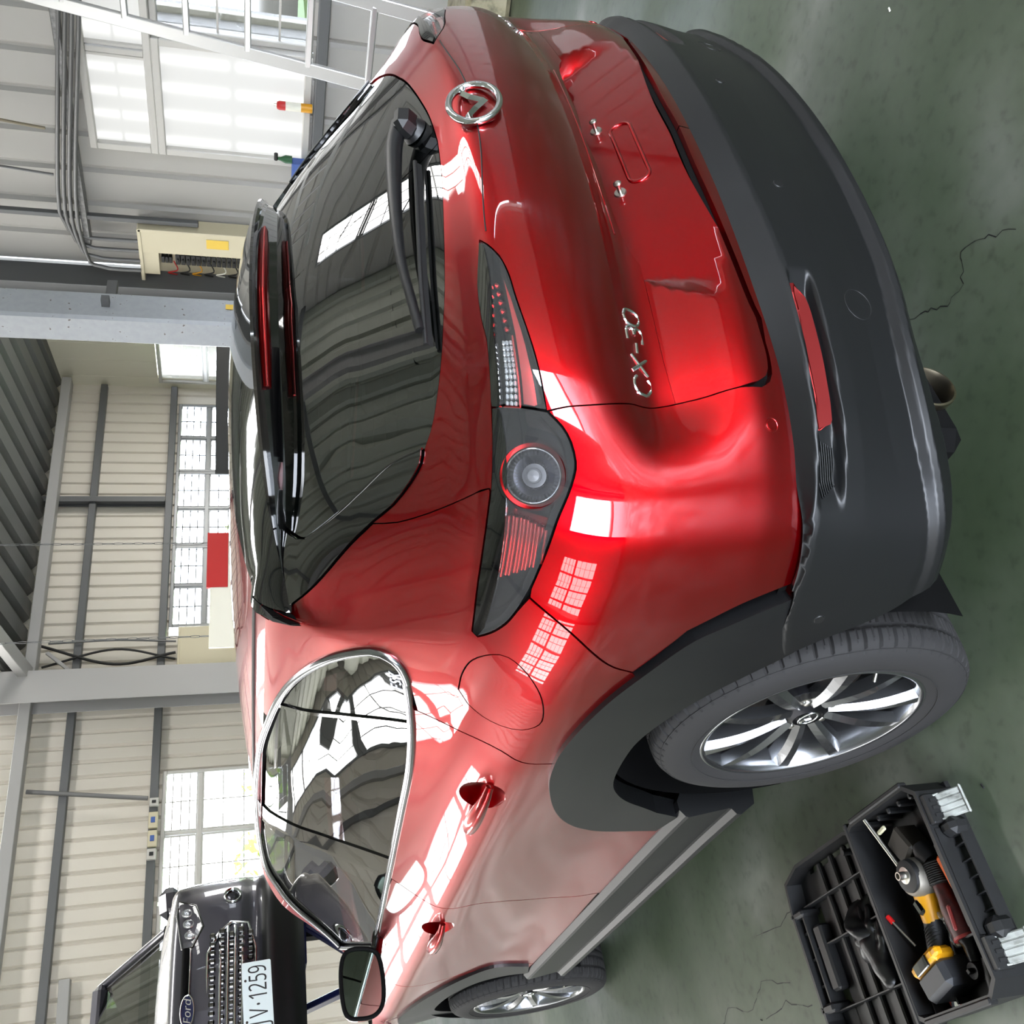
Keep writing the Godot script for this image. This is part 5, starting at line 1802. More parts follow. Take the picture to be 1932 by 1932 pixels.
	for z in [-9.0, -5.4, -3.0, -0.6, 2.6, 6.4]:
		beam("purlin", Vector3(-6.4, roof_h(z) - 0.13, z), Vector3(10.2, roof_h(z) - 0.13, z), 0.06, 0.12, M.steel_grey, false)

func suv_surface(u: float, y: float) -> Vector3:
	# front end of the grey car, local: u = 0 centre line .. 1 behind the front corner, z towards the viewer
	var px := suv_x.at(u)
	var pz := suv_z.at(u)
	return Vector3(px * (1.0 - 0.03 * smoothstep(1.55, 1.95, y)), y, pz + suv_p.at(y) * (1.0 - smoothstep(0.75, 1.0, u)))

var suv_x := Tab.new([0.0, 0.2, 0.4, 0.55, 0.65, 0.75, 0.85, 1.0], [0.0, 0.24, 0.47, 0.62, 0.71, 0.78, 0.83, 0.86])
var suv_z := Tab.new([0.0, 0.2, 0.4, 0.55, 0.65, 0.75, 0.85, 1.0], [0.0, -0.012, -0.05, -0.11, -0.18, -0.28, -0.45, -0.95])
var suv_p := Tab.new([1.18, 1.22, 1.30, 1.41, 1.44, 1.55, 1.70, 1.80, 1.88, 1.93, 1.96], [-0.14, -0.06, -0.01, 0.015, -0.012, 0.0, -0.005, -0.015, -0.04, -0.09, -0.20])

func make_pickup() -> void:
	var g := thing("lifted_suv", "dark grey SUV raised on a lift beyond the red car, front number plate visible", "car", Vector3(-0.43, 0, -4.30))
	var dk: Material = M.grey_paint
	var mb := MB.new()
	shell_patch(mb, func(u: float, v: float) -> Vector3: return suv_surface(u, lerpf(1.42, 1.955, v)), 34, 26)
	obj("front_fascia", whole(mb), dk, g)
	mb = MB.new()
	shell_patch(mb, func(u: float, v: float) -> Vector3: return suv_surface(u, lerpf(1.18, 1.425, v)) + Vector3(0, 0, 0.004), 34, 14)
	obj("lower_bumper", whole(mb), M.cladding, g)
	# bonnet
	mb = MB.new()
	shell_patch(mb, func(u: float, v: float) -> Vector3:
		var e := suv_surface(0.78, 1.95)
		var x := lerpf(0.0, 0.80, u)
		var z0 := suv_surface(u * 0.78, 1.955).z
		var z := lerpf(z0, -1.02, v)
		return Vector3(x, 1.955 + 0.075 * sin(v * PI * 0.5) + 0.035 * (1.0 - u * u) * minf(1.0, v * 3.0) - 0.03 * pow(u, 4.0), z), 16, 12)
	obj("bonnet", whole(mb), dk, g)
	mb = MB.new()
	shell_patch(mb, func(u: float, v: float) -> Vector3: return Vector3(0.86 - 0.03 * v, lerpf(1.30, 2.02, v), lerpf(-0.93, -3.6, u)), 10, 6)
	obj("flank", mb, dk, g)
	obj("flank", mb.mirrored(), dk, g)
	# windscreen, pillars, roof
	mb = MB.new()
	shell_patch(mb, func(u: float, v: float) -> Vector3: return Vector3(lerpf(0.0, lerpf(0.74, 0.56, v), u), lerpf(2.04, 2.52, v) - 0.02 * u * u, lerpf(-1.05, -1.62, v) - 0.14 * u * u), 12, 10)
	obj("windscreen", whole(mb), M.tinted_glass, g)
	mb = MB.new()
	tube(mb, [Vector3(0.76, 2.02, -1.17), Vector3(0.66, 2.27, -1.46), Vector3(0.57, 2.51, -1.76)], 0.03, 8)
	obj("windscreen_pillar", mb, dk, g)
	obj("windscreen_pillar", mb.mirrored(), dk, g)
	mb = MB.new()
	cbox(mb, T(Vector3(0, 2.50, -2.7)), Vector3(1.16, 0.10, 2.1), 0.04)
	obj("roof", mb, dk, g)
	mb = MB.new()
	cbox(mb, T(Vector3(0, 1.50, -2.4)), Vector3(1.5, 0.5, 2.6), 0.1)
	obj("underside", mb, M.black_matte, g)
	mb = MB.new()
	bar(mb, Vector3(-0.74, 2.03, -1.03), Vector3(0.74, 2.03, -1.03), 0.03, 0.10, 0.01)
	obj("cowl", mb, M.black_matte, g)
	# grille: dark field, chrome bars, chrome surround
	var hexa := [Vector2(0.29, 1.725), Vector2(0.40, 1.665), Vector2(0.455, 1.60), Vector2(0.445, 1.505), Vector2(0.30, 1.462)]
	mb = MB.new()
	var fld := []
	for q in hexa:
		fld.append(suv_surface(q.x / 1.175, q.y) + Vector3(0, 0, 0.004))
	var mir := fld.duplicate()
	mir.reverse()
	for q in mir:
		fld.append(Vector3(-q.x, q.y, q.z))
	mb.flat(fld, Vector3(0, 0, 1))
	var gr := obj("grille", mb, M.black_matte, g)
	mb = MB.new()
	for r in 5:
		for c in 18:
			cbox(mb, T(Vector3(-0.38 + c * 0.0447 + 0.022 * (r % 2), 1.49 + r * 0.052, 0.0)), Vector3(0.032, 0.034, 0.02), 0.008)
	var hm := obj("grille_mesh", mb, M.black_gloss, gr)
	hm.set_meta("kind", "stuff")
	mb = MB.new()
	tube(mb, fld, 0.011, 6, true)
	obj("grille_surround", mb, M.chrome, gr)
	for y in [1.535, 1.575, 1.615, 1.655]:
		mb = MB.new()
		var pts := []
		for k in 21:
			var x := lerpf(-0.43, 0.43, k / 20.0) * (1.0 if y < 1.62 else 0.95)
			pts.append(suv_surface(absf(x) / 1.175, y) * Vector3(signf(x) if x != 0 else 1.0, 1, 1) + Vector3(0, 0, 0.018))
		tube(mb, pts, 0.0085, 6)
		obj("grille_bar", mb, M.chrome, gr)
	# slim upper opening with the oval badge
	mb = MB.new()
	var up := []
	for k in 17:
		var x := lerpf(-0.34, 0.34, k / 16.0)
		up.append(suv_surface(absf(x) / 1.175, 1.845) * Vector3(signf(x) if x != 0 else 1.0, 1, 1) + Vector3(0, 0, 0.004))
	tube(mb, up, 0.020, 8)
	obj("upper_slot", mb, M.black_matte, g)
	mb = MB.new()
	for q in up.size():
		up[q] += Vector3(0, -0.026, 0.012)
	tube(mb, up, 0.006, 6)
	obj("slot_trim", mb, M.chrome, g)
	mb = MB.new()
	lathe(mb, Transform3D(Basis(Vector3(1.0, 0, 0), Vector3(0, 0, 1), Vector3(0, -0.42, 0)), Vector3(0, 1.823, 0.018)), [Vector2(0, 0.014), Vector2(0.072, 0.013), Vector2(0.078, 0.006), Vector2(0.08, 0.0)], 40)
	var ov := obj("badge", mb, M.badge_blue, g)
	mb = MB.new()
	var rim := []
	for k in 40:
		rim.append(Vector3(0.080 * cos(TAU * k / 40), 1.823 + 0.034 * sin(TAU * k / 40), 0.026))
	tube(mb, rim, 0.005, 6, true)
	obj("badge_rim", mb, M.chrome, ov)
	put("badge_script", word("Ford", 0.040, 0.003, false), M.chrome, ov, Transform3D(Basis(Vector3(1.1, 0, 0), Vector3(0.25, 0.9, 0), Vector3(0, 0, 1)), Vector3(0, 1.822, 0.034)))
	# headlights and fog lamps
	for sd in [1.0, -1.0]:
		var lamp := Node3D.new()
		lamp.name = "headlight"
		g.add_child(lamp, true)
		lamp.transform = Transform3D(Basis(Vector3(sd, 0, 0), Vector3(0, 1, 0), Vector3(0, 0, 1)), Vector3.ZERO)
		var hp := [Vector2(0.345, 1.865), Vector2(0.35, 1.81), Vector2(0.46, 1.755), Vector2(0.60, 1.80), Vector2(0.66, 1.90), Vector2(0.56, 1.905)]
		mb = MB.new()
		var lens := []
		var bowl := []
		for q in hp:
			var s := suv_u(q.x)
			lens.append(suv_surface(s, q.y) + Vector3(0.003, 0, 0.006))
			bowl.append(suv_surface(s, q.y) + Vector3(0.002, 0, 0.001))
		mb.flat(bowl, Vector3(0, 0, 1))
		obj("bowl", mb, M.lamp_chrome, lamp)
		mb = MB.new()
		for k in 3:
			lathe(mb, T(suv_surface(suv_u(0.42 + 0.07 * k), 1.825 + 0.012 * k) + Vector3(0.002, 0, 0.0), Vector3(90, 25, 0)), [Vector2(0.032, 0.004), Vector2(0.028, 0.006), Vector2(0.018, 0.001), Vector2(0.0, 0.003)], 20)
		obj("projector", mb, M.lamp_clear, lamp)
		mb = MB.new()
		mb.flat(lens, Vector3(0, 0, 1))
		obj("lens", mb, M.lamp_cover, lamp)
		mb = MB.new()
		tube(mb, bowl, 0.008, 6, true)
		obj("lamp_surround", mb, M.black_gloss, lamp)
		var fog := Node3D.new()
		fog.name = "fog_lamp"
		g.add_child(fog, true)
		fog.transform = Transform3D(Basis(Vector3(sd, 0, 0), Vector3(0, 1, 0), Vector3(0, 0, 1)), Vector3.ZERO)
		var fc := T(suv_surface(suv_u(0.625), 1.592) + Vector3(0, 0, 0.0), Vector3(90, 0, 0))
		fc = Transform3D(Basis(Vector3.UP, 0.35) * fc.basis, fc.origin)
		mb = MB.new()
		lathe(mb, fc, [Vector2(0.052, -0.01), Vector2(0.052, 0.014), Vector2(0.046, 0.020), Vector2(0.036, 0.014), Vector2(0.034, 0.0)], 32, 0, TAU, 0.6)
		obj("fog_ring", mb, M.chrome, fog)
		mb = MB.new()
		lathe(mb, fc, [Vector2(0.035, 0.004), Vector2(0.02, 0.010), Vector2(0.0, 0.012)], 24)
		obj("fog_lens", mb, M.lamp_chrome, fog)
		# mirrors
		mb = MB.new()
		cbox(mb, T(Vector3(0.95 * sd, 2.03, -1.25), Vector3(0, 0, 6 * sd)), Vector3(0.22, 0.15, 0.12), 0.05)
		bar(mb, Vector3(0.80 * sd, 1.99, -1.25), Vector3(0.88 * sd, 2.0, -1.25), 0.05, 0.04, 0.01)
		obj("door_mirror", mb, dk, g)
		# front wheels hang below the body
		mb = MB.new()
		lathe(mb, T(Vector3(0.70 * sd, 1.06, -0.95), Vector3(0, 0, 90)), [Vector2(0.20, -0.10), Vector2(0.30, -0.105), Vector2(0.325, -0.08), Vector2(0.33, 0.0), Vector2(0.325, 0.08), Vector2(0.30, 0.105), Vector2(0.20, 0.10)], 40)
		obj("front_wheel", mb, M.tyre, g)
	# number plate
	var pl := Node3D.new()
	pl.name = "number_plate"
	g.add_child(pl)
	pl.transform = T(Vector3(0.01, 1.452, 0.032), Vector3(0, 0, 2.4))
	mb = MB.new()
	var rp := PackedVector2Array()
	for c in [[0.19, 0.07, 0.0], [-0.19, 0.07, 90.0], [-0.19, -0.07, 180.0], [0.19, -0.07, 270.0]]:
		for k in 5:
			var an := deg_to_rad(c[2] + k * 22.5)
			rp.append(Vector2(c[0] + 0.010 * cos(an), c[1] + 0.010 * sin(an)))
	prism(mb, T(Vector3.ZERO), rp, 0.004, 0.001)
	obj("plate", mb, M.plate_white, pl)
	var xs := [-0.160, -0.118, -0.066, -0.022, 0.022, 0.066, 0.112, 0.158]
	var txt := "AJV-1259"
	for k in 8:
		put("sign_%s" % ["a", "j", "v", "dot", "one", "two", "five", "nine"][k], word(txt[k] if k != 3 else "·", 0.098, 0.001, false), M.plate_black, pl, Transform3D(Basis(Vector3(0.62, 0, 0), Vector3(0, 1, 0), Vector3(0, 0, 1)), Vector3(xs[k], -0.004, 0.0045)))
	for sx in [-0.105, 0.105]:
		mb = MB.new()
		lathe(mb, T(Vector3(sx, 0.062, 0.004), Vector3(90, 0, 0)), [Vector2(0.007, 0.0), Vector2(0.006, 0.003), Vector2(0, 0.004)], 12)
		obj("plate_screw", mb, M.rusty_steel, pl)
	# the lift: base, crossing arms, platforms
	var lf := thing("scissor_lift", "blue steel scissor lift carrying the dark grey SUV", "vehicle lift", Vector3(-0.43, 0, -6.2))
	for sx in [-0.55, 0.55]:
		mb = MB.new()
		cbox(mb, T(Vector3(sx, 0.05, 0)), Vector3(0.44, 0.10, 2.2), 0.01)
		obj("base_frame", mb, M.lift_blue, lf)
		mb = MB.new()
		cbox(mb, T(Vector3(sx, 1.17, 0)), Vector3(0.40, 0.07, 2.2), 0.01)
		obj("platform", mb, M.lift_blue, lf)
		for q in [[-0.12, 1.0, -1.0], [0.12, -1.0, 1.0]]:
			mb = MB.new()
			bar(mb, Vector3(sx + q[0], 0.10, 0.95 * q[1]), Vector3(sx + q[0], 1.14, 0.95 * q[2]), 0.05, 0.10, 0.006)
			obj("scissor_arm", mb, M.lift_blue, lf)
	mb = MB.new()
	tube(mb, [Vector3(-0.7, 0.62, 0), Vector3(0.7, 0.62, 0)], 0.03, 12)
	obj("axle", mb, M.steel, lf)
	var ao := Vector3(0.23, 0, 1.15)
	for q in [[Vector3(0.42, 1.13, -0.25), Vector3(0.12, 0.86, 0.1)], [Vector3(0.42, 0.80, -0.25), Vector3(0.12, 0.86, 0.1)], [Vector3(0.12, 0.86, 0.1), Vector3(-0.02, 0.80, 0.15)], [Vector3(0.42, 1.16, -0.25), Vector3(0.42, 0.0, -0.25)]]:
		mb = MB.new()
		bar(mb, q[0] + ao, q[1] + ao, 0.06, 0.07, 0.006)
		obj("prop_bar", mb, M.lift_blue, lf)

func suv_u(x: float) -> float:
	var a := 0.0
	var b := 1.0
	for k in 24:
		var m := (a + b) / 2
		if suv_x.at(m) < x:
			a = m
		else:
			b = m
	return a

const TB := Vector3(-0.993, 0.0, -0.379)

func La(a: float, y: float, b: float) -> Vector3:
	# a runs along the hinge (towards -x), b from the hinge to the latches (+z)
	return Vector3(-a, y, b)

func wall_run(mb: MB, loop: Array, y0: float, y1: float, th: float) -> void:
	# upright wall of even thickness along a closed outline of Vector2(a, b)
	var c := loop.size()
	var pv := PackedVector2Array(loop)
	var inn := shrink(pv, th)
	if inn.size() != c:
		inn = pv
	var mid := Vector2.ZERO
	for q in loop:
		mid += q / c
	for i in c:
		var j := (i + 1) % c
		var o := Vector3(-(loop[i].x - mid.x), 0, loop[i].y - mid.y)
		mb.flat([La(loop[i].x, y0, loop[i].y), La(loop[j].x, y0, loop[j].y), La(loop[j].x, y1, loop[j].y), La(loop[i].x, y1, loop[i].y)], o)
	# nearest inner vertices, matched by index after alignment
	var off := 0
	var best := 1e9
	for k in c:
		var d: float = inn[k].distance_to(pv[0])
		if d < best:
			best = d
			off = k
	var step := 1
	if inn[(off + 1) % c].distance_to(pv[1]) > inn[(off + c - 1) % c].distance_to(pv[1]):
		step = -1
	for i in c:
		var j := (i + 1) % c
		var a: Vector2 = inn[posmod(off + step * i, c)]
		var b: Vector2 = inn[posmod(off + step * j, c)]
		mb.flat([La(loop[i].x, y1, loop[i].y), La(loop[j].x, y1, loop[j].y), La(b.x, y1, b.y), La(a.x, y1, a.y)], Vector3.UP)
		mb.flat([La(a.x, y0 + 0.004, a.y), La(b.x, y0 + 0.004, b.y), La(b.x, y1, b.y), La(a.x, y1, a.y)], Vector3(a.x - mid.x, 0, -(a.y - mid.y)))

func slab(mb: MB, a0: float, a1: float, b0: float, b1: float, y0: float, y1: float, bev := 0.003) -> void:
	cbox(mb, T(La((a0 + a1) / 2, (y0 + y1) / 2, (b0 + b1) / 2)), Vector3(absf(a1 - a0), absf(y1 - y0), absf(b1 - b0)), bev)

func make_toolbox() -> void:
	var t := thing("tool_case", "open black plastic tool case lying on the floor beside the rear wheel", "tool case", TB)
	var pla: Material = M.case_black
	var base := [Vector2(0.0, 0.004), Vector2(-0.010, 0.03), Vector2(-0.010, 0.262), Vector2(0.018, 0.300), Vector2(0.395, 0.300), Vector2(0.424, 0.265), Vector2(0.424, 0.03), Vector2(0.412, 0.004)]
	var mb := MB.new()
	wall_run(mb, base, 0.0, 0.100, 0.010)
	slab(mb, 0.0, 0.414, 0.01, 0.294, 0.0, 0.012, 0.0)
	slab(mb, -0.016, 0.43, -0.002, 0.012, 0.084, 0.102)
	slab(mb, -0.018, -0.006, 0.03, 0.262, 0.082, 0.104)
	slab(mb, 0.418, 0.432, 0.03, 0.262, 0.082, 0.104)
	var tray := obj("tray", mb, pla, t)
	for k in 5:
		mb = MB.new()
		slab(mb, 0.002, 0.016, 0.06 + 0.045 * k, 0.072 + 0.045 * k, 0.012, 0.078)
		obj("tray_rib", mb, pla, tray)
	for q in [[0.335, 0.41, 0.018, 0.022, 0.06], [0.300, 0.305, 0.20, 0.29, 0.07], [0.34, 0.405, 0.09, 0.095, 0.05]]:
		mb = MB.new()
		slab(mb, q[0], q[1], q[2], q[3], 0.012, q[4], 0.001)
		obj("divider", mb, pla, tray)
	# front lip with the cells under the handle
	mb = MB.new()
	slab(mb, 0.10, 0.315, 0.298, 0.303, 0.030, 0.092, 0.001)
	slab(mb, 0.10, 0.315, 0.330, 0.336, 0.030, 0.060, 0.001)
	for k in 7:
		var a := 0.108 + 0.033 * k
		slab(mb, a, a + 0.003, 0.30, 0.333, 0.030, 0.062, 0.001)
	slab(mb, 0.088, 0.125, 0.296, 0.345, 0.03, 0.080, 0.012)
	slab(mb, 0.288, 0.330, 0.296, 0.345, 0.03, 0.080, 0.012)
	obj("handle_bracket", mb, pla, t)
	mb = MB.new()
	slab(mb, 0.118, 0.298, 0.262, 0.290, 0.068, 0.086, 0.008)
	obj("carry_handle", mb, pla, t)
	for a in [0.030, 0.318]:
		var lt := Node3D.new()
		lt.name = "latch"
		t.add_child(lt, true)
		mb = MB.new()
		slab(mb, a, a + 0.064, 0.296, 0.318, 0.055, 0.096, 0.003)
		for k in 3:
			slab(mb, a + 0.012 + 0.016 * k, a + 0.020 + 0.016 * k, 0.298, 0.321, 0.064, 0.088, 0.001)
		obj("latch_base", mb, pla, lt)
		mb = MB.new()
		var lm := T(La(a + 0.032, 0.052, 0.338), Vector3(38, 0, 0))
		cbox(mb, lm, Vector3(0.056, 0.005, 0.056), 0.0015)
		for k in 4:
			cbox(mb, lm * T(Vector3(-0.020 + 0.0135 * k, 0.0035, 0)), Vector3(0.0105, 0.003, 0.050), 0.001)
		cbox(mb, lm * T(Vector3(0, 0.003, 0.029)), Vector3(0.060, 0.011, 0.005), 0.002)
		obj("latch_flap", mb, M.latch_grey, lt)
		for s in [0.006, 0.058]:
			mb = MB.new()
			tube(mb, [La(a + s, 0.094, 0.300), La(a + s, 0.090, 0.312), La(a + s, 0.074, 0.316), La(a + s, 0.066, 0.326)], 0.0022, 6)
			obj("latch_wire", mb, M.latch_grey, lt)
	# the lid, folded back onto the floor
	var lid := [Vector2(0.0, -0.012), Vector2(-0.022, -0.07), Vector2(-0.026, -0.34), Vector2(0.0, -0.425), Vector2(0.075, -0.440), Vector2(0.345, -0.440), Vector2(0.41, -0.42), Vector2(0.436, -0.34), Vector2(0.436, -0.07), Vector2(0.414, -0.012)]
	mb = MB.new()
	wall_run(mb, lid, 0.0, 0.060, 0.009)
	slab(mb, 0.0, 0.412, -0.36, -0.02, 0.0, 0.012, 0.0)
	slab(mb, -0.01, 0.082, -0.425, -0.355, 0.0, 0.012, 0.0)
	slab(mb, 0.315, 0.42, -0.425, -0.355, 0.0, 0.012, 0.0)
	var ld := obj("lid", mb, pla, t)
	for b in [-0.085, -0.165, -0.235, -0.30]:
		mb = MB.new()
		slab(mb, -0.012, 0.424, b, b + 0.018, 0.010, 0.024, 0.004)
		obj("lid_bead", mb, pla, ld)
	for a in [0.07, 0.175, 0.325]:
		mb = MB.new()
		slab(mb, a, a + 0.004, -0.40, -0.02, 0.010, 0.040, 0.001)
		obj("lid_rib", mb, pla, ld)
	mb = MB.new()
	for b in [-0.444, -0.404]:
		slab(mb, 0.082, 0.315, b, b + 0.008, 0.008, 0.052, 0.001)
	for k in 3:
		slab(mb, 0.13 + 0.065 * k, 0.136 + 0.065 * k, -0.44, -0.40, 0.008, 0.045, 0.001)
	slab(mb, 0.075, 0.095, -0.452, -0.385, 0.0, 0.060, 0.006)
	slab(mb, 0.305, 0.328, -0.452, -0.385, 0.0, 0.060, 0.006)
	obj("lid_grip_frame", mb, pla, ld)
	mb = MB.new()
	slab(mb, 0.125, 0.285, -0.385, -0.345, 0.012, 0.045, 0.006)
	obj("lid_block", mb, pla, ld)
	mb = MB.new()
	tube(mb, [La(0.02, 0.012, -0.10), La(0.02, 0.062, -0.10)], 0.008, 10)
	obj("lid_peg", mb, pla, ld)
	for k in 14:
		mb = MB.new()
		slab(mb, 0.012 + 0.029 * k, 0.034 + 0.029 * k, -0.016, 0.002, 0.050, 0.070, 0.004)
		obj("hinge_knuckle", mb, pla, t)

	# ---- contents
	var y0 := 0.012
	# yellow cordless ratchet, head up
	var w := thing("cordless_wrench", "yellow and black cordless impact wrench with battery lying in the tool case", "power tool", TB)
	mb = MB.new()
	lathe(mb, T(La(0.158, y0, 0.150)), [Vector2(0.0, 0.0), Vector2(0.038, 0.0), Vector2(0.042, 0.02), Vector2(0.042, 0.062), Vector2(0.036, 0.076), Vector2(0.0, 0.078)], 32, 0, TAU, 0.8)
	obj("gear_head", mb, M.cast_alloy, w)
	mb = MB.new()
	lathe(mb, T(La(0.154, y0 + 0.070, 0.152)), [Vector2(0.036, 0.0), Vector2(0.034, 0.012), Vector2(0.020, 0.015), Vector2(0.0, 0.015)], 32, 0, TAU, 0.8)
	obj("head_cover", mb, M.tool_black, w)
	mb = MB.new()
	lathe(mb, T(La(0.152, y0 + 0.084, 0.153)), [Vector2(0.018, 0.0), Vector2(0.018, 0.003), Vector2(0.009, 0.004), Vector2(0.009, 0.020), Vector2(0.0065, 0.020), Vector2(0.006, 0.010), Vector2(0.0, 0.010)], 24, 0, TAU, 0.5)
	obj("anvil", mb, M.steel, w)
	mb = MB.new()
	tube(mb, [La(0.19, 0.056, 0.140), La(0.215, 0.054, 0.132), La(0.245, 0.050, 0.120)], [0.026, 0.024, 0.021], 14)
	obj("neck", mb, M.tool_yellow, w)
	mb = MB.new()
	cbox(mb, T(La(0.216, 0.078, 0.132), Vector3(0, 20, 0)), Vector3(0.034, 0.012, 0.020), 0.005)
	obj("trigger", mb, M.black_gloss, w)
	mb = MB.new()
	tube(mb, [La(0.238, 0.050, 0.124), La(0.265, 0.048, 0.112), La(0.312, 0.050, 0.098)], [0.021, 0.022, 0.025], 14)
	obj("grip", mb, M.tool_black, w)
	mb = MB.new()
	for k in 9:
		var u := k / 8.0
		var c := La(lerpf(0.255, 0.305, u), 0.049, lerpf(0.117, 0.100, u))
		var ring := []
		for q in 14:
			var an := TAU * q / 14
			ring.append(c + Vector3(sin(an) * 0.006, cos(an) * 0.0235, sin(an) * 0.0225))
		tube(mb, ring, 0.0014, 5, true)
	obj("grip_ridges", mb, M.tool_black, w)
	mb = MB.new()
	var bt := T(La(0.350, 0.058, 0.105), Vector3(0, 14, 0))
	cbox(mb, bt * T(Vector3(-0.008, 0, 0)), Vector3(0.060, 0.085, 0.105), 0.012)
	obj("battery", mb, M.tool_grey, w)
	mb = MB.new()
	cbox(mb, bt * T(Vector3(0.030, 0.016, 0.0)), Vector3(0.030, 0.060, 0.104), 0.010)
	cbox(mb, bt * T(Vector3(0.030, 0.034, 0.052)), Vector3(0.018, 0.020, 0.024), 0.005)
	obj("battery_collar", mb, M.tool_yellow, w)
	mb = MB.new()
	cbox(mb, bt * T(Vector3(0.026, 0.0475, 0.0)), Vector3(0.024, 0.006, 0.056), 0.002)
	obj("battery_button", mb, M.black_gloss, w)
	# red cordless ratchet
	w = thing("cordless_ratchet", "dark red and black cordless ratchet lying in the tool case", "power tool", TB)
	mb = MB.new()
	tube(mb, [La(0.100, 0.050, 0.178), La(0.118, 0.050, 0.186), La(0.142, 0.050, 0.200)], [0.018, 0.024, 0.022], 12)
	obj("battery_end", mb, M.tool_black, w)
	mb = MB.new()
	for k in 10:
		var u := k / 9.0
		var c := La(lerpf(0.145, 0.185, u), 0.050, lerpf(0.200, 0.198, u))
		tube(mb, ring_x(c, 0.022), 0.0028, 5, true)
	tube(mb, [La(0.142, 0.05, 0.200), La(0.19, 0.05, 0.198)], 0.0215, 14)
	obj("bellows_grip", mb, M.tool_black, w)
	mb = MB.new()
	tube(mb, [La(0.186, 0.052, 0.198), La(0.215, 0.052, 0.200), La(0.24, 0.052, 0.204), La(0.30, 0.052, 0.212)], [0.018, 0.020, 0.026, 0.029], 14)
	obj("motor_body", mb, M.tool_red, w)
	mb = MB.new()
	tube(mb, [La(0.298, 0.052, 0.212), La(0.303, 0.052, 0.2125)], 0.0305, 18)
	obj("collar_ring", mb, M.tool_red_pale, w)
	mb = MB.new()
	tube(mb, [La(0.303, 0.052, 0.213), La(0.318, 0.052, 0.212), La(0.345, 0.052, 0.206)], [0.024, 0.017, 0.014], 14)
	lathe(mb, T(La(0.362, 0.038, 0.202)), [Vector2(0, 0), Vector2(0.017, 0.0), Vector2(0.019, 0.006), Vector2(0.019, 0.024), Vector2(0.016, 0.029), Vector2(0, 0.03)], 20)
	cbox(mb, T(La(0.362, 0.072, 0.202), Vector3(0, 20, 0)), Vector3(0.0095, 0.012, 0.0095), 0.001)
	obj("ratchet_head", mb, M.gun_metal, w)
	mb = MB.new()
	cbox(mb, T(La(0.262, 0.078, 0.222), Vector3(0, -8, 0)), Vector3(0.05, 0.008, 0.010), 0.003)
	obj("lever", mb, M.tool_red_pale, w)
	# loose tools
	mb = MB.new()
	tube(mb, [La(0.005, 0.102, 0.095), La(0.13, 0.070, 0.112)], 0.0048, 10)
	tag(obj("steel_bar", mb, M.steel, null, T(TB)), "slim bare steel bar leaning out of the tool case", "bar")
	mb = MB.new()
	cbox(mb, T(La(0.04, 0.085, 0.118), Vector3(0, 8, 0)), Vector3(0.010, 0.008, 0.030), 0.002)
	tag(obj("wall_plug", mb, M.bone, null, T(TB)), "small ivory plastic plug beside the steel bar", "plug")
	mb = MB.new()
	cbox(mb, T(La(0.085, 0.045, 0.140), Vector3(0, 28, 0)), Vector3(0.070, 0.06, 0.060), 0.006)
	tag(obj("oily_block", mb, M.oily, null, T(TB)), "grimy brown block among the tools under the steel bar", "block")
	mb = MB.new()
	for s in [-1.0, 1.0]:
		tube(mb, [La(0.125, 0.058, 0.135 + 0.004 * s), La(0.10, 0.060, 0.135 + 0.012 * s), La(0.085, 0.062, 0.137 + 0.004 * s)], 0.0045, 8)
	tag(obj("pliers", mb, M.steel, null, T(TB)), "worn steel pliers jaws next to the round gear head", "pliers")
	mb = MB.new()
	cbox(mb, T(La(0.185, 0.055, 0.246), Vector3(10, 9, 0)), Vector3(0.095, 0.014, 0.030), 0.006)
	tag(obj("pry_tool", mb, M.tool_orange, null, T(TB)), "bright orange plastic pry tool standing against the case handle", "pry tool")
	mb = MB.new()
	tube(mb, [La(0.312, 0.040, 0.062), La(0.36, 0.032, 0.050), La(0.402, 0.030, 0.048)], [0.006, 0.009, 0.005], 8)
	tag(obj("orange_handle", mb, M.tool_salmon, null, T(TB)), "salmon red curved tool handle at the case corner", "tool handle")
	mb = MB.new()
	tube(mb, [La(0.345, 0.045, 0.235), La(0.375, 0.042, 0.225), La(0.405, 0.040, 0.215)], [0.012, 0.016, 0.015], 12)
	var ph := obj("nut_driver", mb, M.tool_black, null, T(TB))
	tag(ph, "nut driver with black grip and pink end cap in the tool case", "nut driver")
	mb = MB.new()
	lathe(mb, aim(La(0.404, 0.040, 0.2155), La(0.43, 0.040, 0.206)), [Vector2(0.0155, 0.0), Vector2(0.015, 0.006), Vector2(0.010, 0.011), Vector2(0, 0.012)], 16)
	obj("end_cap", mb, M.tool_salmon, ph)
	mb = MB.new()
	tube(mb, [La(0.225, 0.030, 0.086), La(0.30, 0.030, 0.070)], 0.010, 10)
	tag(obj("red_grip", mb, M.tool_red, null, T(TB)), "long dark red handle under the yellow wrench", "tool handle")
	mb = MB.new()
	tube(mb, [La(0.222, 0.038, 0.102), La(0.275, 0.034, 0.092)], 0.008, 10)
	tag(obj("yellow_grip", mb, M.tool_yellow, null, T(TB)), "short yellow handle wedged beside the wrench grip", "tool handle")
	mb = MB.new()
	tube(mb, spline([La(0.092, 0.082, -0.022), La(0.128, 0.080, -0.022), La(0.165, 0.082, -0.006), La(0.195, 0.084, 0.010), La(0.206, 0.083, 0.016)], 0.01), 0.0045, 8)
	var sd := obj("bent_cable", mb, M.rubber, null, T(TB))
	tag(sd, "thin black flexible shaft with a red collar across the hinge", "flexible shaft")
	mb = MB.new()
	tube(mb, [La(0.203, 0.083, 0.015), La(0.218, 0.080, 0.022)], 0.0062, 10)
	obj("collar", mb, M.signal_red, sd)
	mb = MB.new()
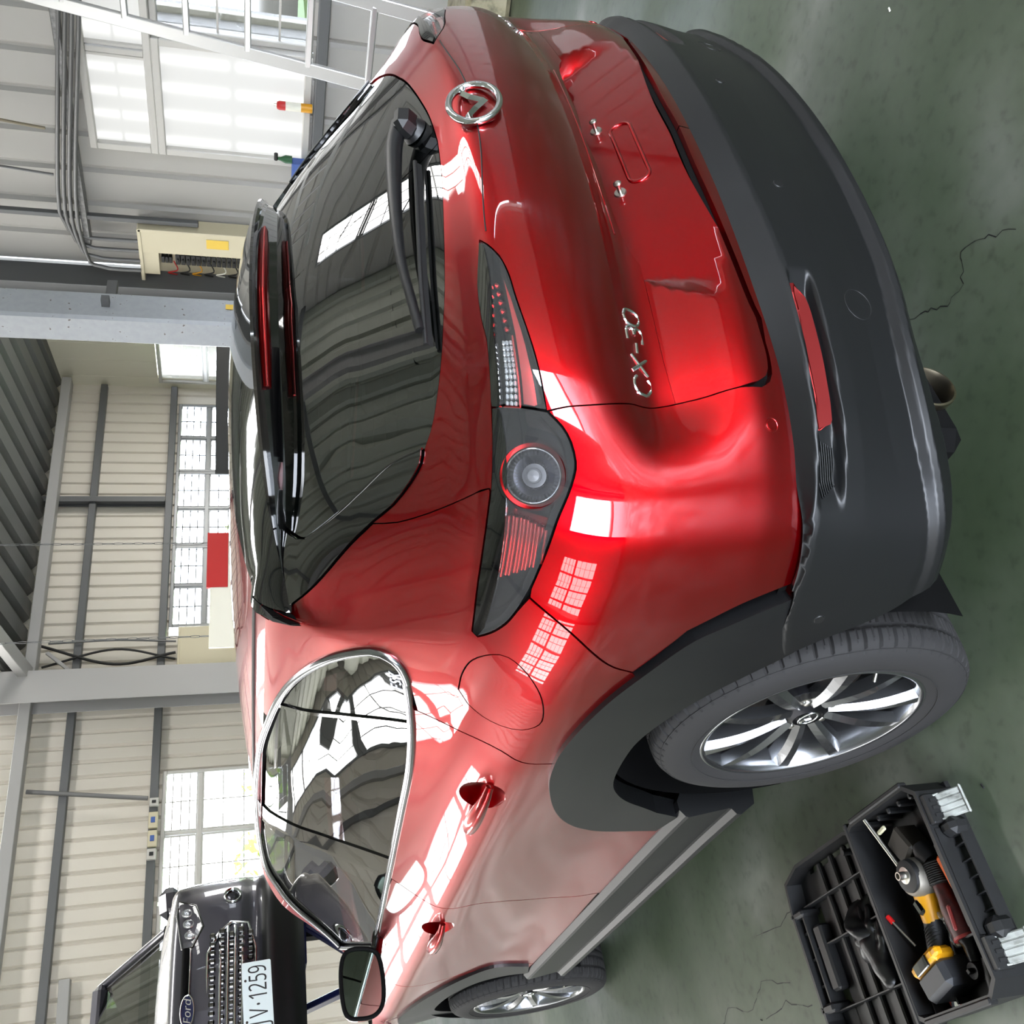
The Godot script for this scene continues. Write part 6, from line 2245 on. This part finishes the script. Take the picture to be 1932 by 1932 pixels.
	tube(mb, [La(0.216, 0.080, 0.021), La(0.275, 0.060, 0.042)], 0.0026, 8)
	obj("shaft_tip", mb, M.steel, sd)
	for k in 4:
		mb = MB.new()
		var sp: Vector2 = [Vector2(0.262, 0.256), Vector2(0.288, 0.252), Vector2(0.307, 0.248), Vector2(0.292, 0.281)][k]
		var rr: float = [0.0085, 0.0095, 0.0105, 0.009][k]
		lathe(mb, T(La(sp.x, y0, sp.y)), [Vector2(rr, 0), Vector2(rr, 0.034), Vector2(rr * 0.9, 0.036), Vector2(rr * 0.62, 0.036), Vector2(rr * 0.55, 0.018), Vector2(0, 0.018)], 18, 0, TAU, 0.6)
		tag(obj("socket", mb, M.chrome if k < 3 else M.gun_metal, null, T(TB)), ["small bright wrench socket nearest the carry handle cells", "middle bright wrench socket standing in the tool case", "largest bright wrench socket standing in the tool case", "dark wrench socket against the case front wall"][k], "socket", "wrench sockets in the tool case")
	mb = MB.new()
	lathe(mb, T(La(0.405, y0, 0.075)), [Vector2(0.014, 0), Vector2(0.014, 0.03), Vector2(0.011, 0.034), Vector2(0, 0.035)], 18)
	tag(obj("chrome_knob", mb, M.chrome, null, T(TB)), "shiny chrome knob under the battery in the case corner", "knob")
	mb = MB.new()
	shell_patch(mb, func(u: float, v: float) -> Vector3: return La(lerpf(0.235, 0.31, u), 0.050 + 0.012 * sin(u * 9.0 + v * 4.0) * sin(v * 7.0), lerpf(0.150, 0.180, v) + 0.01 * u), 14, 8)
	tag(obj("clear_bag", mb, M.clear_bag, null, T(TB)), "crumpled clear plastic bag between the two power tools", "plastic bag")
	# work gloves in the lid
	make_glove(TB + La(0.250, 0.014, -0.150), 0.25, "black rubber work glove with spread fingers lying in the case lid")
	mb = MB.new()
	shell_patch(mb, func(u: float, v: float) -> Vector3:
		var e := sin(u * PI) * sin(v * PI)
		return La(lerpf(0.115, 0.262, u), 0.012 + 0.055 * pow(maxf(e, 0.0), 0.7) + 0.010 * sin(u * 11.0 + v * 5.0) * e, -lerpf(0.125, 0.232, v) - 0.012 * sin(u * 8.0)), 24, 16)
	tag(obj("crumpled_glove", mb, M.glove, null, T(TB)), "crumpled black glove cuff bunched up in the case lid", "glove")

func ring_x(c: Vector3, r: float) -> Array:
	var o := []
	for q in 16:
		o.append(c + Vector3(0, cos(TAU * q / 16) * r, sin(TAU * q / 16) * r))
	return o

func make_glove(at: Vector3, turn: float, label: String) -> void:
	# one skin over palm, four fingers and thumb, by blending tapered capsules on a grid
	var bones := []
	bones.append([Vector3(0.03, 0.018, 0.0), Vector3(-0.025, 0.020, 0.0), 0.026, 0.030])
	bones.append([Vector3(0.06, 0.016, 0.0), Vector3(0.03, 0.018, 0.0), 0.024, 0.026])
	var f := [[-0.026, -0.055, 0.050, -0.012], [-0.010, -0.062, 0.062, -0.004], [0.008, -0.060, 0.058, 0.006], [0.024, -0.050, 0.042, 0.016]]
	for q in f:
		var a := Vector3(-0.035, 0.018, q[0])
		var b := Vector3(q[1], 0.024, q[0] * 1.15 + q[3] * 0.4)
		var c := b + Vector3(-q[2] * 0.75, -0.010, q[3])
		bones.append([a, b, 0.0125, 0.0115])
		bones.append([b, c, 0.0115, 0.0092])
	bones.append([Vector3(0.01, 0.018, -0.022), Vector3(-0.02, 0.018, -0.050), 0.013, 0.011])
	bones.append([Vector3(-0.02, 0.018, -0.050), Vector3(-0.048, 0.014, -0.058), 0.011, 0.009])
	var mb := MB.new()
	nets(mb, bones, 0.0042, 0.010)
	tag(obj("work_glove", mb, M.glove, null, Transform3D(Basis(Vector3.UP, PI + turn), at)), label, "glove")

func nets(mb: MB, bones: Array, cell: float, k: float) -> void:
	# surface nets of a smooth union of tapered capsules
	var lo := Vector3(1e9, 1e9, 1e9)
	var hi := -lo
	for b in bones:
		var r := maxf(b[2], b[3]) + cell * 2
		lo = lo.min(b[0] - Vector3.ONE * r).min(b[1] - Vector3.ONE * r)
		hi = hi.max(b[0] + Vector3.ONE * r).max(b[1] + Vector3.ONE * r)
	var n := Vector3i(((hi - lo) / cell).ceil()) + Vector3i.ONE
	var field := func(p: Vector3) -> float:
		var d := 1e9
		for b in bones:
			var ab: Vector3 = b[1] - b[0]
			var u := clampf((p - b[0]).dot(ab) / ab.length_squared(), 0.0, 1.0)
			var q: float = p.distance_to(b[0] + ab * u) - lerpf(b[2], b[3], u)
			var h := clampf(0.5 + 0.5 * (q - d) / k, 0.0, 1.0) if d < 1e8 else 0.0
			d = lerpf(q, d, h) - k * h * (1.0 - h) if d < 1e8 else q
		return d
	var g := PackedFloat32Array()
	g.resize(n.x * n.y * n.z)
	for x in n.x:
		for y in n.y:
			for z in n.z:
				g[(x * n.y + y) * n.z + z] = field.call(lo + Vector3(x, y, z) * cell)
	var vert := {}
	for x in n.x - 1:
		for y in n.y - 1:
			for z in n.z - 1:
				var s := Vector3.ZERO
				var c := 0
				for e in [[0, 0, 0, 1, 0, 0], [0, 1, 0, 1, 1, 0], [0, 0, 1, 1, 0, 1], [0, 1, 1, 1, 1, 1], [0, 0, 0, 0, 1, 0], [1, 0, 0, 1, 1, 0], [0, 0, 1, 0, 1, 1], [1, 0, 1, 1, 1, 1], [0, 0, 0, 0, 0, 1], [1, 0, 0, 1, 0, 1], [0, 1, 0, 0, 1, 1], [1, 1, 0, 1, 1, 1]]:
					var fa: float = g[((x + e[0]) * n.y + y + e[1]) * n.z + z + e[2]]
					var fb: float = g[((x + e[3]) * n.y + y + e[4]) * n.z + z + e[5]]
					if (fa < 0) != (fb < 0):
						s += Vector3(x + e[0], y + e[1], z + e[2]).lerp(Vector3(x + e[3], y + e[4], z + e[5]), fa / (fa - fb))
						c += 1
				if c:
					var p: Vector3 = lo + s / c * cell
					var e2 := cell * 0.5
					var nn := Vector3(field.call(p + Vector3(e2, 0, 0)) - field.call(p - Vector3(e2, 0, 0)), field.call(p + Vector3(0, e2, 0)) - field.call(p - Vector3(0, e2, 0)), field.call(p + Vector3(0, 0, e2)) - field.call(p - Vector3(0, 0, e2))).normalized()
					vert[Vector3i(x, y, z)] = [p, nn]
	for x in range(1, n.x - 1):
		for y in range(1, n.y - 1):
			for z in range(1, n.z - 1):
				var f0: float = g[(x * n.y + y) * n.z + z]
				for ax in 3:
					var q := Vector3i(x, y, z)
					q[ax] += 1
					var f1: float = g[(q.x * n.y + q.y) * n.z + q.z]
					if (f0 < 0) != (f1 < 0):
						var u := (ax + 1) % 3
						var w := (ax + 2) % 3
						var c := []
						for e in [[0, 0], [1, 0], [1, 1], [0, 1]]:
							var m := Vector3i(x, y, z)
							m[u] -= e[0]
							m[w] -= e[1]
							if vert.has(m):
								c.append(vert[m])
						if c.size() == 4:
							mb.quad(c[0][0], c[1][0], c[2][0], c[3][0], c[0][1], c[1][1], c[2][1], c[3][1])

func make_clutter() -> void:
	var mb: MB
	# two-post lift column beside the office
	var p := thing("lift_post", "tall pale grey steel lift post with chipped paint and a yellow sticker", "post", Vector3(3.69, 0, -3.0), 0.05)
	mb = MB.new()
	cbox(mb, T(Vector3(0, 2.3, 0)), Vector3(0.28, 4.6, 0.22), 0.02)
	obj("column", mb, M.lift_paint, p)
	mb = MB.new()
	cbox(mb, T(Vector3(0.04, 1.62, 0.115)), Vector3(0.05, 0.06, 0.004), 0.0)
	obj("sticker", mb, M.label_yellow, p)
	mb = MB.new()
	cbox(mb, T(Vector3(0, 0.03, 0)), Vector3(0.46, 0.06, 0.42), 0.01)
	obj("foot_plate", mb, M.lift_paint, p)
	mb = MB.new()
	cbox(mb, T(Vector3(0.0, 2.42, 0.14)), Vector3(0.05, 0.05, 0.06), 0.0)
	bar(mb, Vector3(0.14, 2.42, 0.0), Vector3(0.52, 2.44, -0.1), 0.07, 0.05)
	obj("stay", mb, M.steel_grey, p)
	# distribution board on the near east wall
	var b := thing("fuse_board", "open cream fuse board with black breakers on the east wall", "fuse board", Vector3(5.40, 1.50, -3.75))
	mb = MB.new()
	cbox(mb, T(Vector3(0.07, 0.43, 0)), Vector3(0.03, 0.92, 0.56), 0.004)
	for q in [[Vector3(0, 0.87, 0), Vector3(0.17, 0.03, 0.56)], [Vector3(0, -0.01, 0), Vector3(0.17, 0.03, 0.56)], [Vector3(0, 0.43, -0.27), Vector3(0.17, 0.90, 0.03)], [Vector3(0, 0.43, 0.27), Vector3(0.17, 0.90, 0.03)]]:
		cbox(mb, T(q[0]), q[1], 0.004)
	obj("case", mb, M.panel_cream, b)
	mb = MB.new()
	cbox(mb, T(Vector3(-0.07, 0.43, 0.16)), Vector3(0.02, 0.90, 0.22), 0.003)
	cbox(mb, T(Vector3(-0.06, 0.80, -0.06)), Vector3(0.02, 0.14, 0.24), 0.003)
	obj("door", mb, M.panel_cream, b)
	mb = MB.new()
	cbox(mb, T(Vector3(-0.082, 0.25, 0.18)), Vector3(0.003, 0.14, 0.06), 0.0)
	obj("paper_label", mb, M.label_white, b)
	mb = MB.new()
	cbox(mb, T(Vector3(-0.084, 0.25, 0.18)), Vector3(0.001, 0.18, 0.09), 0.0)
	obj("label_border", mb, M.label_yellow, b)
	for k in 13:
		mb = MB.new()
		cbox(mb, T(Vector3(-0.03, 0.58 - 0.042 * k, -0.02)), Vector3(0.07, 0.038, 0.10), 0.004)
		cbox(mb, T(Vector3(-0.07, 0.58 - 0.042 * k, -0.02)), Vector3(0.02, 0.014, 0.03), 0.003)
		obj("breaker", mb, M.breaker_black, b)
	for k in 3:
		mb = MB.new()
		cbox(mb, T(Vector3(-0.03, 0.70 - 0.030 * k, -0.03)), Vector3(0.06, 0.026, 0.06), 0.003)
		obj("breaker", mb, M.breaker_black, b)
	for k in 6:
		mb = MB.new()
		var y := 0.62 - 0.10 * k
		tube(mb, spline([Vector3(0.0, y, -0.08), Vector3(-0.03, y - 0.03, -0.15), Vector3(-0.01, y + 0.05, -0.20), Vector3(0.02, y - 0.02, -0.24)], 0.02), 0.006, 6)
		obj("wire", mb, [M.signal_red, M.cable, M.tool_yellow, M.cable, M.label_white, M.cable][k], b)
	# conduits that come along the wall and bend down into the board
	for k in 4:
		mb = MB.new()
		var x := 5.36 - 0.02 * k
		var zz := -3.62 - 0.085 * k
		var yy := 2.93 - 0.045 * k
		tube(mb, spline([Vector3(x, yy - 0.62, 1.4), Vector3(x, yy - 0.45, 0.0), Vector3(x, yy - 0.19, -1.8), Vector3(x, yy + 0.01, -3.2), Vector3(x, yy, zz + 0.14), Vector3(x, yy - 0.05, zz + 0.03), Vector3(x, yy - 0.16, zz), Vector3(x, 2.38, zz)], 0.12), 0.016, 8)
		tag(obj("conduit", mb, M.conduit, null), ["grey conduit on the east wall, highest of four bending into the fuse board", "grey conduit on the east wall, second of four into the fuse board", "grey conduit on the east wall, third of four into the fuse board", "grey conduit on the east wall, lowest of four into the fuse board"][k], "conduit", "conduits on the east wall")
	mb = MB.new()
	tube(mb, spline([Vector3(5.36, 4.6, -2.62), Vector3(5.36, 3.6, -2.60), Vector3(5.36, 2.95, -2.66)], 0.2), 0.012, 6)
	tag(obj("wall_cable", mb, M.cable_tan, null), "tan cable hanging down the east wall above the conduits", "cable")
	mb = MB.new()
	tube(mb, spline([Vector3(5.36, 4.6, -3.02), Vector3(5.36, 3.6, -3.0), Vector3(5.36, 2.95, -3.05)], 0.2), 0.012, 6)
	tag(obj("wall_cable", mb, M.conduit, null), "grey cable hanging down the east wall nearer the fuse board", "cable")
	mb = MB.new()
	cbox(mb, T(Vector3(5.38, 3.2, -3.42)), Vector3(0.05, 2.6, 0.04), 0.004)
	tag(obj("cable_duct", mb, M.steel_grey, null), "upright grey cable duct beside the fuse board", "cable duct")
	# cables slack along the dark column
	mb = MB.new()
	tube(mb, spline([Vector3(5.10, 4.4, -4.2), Vector3(5.10, 3.5, -4.28), Vector3(5.10, 2.9, -4.2), Vector3(5.10, 2.55, -4.42), Vector3(5.12, 2.25, -4.05)], 0.1), 0.008, 6)
	tag(obj("slack_cable", mb, M.cable_tan, null), "pale slack cable draped down the dark steel column", "cable")
	# aluminium ladder leaning against the east wall
	var ld := thing("ladder", "aluminium ladder leaning in front of the east window", "ladder", Vector3(0, 0, -0.92))
	var la := Vector3(3.02, 0.03, 0)
	var lt := Vector3(4.18, 4.0, 0)
	for z in [0.0, 0.42]:
		mb = MB.new()
		bar(mb, la + Vector3(0, 0, z), lt + Vector3(0, 0, z), 0.028, 0.07, 0.004)
		obj("rail", mb, M.aluminium, ld)
	for k in 12:
		var c := la.lerp(lt, (k + 0.8) / 13.0)
		mb = MB.new()
		bar(mb, c + Vector3(0, 0, 0.01), c + Vector3(0, 0, 0.41), 0.034, 0.034, 0.006)
		obj("rung", mb, M.aluminium, ld)
	# plastic tub on the floor
	var tb := thing("plastic_tub", "grubby cream plastic container with a green dot on the floor behind the red car", "container", Vector3(4.32, 0, -0.82), 0.35)
	mb = MB.new()
	cbox(mb, T(Vector3(0, 0.14, 0)), Vector3(0.62, 0.27, 0.40), 0.03)
	obj("body", mb, M.tub, tb)
	mb = MB.new()
	lathe(mb, T(Vector3(-0.20, 0.20, 0.20), Vector3(90, 0, 0)), [Vector2(0.022, 0), Vector2(0.02, 0.006), Vector2(0, 0.007)], 14)
	obj("green_dot", mb, M.dot_green, tb)
	# can and bottles on the ledge under the east window
	var cn := thing("spray_can", "red yellow and white spray can on the east window sill", "spray can", Vector3(5.40, 1.022, -2.30))
	mb = MB.new()
	lathe(mb, T(Vector3.ZERO), [Vector2(0, 0), Vector2(0.032, 0.0), Vector2(0.033, 0.01), Vector2(0.033, 0.085)], 24)
	obj("lower_band", mb, M.tool_yellow, cn)
	mb = MB.new()
	lathe(mb, T(Vector3.ZERO), [Vector2(0.0332, 0.085), Vector2(0.0332, 0.20)], 24)
	obj("label_band", mb, M.label_white, cn)
	mb = MB.new()
	lathe(mb, T(Vector3.ZERO), [Vector2(0.033, 0.20), Vector2(0.033, 0.245), Vector2(0.026, 0.262), Vector2(0.012, 0.266)], 24)
	obj("shoulder", mb, M.signal_red, cn)
	mb = MB.new()
	lathe(mb, T(Vector3.ZERO), [Vector2(0.012, 0.266), Vector2(0.012, 0.285), Vector2(0, 0.287)], 14)
	obj("nozzle", mb, M.steel, cn)
	mb = MB.new()
	cbox(mb, T(Vector3(5.37, 1.09, -2.84)), Vector3(0.10, 0.14, 0.20), 0.008)
	tag(obj("blue_carton", mb, M.carton_blue, null), "blue and white printed carton on the ledge beside the window", "carton")
	var bo := thing("spray_bottle", "dark green trigger spray bottle on the blue carton by the window", "bottle", Vector3(5.38, 1.16, -2.74))
	mb = MB.new()
	lathe(mb, T(Vector3.ZERO), [Vector2(0, 0), Vector2(0.03, 0.0), Vector2(0.032, 0.05), Vector2(0.014, 0.09), Vector2(0.012, 0.11), Vector2(0, 0.11)], 18)
	obj("flask", mb, M.dot_green, bo)
	mb = MB.new()
	cbox(mb, T(Vector3(0, 0.125, 0.015)), Vector3(0.022, 0.03, 0.07), 0.008)
	obj("trigger_head", mb, M.tool_black, bo)
	# north wall fittings
	var W1 := Transform3D(Basis(Vector3.UP, deg_to_rad(-5.0)), Vector3(3.0, 0, -11.0))
	var eb := thing("cabinet", "beige steel wall cabinet by the north column", "cabinet", W1 * Vector3(2.46, 1.55, 0.14), deg_to_rad(-5.0))
	mb = MB.new()
	cbox(mb, T(Vector3(0, 0.46, 0)), Vector3(0.68, 0.92, 0.24), 0.008)
	obj("body", mb, M.panel_cream, eb)
	mb = MB.new()
	cbox(mb, T(Vector3(0, 0.46, 0.125)), Vector3(0.62, 0.86, 0.012), 0.004)
	var ed := obj("door", mb, M.panel_cream, eb)
	mb = MB.new()
	cbox(mb, T(Vector3(-0.26, 0.22, 0.14)), Vector3(0.03, 0.10, 0.02), 0.006)
	obj("handle", mb, M.steel, ed)
	for k in 4:
		mb = MB.new()
		var c: Array = [[0.36, 0.10], [0.13, 0.20], [-0.10, 0.20], [-0.29, 0.13]][k]
		cbox(mb, T(Vector3(0, 0, 0)), Vector3(c[1], 0.11, 0.07), 0.006)
		var sb := obj("switch_box", mb, M.panel_cream if k in [1, 2] else M.window_frame, null, Transform3D(W1.basis, W1 * Vector3(c[0], 2.68, 0.17)))
		tag(sb, ["small white socket box at the conduit end on the north girt", "yellowed switch box next to the white socket box", "yellowed switch box between its twin and the grey socket box", "grey socket box at the far end of the row on the girt"][k], "switch box", "switch boxes on the north girt")
		mb = MB.new()
		cbox(mb, T(Vector3(0, 0.0, 0.04)), Vector3(c[1] * 0.35, 0.05, 0.012), 0.002)
		obj("switch", mb, M.breaker_black if k in [0, 3] else M.carton_blue, sb)
	for k in 4:
		mb = MB.new()
		var a: Vector3 = W1 * Vector3([2.65, 2.62, 2.30, 2.22][k], [4.15, 4.25, 4.2, 4.0][k], 0.16)
		var e: Vector3 = W1 * Vector3([2.62, 2.45, 2.35, 2.2][k], 2.5, 0.16)
		var m: Vector3 = W1 * Vector3([2.66, 2.30, 2.52, 2.12][k], 3.3, 0.18)
		tube(mb, spline([a, m, e], 0.1), [0.014, 0.02, 0.016, 0.02][k], 6)
		tag(obj("wall_cable", mb, M.cable if k else M.conduit, null), ["straight grey conduit on the north wall above the beige cabinet", "dark cable bundle bowing left above the beige cabinet", "dark cable crossing the ribs above the beige cabinet", "dark cable close to the north column above the cabinet"][k], "cable", "cables above the cabinet")
	mb = MB.new()
	tube(mb, [W1 * Vector3(0.62, 4.2, 0.16), W1 * Vector3(0.42, 2.76, 0.16)], 0.03, 8)
	tag(obj("conduit", mb, M.conduit, null), "grey conduit slanting down the north wall to the switch boxes", "conduit")
	# things that peep over the car roof
	var dsk := thing("notice_board", "dark standing board seen over the roof of the red car", "board", Vector3(6.9, 0, -7.1), -0.35)
	mb = MB.new()
	cbox(mb, T(Vector3(0, 1.28, 0)), Vector3(1.9, 1.22, 0.05), 0.01)
	obj("board", mb, M.board_dark, dsk)
	for sx in [-0.8, 0.8]:
		mb = MB.new()
		cbox(mb, T(Vector3(sx, 0.34, 0)), Vector3(0.05, 0.68, 0.05), 0.004)
		obj("leg", mb, M.steel_grey, dsk)
	var rs := thing("hanging_sign", "red and white sign hanging on chains before the north windows", "sign", Vector3(4.75, 0, -8.0), -0.1)
	mb = MB.new()
	cbox(mb, T(Vector3(0.0, 1.80, 0)), Vector3(1.5, 0.28, 0.04), 0.006)
	obj("sign_panel", mb, M.label_white, rs)
	mb = MB.new()
	cbox(mb, T(Vector3(0.38, 1.86, 0.004)), Vector3(0.74, 0.24, 0.045), 0.004)
	obj("red_field", mb, M.signal_red, rs)
	for sx in [-0.6, 0.62]:
		mb = MB.new()
		for k in 26:
			var c := Vector3(sx, 1.98 + 0.11 * k, 0)
			var ring := []
			for q in 8:
				var an := TAU * q / 8
				ring.append(c + (Vector3(0.012 * cos(an), 0.064 * sin(an), 0) if k % 2 else Vector3(0, 0.064 * sin(an), 0.012 * cos(an))))
			tube(mb, ring, 0.004, 4, true)
		obj("chain", mb, M.steel_grey, rs)
	# hedge outside the north windows
	for k in 9:
		var mbs := MB.new()
		var n := 260
		var c := W1 * Vector3(-9.0 + 2.2 * k, 0.0, -2.6)
		for q in n:
			var an := rng.randf() * TAU
			var ph := acos(rng.randf_range(-0.7, 1.0))
			var r := rng.randf_range(0.7, 1.1)
			var d := Vector3(sin(ph) * cos(an) * 0.92, cos(ph) * 0.85, sin(ph) * sin(an) * 0.7) * r
			var pos := Vector3(0, 1.05, 0) + d
			var x := Vector3(rng.randf_range(-1, 1), rng.randf_range(-1, 1), rng.randf_range(-1, 1)).normalized()
			var y := x.cross(Vector3(rng.randf_range(-1, 1), 1, rng.randf_range(-1, 1))).normalized()
			var sz := rng.randf_range(0.06, 0.12)
			mbs.flat([pos - x * sz, pos - y * sz * 0.5, pos + x * sz, pos + y * sz * 0.5], d)
		var bu := thing("hedge_bush", "yellow green leafy bush outside the north windows", "bush", c, 0.0, "hedge bushes outside the north windows")
		obj("foliage", mbs, M.leaf, bu).set_meta("kind", "stuff")
		var st := MB.new()
		tube(st, [Vector3(0, -0.02, 0), Vector3(0.05, 0.9, 0.02)], [0.05, 0.02], 7)
		obj("stem", st, M.oily, bu)
	mb = MB.new()
	cbox(mb, T(Vector3(0, -0.06, -20)), Vector3(60, 0.10, 17.6), 0.0)
	struct("floor_garden", mb, M.grass)
	# crumbs of dirt on the floor
	for k in 18:
		mb = MB.new()
		var at := Vector3(rng.randf_range(-0.3, 1.6), 0.0, rng.randf_range(0.75, 1.7)) if k < 10 else Vector3(rng.randf_range(-1.7, -0.9), 0.0, rng.randf_range(-1.6, 0.5))
		var l := rng.randf_range(0.003, 0.008)
		cbox(mb, T(Vector3(0, 0.0015, 0), Vector3(0, rng.randf() * 180, 0)), Vector3(l * 2.2, 0.003, l * 0.8), 0.001)
		tag(obj("dirt_crumb", mb, M.cable if k % 3 else M.label_white, null, T(at)), "tiny crumb of dirt on the green floor paint", "dirt", "crumbs of dirt on the floor")
